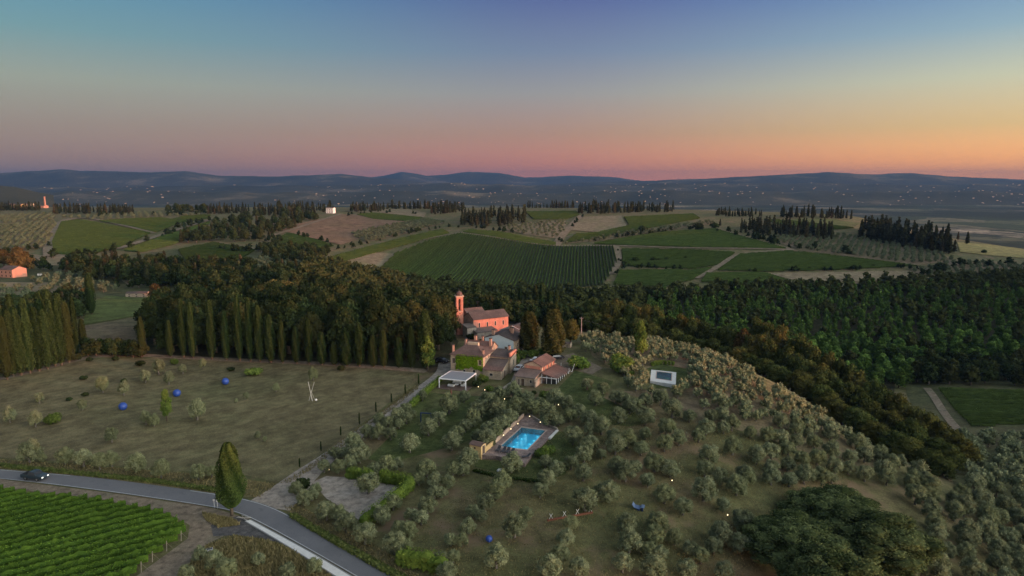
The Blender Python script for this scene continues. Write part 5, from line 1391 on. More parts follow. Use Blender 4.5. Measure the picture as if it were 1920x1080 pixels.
def walls(x0, x1, y0, y1, z1, rise=0, axis='x', z0=-1.5):
    """a solid block with gable ends"""
    mb = MB()
    if not rise: mb.box(x0, x1, y0, y1, z0, z1); return mb
    if axis == 'x':
        ym = (y0 + y1) / 2
        pr = [(y0, z0), (y1, z0), (y1, z1), (ym, z1 + rise - .05), (y0, z1)]
        L_ = [(x0, a, b) for a, b in pr]; R_ = [(x1, a, b) for a, b in pr]
    else:
        xm = (x0 + x1) / 2
        pr = [(x1, z0), (x0, z0), (x0, z1), (xm, z1 + rise - .05), (x1, z1)]
        L_ = [(a, y0, b) for a, b in pr]; R_ = [(a, y1, b) for a, b in pr]
    mb.poly(L_[::-1]); mb.poly(R_)
    for i in range(5):
        j = (i + 1) % 5; mb.poly([L_[i], L_[j], R_[j], R_[i]])
    return mb
def opening(par, face, pos, u, z, wd, h, name='window', arch=False, pane='dark_pane', surround='surround', fr=.12, label=None):
    """a window or door: dark pane, raised surround as its sub-part"""
    T = {'front': lambda a, b, d: (a, pos - d, b), 'back': lambda a, b, d: (a, pos + d, b), 'right': lambda a, b, d: (pos + d, a, b), 'left': lambda a, b, d: (pos - d, a, b)}[face]
    pts = [(u - wd / 2, z), (u + wd / 2, z), (u + wd / 2, z + h)]
    if arch: pts += [(u + wd / 2 * math.cos(k * math.pi / 6), z + h + wd / 2 * math.sin(k * math.pi / 6)) for k in range(1, 6)]
    pts += [(u - wd / 2, z + h)]
    def ring(ps, d0, d1, m):
        n = len(ps); a = [T(p[0], p[1], d0) for p in ps]; b = [T(p[0], p[1], d1) for p in ps]
        mb.poly(b if face in ('front', 'right') else b[::-1])
        for i in range(n): mb.poly([a[i], a[(i + 1) % n], b[(i + 1) % n], b[i]])
    mb = MB(); ring(pts, -.05, .015, 0)
    o = mb.build(name, MAT[pane], par)
    if label: o['label'] = label
    if fr:
        mb = MB(); cx, cy = u, z + h / 2
        outer = [(p[0] + math.copysign(fr, p[0] - cx) if abs(p[0] - cx) > .02 else p[0], p[1] + (fr if p[1] > z + .01 else -fr * .8)) for p in pts]
        n = len(pts)
        for i in range(n):
            j = (i + 1) % n
            a, b, c, d = pts[i], pts[j], outer[j], outer[i]
            mb.poly([T(*a, .06), T(*b, .06), T(*c, .06), T(*d, .06)]); mb.poly([T(*d, .06), T(*c, .06), T(*c, -.05), T(*d, -.05)]); mb.poly([T(*b, .06), T(*a, .06), T(*a, -.05), T(*b, -.05)])
        mb.build('surround', MAT[surround], o)
    return o
def chimney(par, x, y, z0, z1, s=.32, cap=True, mat='chimney_brick'):
    mb = MB(); mb.box(x - s, x + s, y - s, y + s, z0, z1)
    o = mb.build('chimney', MAT[mat], par)
    if cap:
        mb = MB(); mb.box(x - s - .1, x + s + .1, y - s - .1, y + s + .1, z1 + .18, z1 + .28)
        for a in (-1, 1):
            for b in (-1, 1): mb.box(x + a * (s - .05) - .06, x + a * (s - .05) + .06, y + b * (s - .05) - .06, y + b * (s - .05) + .06, z1, z1 + .18)
        mb.build('chimney_cap', MAT['roof_tile'], o)
def gz(p): return float(H(p[0], p[1]))
def place(name, p0, p1, label, cat='house', z=None):
    """an Empty at p0 whose local x axis points towards p1"""
    e = empty(name, (p0[0], p0[1], gz(p0) if z is None else z), math.atan2(p1[1] - p0[1], p1[0] - p0[0]))
    return tag(e, label, cat)

# ---- the ivy-clad farmhouse
ZV = 3.1
A, B = at_z(845, 662.5, ZV + 6.4), at_z(906, 667.5, ZV + 6.4)
L_ = float(np.linalg.norm((B - A)[:2]))
fh = place('farmhouse', A, B, 'large stone farmhouse with ivy-green front and brown tiled roofs', z=ZV)
walls(0, L_, 0, 8, 6.35).build('wall', MAT['stone'], fh)
walls(.6, L_ - .6, 8.02, 14, 6.2, 1.9).build('wall', MAT['stone'], fh)
walls(L_ + .02, L_ + 6.4, 5.4, 11, 5.1).build('wall', MAT['stone'], fh)
walls(L_ + .03, L_ + 5.6, -.6, 5.38, 2.8).build('wall', MAT['stone'], fh)
mb = MB(); mb.poly([(L_ + .03, 5.37, 2.8), (L_ + .03, -.6, 2.8), (L_ + .03, 5.37, 4.5)]); mb.poly([(L_ + 5.6, -.6, 2.8), (L_ + 5.6, 5.37, 2.8), (L_ + 5.6, 5.37, 4.5)])
mb.build('wall', MAT['stone'], fh)
new_obj('roof', roof_mesh(hip(0, L_, 0, 8, 6.4, 2.0, 3.2), 'roof', 'roof_tile'), fh)
new_obj('roof', roof_mesh(gable(.6, L_ - .6, 8, 14, 6.25, 1.9), 'roof', 'roof_tile_red'), fh)
new_obj('roof', roof_mesh([[(L_ + .1, 5.0, 5.15), (L_ + 6.7, 5.0, 5.15), (L_ + 6.7, 11.3, 6.1), (L_ + .1, 11.3, 6.1)]], 'roof', 'roof_tile'), fh)
new_obj('roof', roof_mesh([[(L_ + .06, -1.0, 2.78), (L_ + 5.95, -1.0, 2.78), (L_ + 5.95, 5.38, 4.62), (L_ + .06, 5.38, 4.62)]], 'roof', 'roof_tile'), fh)
mb = MB(); mb.box(L_ + 5.9, L_ + 6.42, 5.38, 11.02, 5.0, 6.4); mb.build('lit_wall_top', MAT['brick_wall'], fh)  # top of the wing's right wall, red evening light put into its colour
for u, z, w_, h_ in ((.95, 3.6, .9, 1.5), (L_ - 1.0, 3.7, .9, 1.4), (4.2, 1.1, .7, .75), (7.2, 1.2, .65, .9)): opening(fh, 'front', 0, u, z, w_, h_, pane='shutter' if h_ > 1 else 'dark_pane')
opening(fh, 'right', L_, 2.2, 4.9, .5, .8); opening(fh, 'right', L_, 4.4, 4.6, .7, 1.1, pane='shutter')
opening(fh, 'front', -.6, L_ + 2.6, 1.0, .9, .7); opening(fh, 'right', L_ + 5.6, 2.4, 0, 1.2, 1.5, 'door', True, 'door_wood', 'surround', .2)
opening(fh, 'right', L_ + 6.4, 8.2, 2.2, .6, 1.7); opening(fh, 'front', 5.4, L_ + 3.4, 3.9, .5, .6)
for x, y, z0, z1 in ((.4, 1.0, 6.3, 8.6), (1.4, 8.4, 6.5, 8.8), (3.4, 11.3, 7.8, 9.4), (5.2, 12.6, 7.2, 9.0), (L_ - 1.2, 9.6, 6.8, 9.2), (L_ - .5, 1.3, 6.6, 7.7), (L_ + 4.4, 10.4, 5.8, 7.2)): chimney(fh, x, y, z0, z1, .35 if z1 > 9 else .26)
mb = MB(); mb.box(2.0, 5.4, 8.1, 9.2, 6.5, 8.0); mb.build('dormer', MAT['plaster_cream'], fh)
# ivy over its front wall
iv = Leaves(77); r = iv.r
c = 5200; x = r.uniform(1.6, L_ - .15, c); z = r.uniform(1.9, 6.3, c)
ok = (z > 2.3 + .5 * np.sin(x * .9 + 2) + .25 * np.sin(x * 3.1)) & ~((x > L_ - 1.65) & (x < L_ - .35) & (z > 3.4) & (z < 5.3)) & (x > 1.55 + .35 * np.sin(z * 2.3))
x, z = x[ok], z[ok]
iv.cards(np.column_stack([x, np.full(len(x), -.12) - r.uniform(0, .25, len(x)), z]), np.tile((0, -1.0, .25), (len(x), 1)), .16, .5, .8)
o = new_obj('ivy', iv.mesh('ivy', MAT['ivy_leaf']), None, fh.location, fh.rotation_euler.z)
tag(o, 'bright green ivy covering the front of the farmhouse', 'ivy')

# ---- the small stone house with the glazed veranda
G0, G1 = at_z(982.4, 682.6, 2.95 + 4.9), at_z(1016, 686.8, 2.95 + 4.9)
W_ = float(np.linalg.norm((G1 - G0)[:2]))
sh = place('stone_house', G0, G1, 'small gabled stone house with lean-to front and glazed veranda', z=2.95)
walls(0, W_, 0, 9.4, 4.9, 1.25, 'y').build('wall', MAT['brick_pale'], sh)
walls(-.5, W_ - .3, -4.4, -.02, 2.65).build('wall', MAT['stone'], sh)
new_obj('roof', roof_mesh(gable(0, W_, 0, 9.4, 4.95, 1.25, 'y', .4), 'roof', 'roof_tile_red'), sh)
rf = new_obj('roof', roof_mesh([[(-.9, -4.9, 2.66), (W_ + .1, -4.9, 2.66), (W_ + .1, -.02, 3.85), (-.9, -.02, 3.85)]], 'roof', 'roof_tile_grey'), sh)
mb = MB(); mb.box(.5, W_ - .5, -.14, -.03, 3.9, 4.7); mb.build('gable_panel', MAT['brick_wall'], sh)
for y, z in ((2.2, 5.62), (4.2, 5.62), (5.0, 5.75)):
    mb = MB(); mb.box(.75, 1.5, y, y + .55, z - .15, z + .12); mb.build('skylight', MAT['white_metal'], sh)
opening(sh, 'front', -4.4, 1.7, 0, .95, 2.0, 'door', pane='door_wood'); opening(sh, 'front', -4.4, 4.1, 1.1, .5, .8); opening(sh, 'front', -4.4, .5, .2, .45, 1.6, pane='shutter')
for k in range(4):
    y = 1.2 + k * 2.3
    mb = MB(); mb.box(W_ + .003, W_ + .28, y - .22, y + .22, 2.6, 4.75); mb.build('pilaster', MAT['brick_wall'], sh)
    opening(sh, 'right', W_, y + 1.1, 3.4, .7, .9, fr=0)
mb = MB(); mb.slab([(W_ - .05, -5.2, 2.0), (W_ + .45, -5.2, 2.0), (W_ + .45, 9.6, 3.6), (W_ - .05, 9.6, 3.6)], .3); mb.build('wall_coping', MAT['brick_pale'], sh)
mb = MB(); mb.box(W_ + .02, W_ + .4, -5.1, 9.5, -1, 1.75); mb.build('wall', MAT['brick_pale'], sh)
V0, V1, Y0, Y1 = W_ + .7, W_ + 5.0, -1.6, 8.6
vr = new_obj('veranda_roof', roof_mesh([[(V1 + .2, Y0 - .2, 2.45), (V1 + .2, Y1 + .2, 2.45), (V0 - .2, Y1 + .2, 3.5), (V0 - .2, Y0 - .2, 3.5)]], 'veranda_roof', 'roof_tile_red', .12), sh)
mb = MB(); mb.box(V0 - .3, V1 + .3, Y0 - .35, Y0 - .2, 2.3, 2.48); mb.build('fascia', MAT['white_metal'], sh)
for k in range(8):
    y = Y0 + (Y1 - Y0) * k / 7
    mb = MB(); mb.box(V1 - .07, V1 + .07, y - .07, y + .07, -.2, 2.35); mb.build('post', MAT['white_metal'], sh)
    if k < 7:
        mb = MB(); mb.box(V1 - .015, V1 + .015, y + .09, y + (Y1 - Y0) / 7 - .09, .1, 2.25); mb.build('pane', MAT['dark_pane'], sh)
for k in range(3):
    x = V0 + (V1 - V0) * k / 3
    mb = MB(); mb.box(x - .07, x + .07, Y0 - .07, Y0 + .07, -.2, 2.35 + (1 - k / 3) * .9); mb.build('post', MAT['white_metal'], sh)
    mb = MB(); mb.box(x + .09, x + (V1 - V0) / 3 - .09, Y0 - .015, Y0 + .015, .1, 2.3); mb.build('pane', MAT['dark_pane'], sh)
mb = MB(); mb.box(V0 - .3, V1 + 1.4, Y0 - 3.2, Y1 + 1.2, -1.2, .04); mb.build('terrace', MAT['brick_pale'], sh)
mb = MB(); mb.box(V1 + 1.25, V1 + 1.5, Y0 - 3.3, Y1 + 1.3, -1.2, .55); mb.build('terrace_wall', MAT['brick_wall'], sh)
mb = MB(); mb.box(-.6, W_, -7.0, -4.42, -1, .03); mb.build('terrace', MAT['brick_pale'], sh)

# ---- the house with the pale blue gable
P0, P1 = at_z(909, 634, 9.0), at_z(963, 640, 9.0)
W2 = float(np.linalg.norm((P1 - P0)[:2]))
bh = place('blue_gable_house', P0, P1, 'house with pale blue gable wall and brown tiled roof', z=4.3)
walls(0, W2, 0, 11, 5.0, 1.5, 'y').build('wall', MAT['stone'], bh)
xm = W2 / 2
mb = MB(); mb.poly([(-.02, -.03, -1), (W2 + .02, -.03, -1), (W2 + .02, -.03, 5.0), (xm, -.03, 6.42), (-.02, -.03, 5.0)]); mb.build('gable_wall', MAT['plaster_blue'], bh)
new_obj('roof', roof_mesh(gable(0, W2, 0, 11, 5.05, 1.5, 'y', .45), 'roof', 'roof_tile'), bh)
for x, y, z0, z1 in ((2.4, 1.4, 5.6, 7.3), (xm + 1.0, 6.5, 6.0, 8.2), (xm + 1.9, 5.6, 5.8, 7.6)): chimney(bh, x, y, z0, z1, .4)
opening(bh, 'front', -.03, W2 - 2.6, 1.4, .9, 1.2, pane='shutter'); opening(bh, 'right', W2, 3.0, 2.5, .7, 1.1); opening(bh, 'right', W2, 7.5, 2.5, .7, 1.1)
mb = MB(); mb.box(W2 + .02, W2 + 1.6, 8.5, 12.5, -1, 5.6); mb.build('wall', MAT['plaster_cream'], bh)
# ---- the low house behind it
Q0, Q1 = at_z(938, 616, 9.6), at_z(984, 621, 9.6)
W3 = float(np.linalg.norm((Q1 - Q0)[:2]))
rh = place('rear_house', Q0, Q1, 'low house with white-edged gable and dark red roof behind the blue one', z=4.2)
walls(0, W3, 0, 9, 5.0, 1.6, 'y').build('wall', MAT['plaster_white'], rh)
new_obj('roof', roof_mesh(gable(0, W3, 0, 9, 5.05, 1.6, 'y', .3), 'roof', 'roof_tile_red'), rh)
mb = MB(); mb.slab([(-.4, -.35, 5.0), (W3 / 2, -.35, 6.85), (W3 / 2, -.1, 6.85), (-.4, -.1, 5.0)], .25); mb.slab([(W3 / 2, -.35, 6.85), (W3 + .4, -.35, 5.0), (W3 + .4, -.1, 5.0), (W3 / 2, -.1, 6.85)], .25)
mb.build('gable_edge', MAT['plaster_white'], rh)
chimney(rh, W3 - 1, 3, 5.6, 7.2, .35); opening(rh, 'right', W3, 4.0, 2.4, .7, 1.0)

# ---- church and bell tower
C0, C1 = at_z(888, 599, 10.3), at_z(953, 591.7, 10.3)
W4 = float(np.linalg.norm((C1 - C0)[:2]))
ch = place('church', C0, C1, 'long salmon brick church with four narrow windows and tiled roof', 'church', z=3.9)
walls(0, W4, 0, 7.5, 6.4, 1.9).build('wall', MAT['brick_wall'], ch)
mb = MB(); mb.poly([(-.03, 7.5, -1.5), (-.03, 0, -1.5), (-.03, 0, 6.4), (-.03, 3.75, 8.2), (-.03, 7.5, 6.4)]); mb.build('front_wall', MAT['stone_grey'], ch)
new_obj('roof', roof_mesh(gable(0, W4, 0, 7.5, 6.45, 1.9, 'x', .4), 'roof', 'roof_tile'), ch)
for k in range(4): opening(ch, 'front', 0, W4 * (.16 + .23 * k), 3.3, .55, 1.35, arch=True, fr=.1)
opening(ch, 'left', -.03, 2.2, 3.0, .6, 1.2)
walls(1.5, W4 * .62, 7.52, 14, 6.8, 1.7).build('wall', MAT['brick_wall'], ch)
new_obj('roof', roof_mesh(gable(1.5, W4 * .62, 7.52, 14, 6.85, 1.7, 'x', .3), 'roof', 'roof_tile_red'), ch)
walls(-1.0, 7.0, -4.6, -.02, 2.6).build('side_chapel', MAT['stone_grey'], ch)
new_obj('roof', roof_mesh([[(-1.3, -4.9, 2.6), (7.3, -4.9, 2.6), (7.3, -.03, 3.3), (-1.3, -.03, 3.3)]], 'roof', 'roof_tile_grey'), ch)
mb = MB(); mb.box(-3.6, -.05, -2.2, 1.4, -1.5, 4.2); mb.build('porch', MAT['stone_grey'], ch)
new_obj('roof', roof_mesh([[(-3.9, -2.5, 4.2), (-.06, -2.5, 4.2), (-.06, 1.7, 4.9), (-3.9, 1.7, 4.9)]], 'roof', 'roof_tile_grey'), ch)
mb = MB(); mb.tube([(W4 * .45, 9, 8.2), (W4 * .45, 9, 11.2)], .03, 5); mb.tube([(W4 * .45 - .8, 9, 10.9), (W4 * .45 + .8, 9, 10.9)], .025, 5); mb.tube([(W4 * .45 - .6, 9, 10.5), (W4 * .45 + .6, 9, 10.5)], .025, 5)
mb.build('aerial', MAT['iron'], ch)
tp = at_depth(861.3, 600, 247.0); ttop = at_depth(861.3, 545, 247.0)[2]
tw = empty('bell_tower', (tp[0], tp[1], 3.8), R(16)); tag(tw, 'slender red brick bell tower with arched belfry beside the church', 'bell tower')
hT = ttop - 3.8; s = 1.22; zb = hT - 7.2
mb = MB(); mb.box(-s, s, -s, s, -1.5, zb); mb.build('shaft', MAT['brick_wall'], tw)
mb = MB(); mb.box(-s - .1, s + .1, -s - .1, s + .1, zb + .002, zb + .22); mb.build('string_course', MAT['brick_pale'], tw)
mb = MB()
for a in (-1, 1):
    for b in (-1, 1): mb.box(min(a * s, a * .48), max(a * s, a * .48), min(b * s, b * .48), max(b * s, b * .48), zb + .22, hT - 2.55)
mb.build('pier', MAT['brick_wall'], tw)
mb = MB()
for k in range(7):                       # round-headed tops of the four openings
    a0, a1 = math.pi * k / 7, math.pi * (k + 1) / 7
    for sx in (-1, 1):
        mb.poly([(.48 * math.cos(a0), sx * s * .98, hT - 3.05 + .48 * math.sin(a0)), (.48 * math.cos(a1), sx * s * .98, hT - 3.05 + .48 * math.sin(a1)), (.48 * math.cos(a1), sx * s * .98, hT - 2.5), (.48 * math.cos(a0), sx * s * .98, hT - 2.5)])
        mb.poly([(sx * s * .98, .48 * math.cos(a0), hT - 3.05 + .48 * math.sin(a0)), (sx * s * .98, .48 * math.cos(a1), hT - 3.05 + .48 * math.sin(a1)), (sx * s * .98, .48 * math.cos(a1), hT - 2.5), (sx * s * .98, .48 * math.cos(a0), hT - 2.5)])
mb.build('arch', MAT['brick_wall'], tw)
mb = MB(); mb.box(-s, s, -s, s, hT - 2.55, hT - 1.75); mb.build('upper_wall', MAT['brick_wall'], tw)
mb = MB(); mb.box(-s - .32, s + .32, -s - .32, s + .32, hT - 1.748, hT - 1.45); mb.box(-s - .18, s + .18, -s - .18, s + .18, hT - 1.95, hT - 1.7495); mb.build('cornice', MAT['brick_pale'], tw)
mb = MB(); mb.lathe([(1.2, hT - 1.45), (1.2, hT - .95), (1.1, hT - .6), (.8, hT - .2), (.4, hT + .02), (.12, hT + .12), (.1, hT + .4)], n=8); mb.build('dome', MAT['roof_tile_red'], tw)
mb = MB(); mb.tube([(0, 0, hT + .38), (0, 0, hT + 1.1)], .04, 5); mb.tube([(-.22, 0, hT + .85), (.22, 0, hT + .85)], .04, 5); mb.build('cross', MAT['iron'], tw)
mb = MB(); mb.lathe([(.44, zb + 1.9), (.4, zb + 2.0), (.28, zb + 2.4), (.22, zb + 2.75), (.05, zb + 2.85)], n=12); mb.build('bell', MAT['iron'], tw)
mb = MB(); mb.box(-.2, .2, -s - .02, -s + .05, zb - .9, zb - .5); mb.build('vent_hole', MAT['dark_pane'], tw)

# ---- pergola with louvred roof, its furniture
pz = gz(at_z(850, 727, 3.0))
K = [at_z(822.5, 709, pz + 2.75), at_z(873.3, 713.8, pz + 2.75), at_z(895, 700.8, pz + 2.75), at_z(845.4, 695, pz + 2.75)]
pw = float(np.linalg.norm((K[1] - K[0])[:2])); pd_ = float(np.linalg.norm((K[3] - K[0])[:2]))
pg = place('pergola', K[0], K[1], 'white framed pergola with grey louvred roof beside the farmhouse', 'pergola', z=pz)
for x in (.1, pw - .1):
    for y in (.1, pd_ - .1):
        mb = MB(); mb.box(x - .11, x + .11, y - .11, y + .11, -.6, 2.5); mb.build('post', MAT['white_metal'], pg)
for q in ((0, pw, 0, .22), (0, pw, pd_ - .22, pd_), (0, .22, .222, pd_ - .222), (pw - .22, pw, .222, pd_ - .222)):
    mb = MB(); mb.box(*q, 2.5, 2.78); mb.build('beam', MAT['white_metal'], pg)
nl = 26
mb = MB(); ly = (pd_ - .46) / nl; mb.slab([(.24, 0, 2.66), (pw - .24, 0, 2.66), (pw - .24, ly * .96, 2.72), (.24, ly * .96, 2.72)], .04)
lm = mb.mesh('slat', MAT['louvre'])
for k in range(nl): new_obj('slat', lm, pg, (0, .23 + k * ly, 0))
mb = MB(); mb.box(-.3, pw + .6, -.8, pd_ + .3, -.9, .1); mb.build('deck', MAT['deck_wood'], pg)
def sofa(x, y, rz, wd, lab):
    e = empty('outdoor_sofa', pg.matrix_basis @ Vector((x, y, .1)), pg.rotation_euler.z + rz); tag(e, lab, 'sofa', 'sofas under the pergola')
    for q, nm in (((-wd / 2, wd / 2, -.4, .4, .15, .42), 'seat'), ((-wd / 2, wd / 2, .41, .58, .15, .82), 'backrest'), ((-wd / 2 - .15, -wd / 2 - .003, -.4, .55, .1, .62), 'armrest'), ((wd / 2 + .003, wd / 2 + .15, -.4, .55, .1, .62), 'armrest')):
        mb = MB(); mb.box(*q); mb.build(nm, MAT['cushion'], e)
    for a in (-1, 1):
        for b in (-.35, .35):
            mb = MB(); mb.box(a * wd * .45 - .03, a * wd * .45 + .03, b - .03, b + .03, 0, .15); mb.build('leg', MAT['iron'], e)
bpy.context.view_layer.update()
sofa(pw * .42, pd_ * .62, 0, 2.0, 'white sofa at the back under the pergola'); sofa(pw * .72, pd_ * .45, -R(90), 1.6, 'white sofa at the right under the pergola'); sofa(pw * .36, pd_ * .25, R(180), 1.5, 'white sofa nearest the lawn under the pergola')
e = empty('coffee_table', pg.matrix_basis @ Vector((pw * .5, pd_ * .38, .1)), pg.rotation_euler.z); tag(e, 'low white table between the pergola sofas', 'table')
mb = MB(); mb.box(-.6, .6, -.4, .4, .34, .4); mb.build('table_top', MAT['white_metal'], e)
for a in (-.5, .5):
    for b in (-.3, .3):
        mb = MB(); mb.box(a - .03, a + .03, b - .03, b + .03, 0, .338); mb.build('leg', MAT['iron'], e)

# ---- pool, deck, hut
def mesh_with_hole(outer, hole, z0, z1):
    vo, eo, fo, *_ = delaunay_2d_cdt([Vector(p[:2]) for p in outer] + [Vector(p[:2]) for p in hole], [], [list(range(len(outer)))], 1, 1e-4)
    n = len(outer); mb = MB(); hp = np.array([p[:2] for p in hole])
    k = len(outer) + len(hole)
    vo, eo, fo, *_ = delaunay_2d_cdt([Vector(p[:2]) for p in outer] + [Vector(p[:2]) for p in hole], [(n + i, n + (i + 1) % len(hole)) for i in range(len(hole))], [list(range(n))], 1, 1e-4)
    for f in fo:
        c = np.mean([(vo[i].x, vo[i].y) for i in f], axis=0)
        if not in_poly(c[None], hp)[0]:
            q = [(vo[i].x, vo[i].y, z1) for i in f]
            if (Vector(q[1]) - Vector(q[0])).cross(Vector(q[2]) - Vector(q[0])).z < 0: q = q[::-1]
            mb.poly(q)
    for ring in (outer, hole):
        for i in range(len(ring)):
            a, b = ring[i], ring[(i + 1) % len(ring)]
            mb.poly([(a[0], a[1], z0), (b[0], b[1], z0), (b[0], b[1], z1), (a[0], a[1], z1)])
    return mb
ground_mat('pool_stone', ((.26, .19, .165), (.23, .175, .155), (.28, .20, .165)), .3, 1.2, 9.0, .3, .03)
plain('pool_tile', (.05, .52, .74), .35, .4, .05, .5, 0)
plain('coping', (.46, .34, .28), .85, .2, .1, 2)
def water_mat():
    m, nt, o = base_mat('pool_water')
    pos = position(nt)
    t = N(nt, 'ShaderNodeBsdfTransparent'); t.inputs[0].default_value = (.55, .93, .98, 1)
    g_ = N(nt, 'ShaderNodeBsdfGlossy'); g_.inputs['Roughness'].default_value = .18; g_.inputs[0].default_value = (1, 1, 1, 1)
    b = N(nt, 'ShaderNodeBump'); b.inputs['Strength'].default_value = .12; b.inputs['Distance'].default_value = .05
    nt.links.new(noise(nt, 1.3, 3, pos), b.inputs['Height']); nt.links.new(b.outputs[0], g_.inputs['Normal'])
    fr = N(nt, 'ShaderNodeFresnel'); fr.inputs[0].default_value = 1.33
    mx = N(nt, 'ShaderNodeMixShader'); nt.links.new(fr.outputs[0], mx.inputs[0]); nt.links.new(t.outputs[0], mx.inputs[1]); nt.links.new(g_.outputs[0], mx.inputs[2])
    nt.links.new(mx.outputs[0], o.inputs['Surface']); MAT['pool_water'] = m
water_mat()
emit('pool_lamp', (.35, .85, 1.0), 1.0)
def pool(deck_px, pool_px, name, lab, deck_mat, depth=1.5, lamps=(), power=0):
    z = flat_z(deck_px)
    dk = [at_z(x, y, z) for x, y in deck_px]; w_ = [at_z(x, y, z) for x, y in pool_px]
    e = empty(name, (w_[3][0], w_[3][1], z)); tag(e, lab, 'pool')
    off = np.array([w_[3][0], w_[3][1], z])
    dk = [p - off for p in dk]; w_ = [p - off for p in w_]
    mesh_with_hole(dk, w_, -2.2, 0).build('deck', MAT[deck_mat], e)
    c = np.mean(w_, axis=0)
    big = [c + (p - c) * 1.09 for p in w_]
    mb = mesh_with_hole(big, w_, 0.003, .05); mb.build('coping', MAT['coping'], e)
    mb = MB(); n = len(w_)
    mb.poly([(p[0], p[1], -depth) for p in w_][::-1] if False else [(p[0], p[1], -depth) for p in w_])
    for i in range(n):
        a, b = w_[i], w_[(i + 1) % n]; mb.poly([(b[0], b[1], -depth), (a[0], a[1], -depth), (a[0], a[1], -.001), (b[0], b[1], -.001)])
    mb.build('basin', MAT['pool_tile'], e)
    mb = MB(); mb.poly([(p[0], p[1], -.13) for p in w_[::-1]]); mb.build('water', MAT['pool_water'], e)
    for f in lamps:                                   # underwater lamps in the pool floor
      for g in (.25, .75):
        p = (w_[3] * (1 - g) + w_[2] * g) * (1 - f) + (w_[0] * (1 - g) + w_[1] * g) * f
        l = MB(); l.lathe([(.2, -depth), (.2, -depth + .05), (.16, -depth + .08)], n=12); l.build('pool_lamp', MAT['pool_lamp'], e, (p[0], p[1], .002))
        ld = bpy.data.lights.new('pool_light', 'POINT'); ld.energy = power; ld.color = (.45, .9, 1.0); ld.shadow_soft_size = .3
        new_obj('pool_light', ld, e, (p[0], p[1], -depth * .45))
    return z, e
zp, pe = pool(DK, PW, 'swimming_pool', 'rectangular turquoise swimming pool in a stone-paved deck', 'pool_stone', 1.25, lamps=(.1, .3, .5, .7, .9), power=20)
zq, pe2 = pool(DK2, PW2, 'upper_pool', 'small blue pool in a white paved deck among the hilltop olives', 'concrete_pale', 1.3, lamps=(.5,), power=22)
def low_wall(pxs, z, h, wd, label, mat):
    P = [at_z(x, y, z) for x, y in pxs]; mb = MB()
    for a, b in zip(P[:-1], P[1:]):
        d = (b - a)[:2]; d = d / np.linalg.norm(d); n2 = np.array([-d[1], d[0]]) * wd / 2
        mb.prism([a[:2] - n2, b[:2] - n2, b[:2] + n2, a[:2] + n2], z - 1.5, z + h)
    tag(mb.build('garden_wall', MAT[mat]), label, 'wall')
low_wall([(981.5, 781), (928, 831)], zp, .75, .35, 'low brick wall with lamps along the left side of the pool deck', 'brick_pale')
low_wall([(925, 834), (909.5, 847.5)], zp, 1.0, .3, 'ochre end of the wall between pool deck and hut', 'plaster_ochre')
low_wall([(988, 776), (1014, 792.5), (1045, 806)], zp, .45, .35, 'low stone wall behind the pool deck', 'stone_grey')
low_wall([(1045, 807.5), (1030, 822)], zp, .2, .5, 'pale stone edging on the right side of the pool deck', 'concrete_pale')
h0, h1 = at_z(881, 849, zp), at_z(902, 854, zp)
hw = float(np.linalg.norm((h1 - h0)[:2]))
ht = place('pool_hut', h0, h1, 'small ochre pool hut with tiled roof', 'hut', z=zp)
walls(0, hw, 0, 1.9, 2.0, .3).build('wall', MAT['plaster_ochre'], ht)
new_obj('roof', roof_mesh(gable(0, hw, 0, 1.9, 2.03, .32, 'x', .22), 'roof', 'roof_tile_red', .08), ht)
opening(ht, 'front', 0, hw * .45, 1.1, .38, .38, fr=0); opening(ht, 'right', hw, .95, .05, .8, 1.75, 'door', pane='door_wood', fr=.06)

# ---- far buildings
def small_house(px, py, wpx, hpx, rot, wall, roof, label, cat='house', name='house', rise=.35, deep=.8, group=None, nwin=3):
    p = hit(px, py)[0]; t = to_px(p)[2]; w_ = wpx * t / FPX; h = hpx * t / FPX
    e = empty(name, p, rot); tag(e, label, cat, group)
    d = w_ * deep
    walls(-w_ / 2, w_ / 2, 0, d, h, h * rise, z0=-3).build('wall', MAT[wall], e)
    new_obj('roof', roof_mesh(gable(-w_ / 2, w_ / 2, 0, d, h + .02, h * rise, 'x', h * .06), 'roof', roof, h * .04), e)
    for k in range(nwin):
        u = -w_ / 2 + w_ * (k + .5) / nwin
        opening(e, 'front', 0, u, h * .55, w_ * .08, h * .22, fr=0); opening(e, 'front', 0, u, h * .12, w_ * .08, h * .22, fr=0)
    return e
small_house(618, 400, 14, 10, R(-10), 'plaster_white', 'roof_tile_grey', 'white cube-like building on the hilltop beside the conifers', 'building', 'building', .12)
small_house(12, 521, 34, 16, R(-20), 'plaster_red', 'roof_tile', 'red farmhouse at the left edge of the picture', name='red_farmhouse')
small_house(30, 517, 14, 11, R(-20), 'plaster_cream', 'roof_tile_red', 'cream wing behind the red farmhouse')
small_house(256, 557, 38, 7, R(8), 'stone', 'roof_tile', 'low stone farm building beyond the meadow', 'farm building', 'farm_building', .4, .35)
small_house(228, 386, 7, 4, R(10), 'plaster_ochre', 'roof_tile_red', 'orange cottage on the left skyline', nwin=2)
small_house(78, 517, 16, 4, R(0), 'plaster_white', 'roof_tile_grey', 'white shed right of the red farmhouse', 'shed', 'shed', .2, .4, nwin=2)
small_house(850, 628, 20, 9, R(10), 'stone_grey', 'roof_tile_grey', 'grey stone outbuilding left of the bell tower', 'house', 'outbuilding', .3, .8, nwin=2)
small_house(1058, 652, 22, 8, R(-20), 'stone', 'roof_tile', 'stone outbuilding behind the broad cypresses', 'house', 'outbuilding', .3, .6, nwin=2)
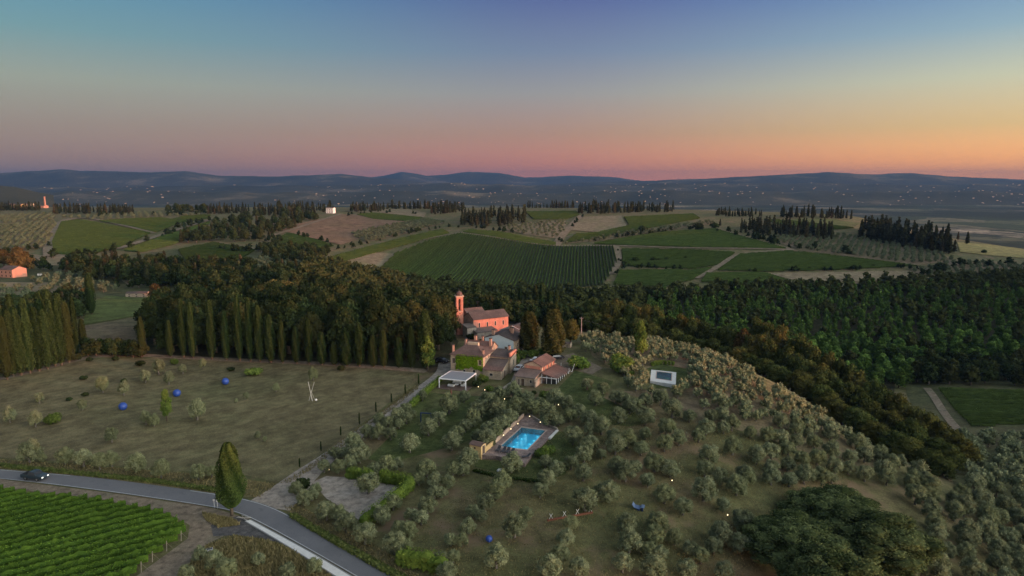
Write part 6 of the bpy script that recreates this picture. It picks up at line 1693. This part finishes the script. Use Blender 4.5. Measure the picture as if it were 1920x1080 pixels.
for i, (x, y, w_, h, c) in enumerate(((4, 384, 14, 9, 'plaster_ochre'), (18, 382, 14, 10, 'plaster_red'), (32, 384, 14, 8, 'plaster_cream'), (46, 382, 12, 9, 'plaster_ochre'), (60, 384, 13, 8, 'plaster_cream'), (10, 388, 16, 5, 'plaster_cream'), (30, 389, 18, 5, 'plaster_ochre'), (52, 388, 14, 5, 'plaster_cream'), (72, 386, 11, 5, 'plaster_ochre'), (66, 379, 10, 6, 'plaster_red'), (-14, 384, 14, 7, 'plaster_red'), (92, 384, 10, 4, 'plaster_ochre'), (76, 390, 14, 4, 'plaster_red'))):
    small_house(x, y, w_, h, R((-8, 12, 0)[i % 3]), c, 'roof_tile_red', '%s house of the far left town, counted from the left' % words_[sorted((4, 18, 32, 46, 60, 10, 30, 52, 72, 66, -14, 92, 76)).index(x)], group='houses of the far left town', nwin=2)
p = hit(85, 388)[0]; t = to_px(p)[2]; hh = 27 * t / FPX
mb = MB(); mb.lathe([(hh * .075, -2), (hh * .07, hh * .1), (hh * .05, hh * .93), (hh * .062, hh * .95), (hh * .062, hh)], n=12)
o = mb.build('smokestack', MAT['plaster_red'], None, p); tag(o, 'tall reddish smokestack of the far left town', 'chimney')
# pale houses scattered over the plain, too small to tell apart
mb = MB(); r = np.random.default_rng(3)
for _ in range(620):
    G = FOOT_A if r.random() < .6 else FOOT_B
    cc = (20, 48, 75, 110, 126, 150, 165, 190, 214, 236)[r.integers(0, 10)]
    i = int(np.clip(cc + r.normal(0, 9), 1, 258)); j = r.integers(0, 7); f = r.uniform(0, 1, 2)
    q = (G[j, i] * (1 - f[0]) + G[j, i + 1] * f[0]) * (1 - f[1]) + (G[j + 1, i] * (1 - f[0]) + G[j + 1, i + 1] * f[0]) * f[1]
    sz = r.uniform(2.2, 6.5) * (1 if G is FOOT_A else 1.4)
    mb.box(q[0] - sz, q[0] + sz, q[1] - sz * .7, q[1] + sz * .7, q[2] - 6, q[2] + sz * r.uniform(.5, 1.0))
tag(mb.build('distant_town', MAT['plaster_cream']), 'pale specks of distant villages on the plain', 'distant town', kind='stuff')
# ================================================================== CARS, SCULPTURES, LAMPS, POLES
plain('paint_dark', (.02, .035, .045), .25, .6, .05, 1, 0)
plain('paint_white', (.62, .64, .66), .25, .6, .03, 1, 0)
plain('paint_black', (.03, .03, .035), .25, .6, .05, 1, 0)
plain('car_glass', (.02, .022, .025), .08, .8, .05, 1, 0)
plain('rubber', (.02, .02, .02), .9, .2, .1, 4)
plain('alloy', (.45, .45, .46), .35, .5, .05, 4, 0, .8)
plain('sculpture_blue', (.02, .06, .28), .45, .5, .1, 2, .1)
plain('frame_blue', (.01, .025, .08), .4, .5, .1, 2, .1)
plain('steel_blue', (.09, .14, .24), .5, .5, .15, 2, .1)
plain('weathered_wood', (.45, .42, .37), .85, .2, .15, 4)
plain('pole_wood', (.30, .26, .23), .9, .1, .2, 3)
plain('lamp_case', (.05, .05, .05), .6, .4, .1, 3)
emit('lamp_glow', (1.0, .74, .40), 4.0)
emit('headlamp', (1.0, .97, .88), 2.5)
emit('tail_lamp', (.8, .05, .03), .6)
def car(name, p, rz, paint, label, kind='suv', lights=False):
    e = empty(name, p, rz); tag(e, label, 'car')
    L2, W2_ = 2.2, .9
    if kind == 'pickup': prof = [(-2.5, .45), (2.45, .45), (2.5, .8), (2.4, 1.02), (1.2, 1.12), (.62, 1.72), (-.55, 1.74), (-.85, 1.12), (-2.5, 1.1)]
    else: prof = [(-2.15, .42), (2.15, .42), (2.2, .72), (2.1, .92), (1.15, 1.02), (.45, 1.5), (-1.4, 1.52), (-2.05, 1.02), (-2.2, .8)]
    mb = MB(); n = len(prof)
    def tap(z): return W2_ * (1 if z < 1.13 else .84)
    L = [(x, -tap(z), z) for x, z in prof]; R_ = [(x, tap(z), z) for x, z in prof]
    mb.poly(L); mb.poly(R_[::-1])
    for i in range(n): mb.poly([L[(i + 1) % n], L[i], R_[i], R_[(i + 1) % n]])
    b = mb.build('body', MAT[paint], e)
    bv = b.modifiers.new('bevel', 'BEVEL'); bv.width = .07; bv.segments = 2; bv.limit_method = 'ANGLE'
    if kind == 'pickup':
        gl = [('windscreen', [(1.18, -.72, 1.17), (1.18, .72, 1.17), (.68, .66, 1.68), (.68, -.66, 1.68)]), ('rear_window', [(-.86, .7, 1.2), (-.86, -.7, 1.2), (-.6, -.64, 1.68), (-.6, .64, 1.68)])]
        sd = [(1.02, 1.18), (.6, 1.64), (-.5, 1.66), (-.74, 1.18)]
        mb = MB(); mb.box(-2.35, -.98, -.72, .72, 1.105, 1.125); mb.build('load_bed', MAT['rubber'], e)
    else:
        gl = [('windscreen', [(1.14, -.72, 1.08), (1.14, .72, 1.08), (.52, .66, 1.48), (.52, -.66, 1.48)]), ('rear_window', [(-2.03, .7, 1.1), (-2.03, -.7, 1.1), (-1.5, -.64, 1.48), (-1.5, .64, 1.48)])]
        sd = [(.98, 1.06), (.42, 1.44), (-1.35, 1.45), (-1.85, 1.06)]
    for nm, q in gl:
        mb = MB(); v = Vector(q[1]) - Vector(q[0]); nn = v.cross(Vector(q[3]) - Vector(q[0])).normalized() * .03
        if nn.x * q[0][0] < 0: nn = -nn
        mb.poly([tuple(Vector(p_) + nn) for p_ in q]); mb.build(nm, MAT['car_glass'], e)
    for sy in (-1, 1):
        mb = MB(); q = [(x, sy * (tap(z) * (1.0 if z < 1.13 else 1.0) + .012), z) for x, z in sd]; mb.poly(q if sy < 0 else q[::-1]); mb.build('side_window', MAT['car_glass'], e)
        for x in (-1.35, 1.35):
            mb = MB(); mb.tube([(x, sy * .72, .36), (x, sy * .93, .36)], .36, 14); wh = mb.build('wheel', MAT['rubber'], e)
            mb = MB(); mb.tube([(x, sy * .90, .36), (x, sy * .945, .36)], .2, 10); mb.build('rim', MAT['alloy'], wh)
        fx = 2.47 if kind == 'pickup' else 2.16
        mb = MB(); mb.box(fx - .08, fx + .05, sy * .62 - .17, sy * .62 + .17, .7, .86); mb.build('headlight', MAT['headlamp' if lights else 'alloy'], e)
        mb = MB(); mb.box(-fx - .07, -fx + .08, sy * .68 - .12, sy * .68 + .12, .78, .98); mb.build('tail_light', MAT['tail_lamp' if lights else 'rubber'], e)
    return e
def on(px, py): return hit(px, py)[0]
a, b = on(40, 893), on(110, 900)
p = on(66, 899)
car('pickup_truck', (p[0], p[1], p[2] + .1), math.atan2(b[1] - a[1], b[0] - a[0]), 'paint_dark', 'dark pickup truck with lit headlamps driving along the road', 'pickup', True)
p = on(973, 695); car('parked_car', (p[0], p[1], p[2] + .05), R(-112), 'paint_white', 'white car parked between farmhouse and small house')
p = on(829, 680); car('parked_car', (p[0], p[1], p[2] + .07), R(-35), 'paint_black', 'dark car parked under the trees left of the farmhouse')
p = on(1044, 674); car('parked_car', (p[0], p[1], p[2] + .05), R(20), 'paint_black', 'dark car parked behind the small stone house')
# blue balls
for x, y, dia, lab in ((231, 762, 15, 'blue ball sculpture on the field, leftmost of the three'), (332, 737, 14, 'blue ball sculpture on the field, middle of the three'), (423, 715, 13, 'blue ball sculpture on the field, nearest the wood'), (917, 1010, 13, 'blue ball sculpture under the olives near the bottom edge')):
    p = on(x, y + dia * .45); rad = dia * to_px(p)[2] / FPX / 2
    v, f = ico(4); nse = 1 + .012 * np.sin(v[:, 0] * 9) * np.sin(v[:, 1] * 7 + 1) * np.sin(v[:, 2] * 8)
    e = empty('blue_ball', (p[0], p[1], p[2] + rad * .96)); tag(e, lab, 'sculpture', 'blue ball sculptures')
    new_obj('sphere', np_mesh('sphere', v * nse[:, None] * rad, f, MAT['sculpture_blue'], smooth=True), e)
    for ax in range(2):
        mb = MB(); pts = [(math.cos(k * .2618) * rad * 1.004, math.sin(k * .2618) * rad * 1.004 if ax else 0, 0 if ax else math.sin(k * .2618) * rad * 1.004) for k in range(25)]
        mb.tube(pts, rad * .02, 5, caps=False); mb.build('seam', MAT['frame_blue'], e)
    mb = MB(); mb.lathe([(rad * .3, -rad * .99), (rad * .25, -rad * .9)], n=12); mb.build('foot', MAT['frame_blue'], e)
# crossed poles
p = on(585, 752); t = to_px(p)[2]; m_ = t / FPX
e = empty('crossed_poles', p); tag(e, 'tall sculpture of crossed pale poles on the mown field', 'sculpture')
for q0, q1, r_ in (((.8, 0, -.2), (-6.0, 1.5, 37), .09), ((-6.5, 2, -.2), (6.0, -.5, 37), .06), ((5, 3, 0), (-1.5, 1, 20), .04)):
    mb = MB(); mb.tube([tuple(np.array(q0) * m_), tuple(np.array(q1) * m_)], [r_ * 1.1, r_ * .8], 8); mb.build('pole', MAT['weathered_wood'], e)
v, f = ico(2); new_obj('stone', np_mesh('stone', v * .3 + np.array([7 * m_, 2 * m_, .25]), f, MAT['concrete_pale'], smooth=True), e)
# dark blue square frame
p = on(799, 795); m_ = to_px(p)[2] / FPX
e = empty('square_frame', p, R(-12)); tag(e, 'dark blue square frame standing among the olives', 'sculpture')
s_ = 22 * m_
for q, nm in (((-s_ * .5, -s_ * .5 + .22, -.11, .11, 0, s_), 'upright'), ((s_ * .5 - .22, s_ * .5, -.11, .11, 0, s_), 'upright'), ((-s_ * .5 + .222, s_ * .5 - .222, -.11, .11, s_ - .22, s_), 'crossbar'), ((-s_ * .5 + .222, s_ * .5 - .222, -.11, .11, 0, .22), 'crossbar')):
    mb = MB(); mb.box(*q); mb.build(nm, MAT['frame_blue'], e)
# blue reclining sculpture
p = on(1197, 955); m_ = to_px(p)[2] / FPX
e = empty('reclining_sculpture', p, R(-18)); tag(e, 'blue folded metal sculpture like a lounger on the grass', 'sculpture')
def bent(pts, wd, th, nm, mat):
    mb = MB()
    for a_, b_ in zip(pts[:-1], pts[1:]):
        mb.slab([(a_[0], -wd / 2, a_[1]), (b_[0], -wd / 2, b_[1]), (b_[0], wd / 2, b_[1]), (a_[0], wd / 2, a_[1])], th)
    return mb.build(nm, MAT[mat], e)
bent([(-11 * m_, 1.1), (-7 * m_, .55), (2 * m_, .42), (6 * m_, .75), (11 * m_, .7)], 1.3, .1, 'shell', 'steel_blue')
mb = MB(); mb.box(-3 * m_, 3 * m_, -.45, .45, -.1, .35); mb.box(6 * m_, 9 * m_, -.4, .4, -.1, .6); mb.build('base', MAT['frame_blue'], e)
# long red beam with four pale forks
a, b = on(1026, 977), on(1111, 962)
e = empty('red_beam', a, math.atan2(b[1] - a[1], b[0] - a[0])); tag(e, 'long rust-red beam with four pale forked figures on the grass', 'sculpture')
ln = float(np.linalg.norm((b - a)[:2])); dz = b[2] - a[2]
mb = MB(); mb.slab([(0, -.15, .3), (ln, -.15, .3 + dz), (ln, .15, .3 + dz), (0, .15, .3)], .4); mb.build('beam', MAT['rust'], e)
for k in range(4):
    x = ln * (.08 + .29 * k); z = .3 + dz * x / ln; mb = MB()
    mb.tube([(x - .3, 0, z), (x, 0, z + .55), (x + .3, 0, z)], .045, 6); mb.tube([(x, 0, z + .5), (x - .25, 0, z + .95)], .04, 6); mb.tube([(x, 0, z + .5), (x + .3, 0, z + .9)], .04, 6)
    mb.build('fork', MAT['concrete_pale'], e)
# rusty figure
p = on(846, 741); mb = MB(); mb.lathe([(.28, 0), (.2, .08), (.16, .3), (.26, .7), (.3, 1.15), (.18, 1.3), (.14, 1.36), (.2, 1.5), (.16, 1.7), (.03, 1.75)], n=10)
o = mb.build('rust_figure', MAT['rust'], None, p); tag(o, 'small rust-brown standing figure in front of the pergola', 'sculpture')
# utility poles
for x, b_, tp_, lab in ((823, 628, 557, 'pale utility pole left of the bell tower'), (1090, 625, 594, 'utility pole at the top of the olive grove'), (1359, 668, 631, 'utility pole at the edge of the olive hill'), (23, 702, 668, 'utility pole before the left cypresses'), (143, 668, 636, 'thin utility pole at the corner of the field')):
    p = on(x, b_); h = (b_ - tp_) * to_px(p)[2] / FPX
    e = empty('utility_pole', p, rnd.uniform(-.4, .4)); tag(e, lab, 'pole', 'wooden utility poles')
    mb = MB(); mb.tube([(0, 0, -.5), (0, 0, h)], [.19, .13], 8); mb.build('mast', MAT['pole_wood'], e)
    mb = MB(); mb.box(-.7, .7, -.06, .06, h - .55, h - .42); mb.build('crossarm', MAT['pole_wood'], e)
    for k in (-.6, 0, .6):
        mb = MB(); mb.lathe([(.05, h - .42), (.07, h - .36), (.04, h - .28), (.06, h - .22), (.02, h - .18)], cx=k, n=8); mb.build('insulator', MAT['white_metal'], e)
# garden lamps, all lit
LMP = [(897, 726, 'beside the shrub right of the pergola'), (909, 732, 'second on the path from the pergola'), (923, 739, 'third on the path from the pergola'), (946, 749, 'between the olives above the pool'), (971, 796, 'at the top of the wall left of the pool'), (958, 806, 'second down the wall left of the pool'), (944, 818, 'third down the wall left of the pool'), (993, 782, 'at the upper corner of the pool deck'), (1013, 793, 'on the right side behind the pool'), (1047, 760, 'between the olives below the veranda'),
       (1260, 903, 'under the olives on the lower slope'), (1364, 968, 'beside the big oak on the lower slope'), (617, 883, 'beside the drive above the gravel yard'), (652, 858, 'lower one by the drive olives'), (680, 837, 'upper one by the drive olives')]
mb = MB(); mb.lathe([(.07, 0), (.05, .05), (.045, .42), (.1, .44), (.1, .48)], n=8); post_m = mb.mesh('post', MAT['lamp_case'])
mb = MB(); mb.lathe([(.04, .48), (.08, .53), (.10, .6), (.08, .67), (.03, .72)], n=10); glow_m = mb.mesh('globe', MAT['lamp_glow'], True)
mb = MB(); mb.lathe([(.09, .722), (.05, .76), (.01, .79)], n=8); cap_m = mb.mesh('cap', MAT['lamp_case'])
for x, y, lab in LMP:
    p = on(x, y + 3)
    if 955 < x < 1020 and y > 778 and y < 820 or x == 944 and y > 800: p = at_z(x, y + 3, zp + (.75 if x < 985 else .1))
    e = empty('garden_lamp', p); tag(e, 'small glowing garden lamp ' + lab, 'lamp', 'lit garden lamps')
    new_obj('post', post_m, e); new_obj('globe', glow_m, e); new_obj('cap', cap_m, e)
    ld = bpy.data.lights.new('lamp_light', 'POINT'); ld.energy = 2; ld.color = (1, .68, .36); ld.shadow_soft_size = .15
    new_obj('lamp_light', ld, e, (0, 0, 1.05))
# loungers on the pool deck
for i, (x, y, rz) in enumerate(((934.5, 845, 70), (944, 847, 66), (951.5, 848, 68), (959.5, 850, 62), (986.5, 858, 20))):
    p = at_z(x, y, zp); e = empty('sun_lounger', p, R(rz)); tag(e, '%s dark sun lounger on the near side of the pool, from the left' % words_[i], 'sun lounger', 'sun loungers by the pool')
    mb = MB(); mb.box(-.9, .35, -.32, .32, .28, .36); mb.build('seat', MAT['iron'], e)
    mb = MB(); mb.slab([(.36, -.32, .36), (.95, -.32, .85), (.95, .32, .85), (.36, .32, .36)], .08); mb.build('backrest', MAT['iron'], e)
    for a_ in (-.8, .3):
        for b_ in (-.27, .27):
            mb = MB(); mb.box(a_ - .03, a_ + .03, b_ - .03, b_ + .03, 0, .278); mb.build('leg', MAT['iron'], e)
# pale stones, trough, roadside posts
for x, y, sz, lab in ((938, 884, .55, 'pale boulder at the foot of the pool lawn'), (895, 858, .35, 'white stone beside the pool hut'), (592, 748, .2, None)):
    if not lab: continue
    p = on(x, y); v, f = ico(2); r_ = np.random.default_rng(int(x)); vv = v * np.array([1.3, .9, .7]) * sz * r_.uniform(.85, 1.15, (len(v), 1))
    tag(new_obj('boulder', np_mesh('boulder', vv, f, MAT['concrete_pale'], smooth=True), None, (p[0], p[1], p[2] + sz * .4)), lab, 'boulder')
p = on(393, 1034); e = empty('trough', p, R(30)); tag(e, 'small white trough in the dark bushes', 'trough')
mb = MB(); mb.box(-.5, .5, -.3, .3, 0, .45); mb.build('tub', MAT['white_metal'], e); mb = MB(); mb.box(-.42, .42, -.22, .22, .4505, .47); mb.build('water', MAT['dark_pane'], e)
for x, y, lab in ((402, 952, 'left one of two white roadside marker posts'), (408, 953, 'right one of two white roadside marker posts')):
    p = on(x, y); e = empty('marker_post', p); tag(e, lab, 'post', 'roadside marker posts')
    mb = MB(); mb.tube([(0, 0, -.2), (0, 0, 1.5)], .04, 6); mb.build('post', MAT['white_metal'], e)
    mb = MB(); mb.box(-.16, .16, -.07, -.045, 1.3, 1.65); mb.build('sign_plate', MAT['white_metal'], e)
p = on(457, 974); e = empty('pipe_pile', p, R(-25)); tag(e, 'small heap of pipes at the start of the pale footway', 'pipe pile')
for k in range(7):
    mb = MB(); x = rnd.uniform(-.5, .5); z = .08 + .07 * k; a_ = rnd.uniform(-.5, .5); mb.tube([(x - 1.1 * math.cos(a_), -1.1 * math.sin(a_) + rnd.uniform(-.3, .3), z), (x + 1.1 * math.cos(a_), 1.1 * math.sin(a_), z + rnd.uniform(0, .25))], .045, 6); mb.build('pipe', MAT['weathered_wood'], e)
# thin white poles by the veranda, a parasol base on the terrace
for x, y, tp_, dx, lab in ((1072, 697, 682, 5, 'leaning white pole at the end of the terrace'), (1066, 700, 690, 1, 'short white pole by the veranda'), (1052, 688, 680, 0, 'thin pole behind the veranda')):
    p = on(x, y); m_ = to_px(p)[2] / FPX; mb = MB(); mb.tube([(0, 0, -.2), (dx * m_, 0, (y - tp_) * m_)], .06, 6); mb.lathe([(.18, 0), (.18, .06), (.07, .1)], n=10)
    tag(mb.build('white_pole', MAT['white_metal'], None, p), lab, 'pole', 'white poles by the veranda')
# overhead wires between the right-hand poles
P = [on(1359, 668), on(1090, 625)]
a, b = np.array([*P[0][:2], P[0][2] + 6.3]), np.array([*P[1][:2], P[1][2] + 5.3])
mb = MB(); mb.tube([tuple(a + (b - a) * k / 14 - np.array([0, 0, 4 * 1.6 * (k / 14) * (1 - k / 14)])) for k in range(15)], .02, 4)
tag(mb.build('overhead_wire', MAT['iron']), 'thin wire between the two poles above the olive grove', 'wire')
# ================================================================== THE AIR
def air():
    m = bpy.data.materials.new('haze'); m.use_nodes = True
    nt = m.node_tree; nt.nodes.clear()
    o = N(nt, 'ShaderNodeOutputMaterial'); v = N(nt, 'ShaderNodeVolumePrincipled')
    v.inputs['Color'].default_value = (.06, .145, .32, 1)
    v.inputs['Density'].default_value = 6e-5
    v.inputs['Anisotropy'].default_value = 0.0
    nt.links.new(v.outputs[0], o.inputs['Volume'])
    mb = MB(); mb.box(-27000, 27000, -520, 21500, -125, 430)
    tag(mb.build('haze', m), 'thin bluish evening haze over the valley', 'haze', kind='stuff')
air()
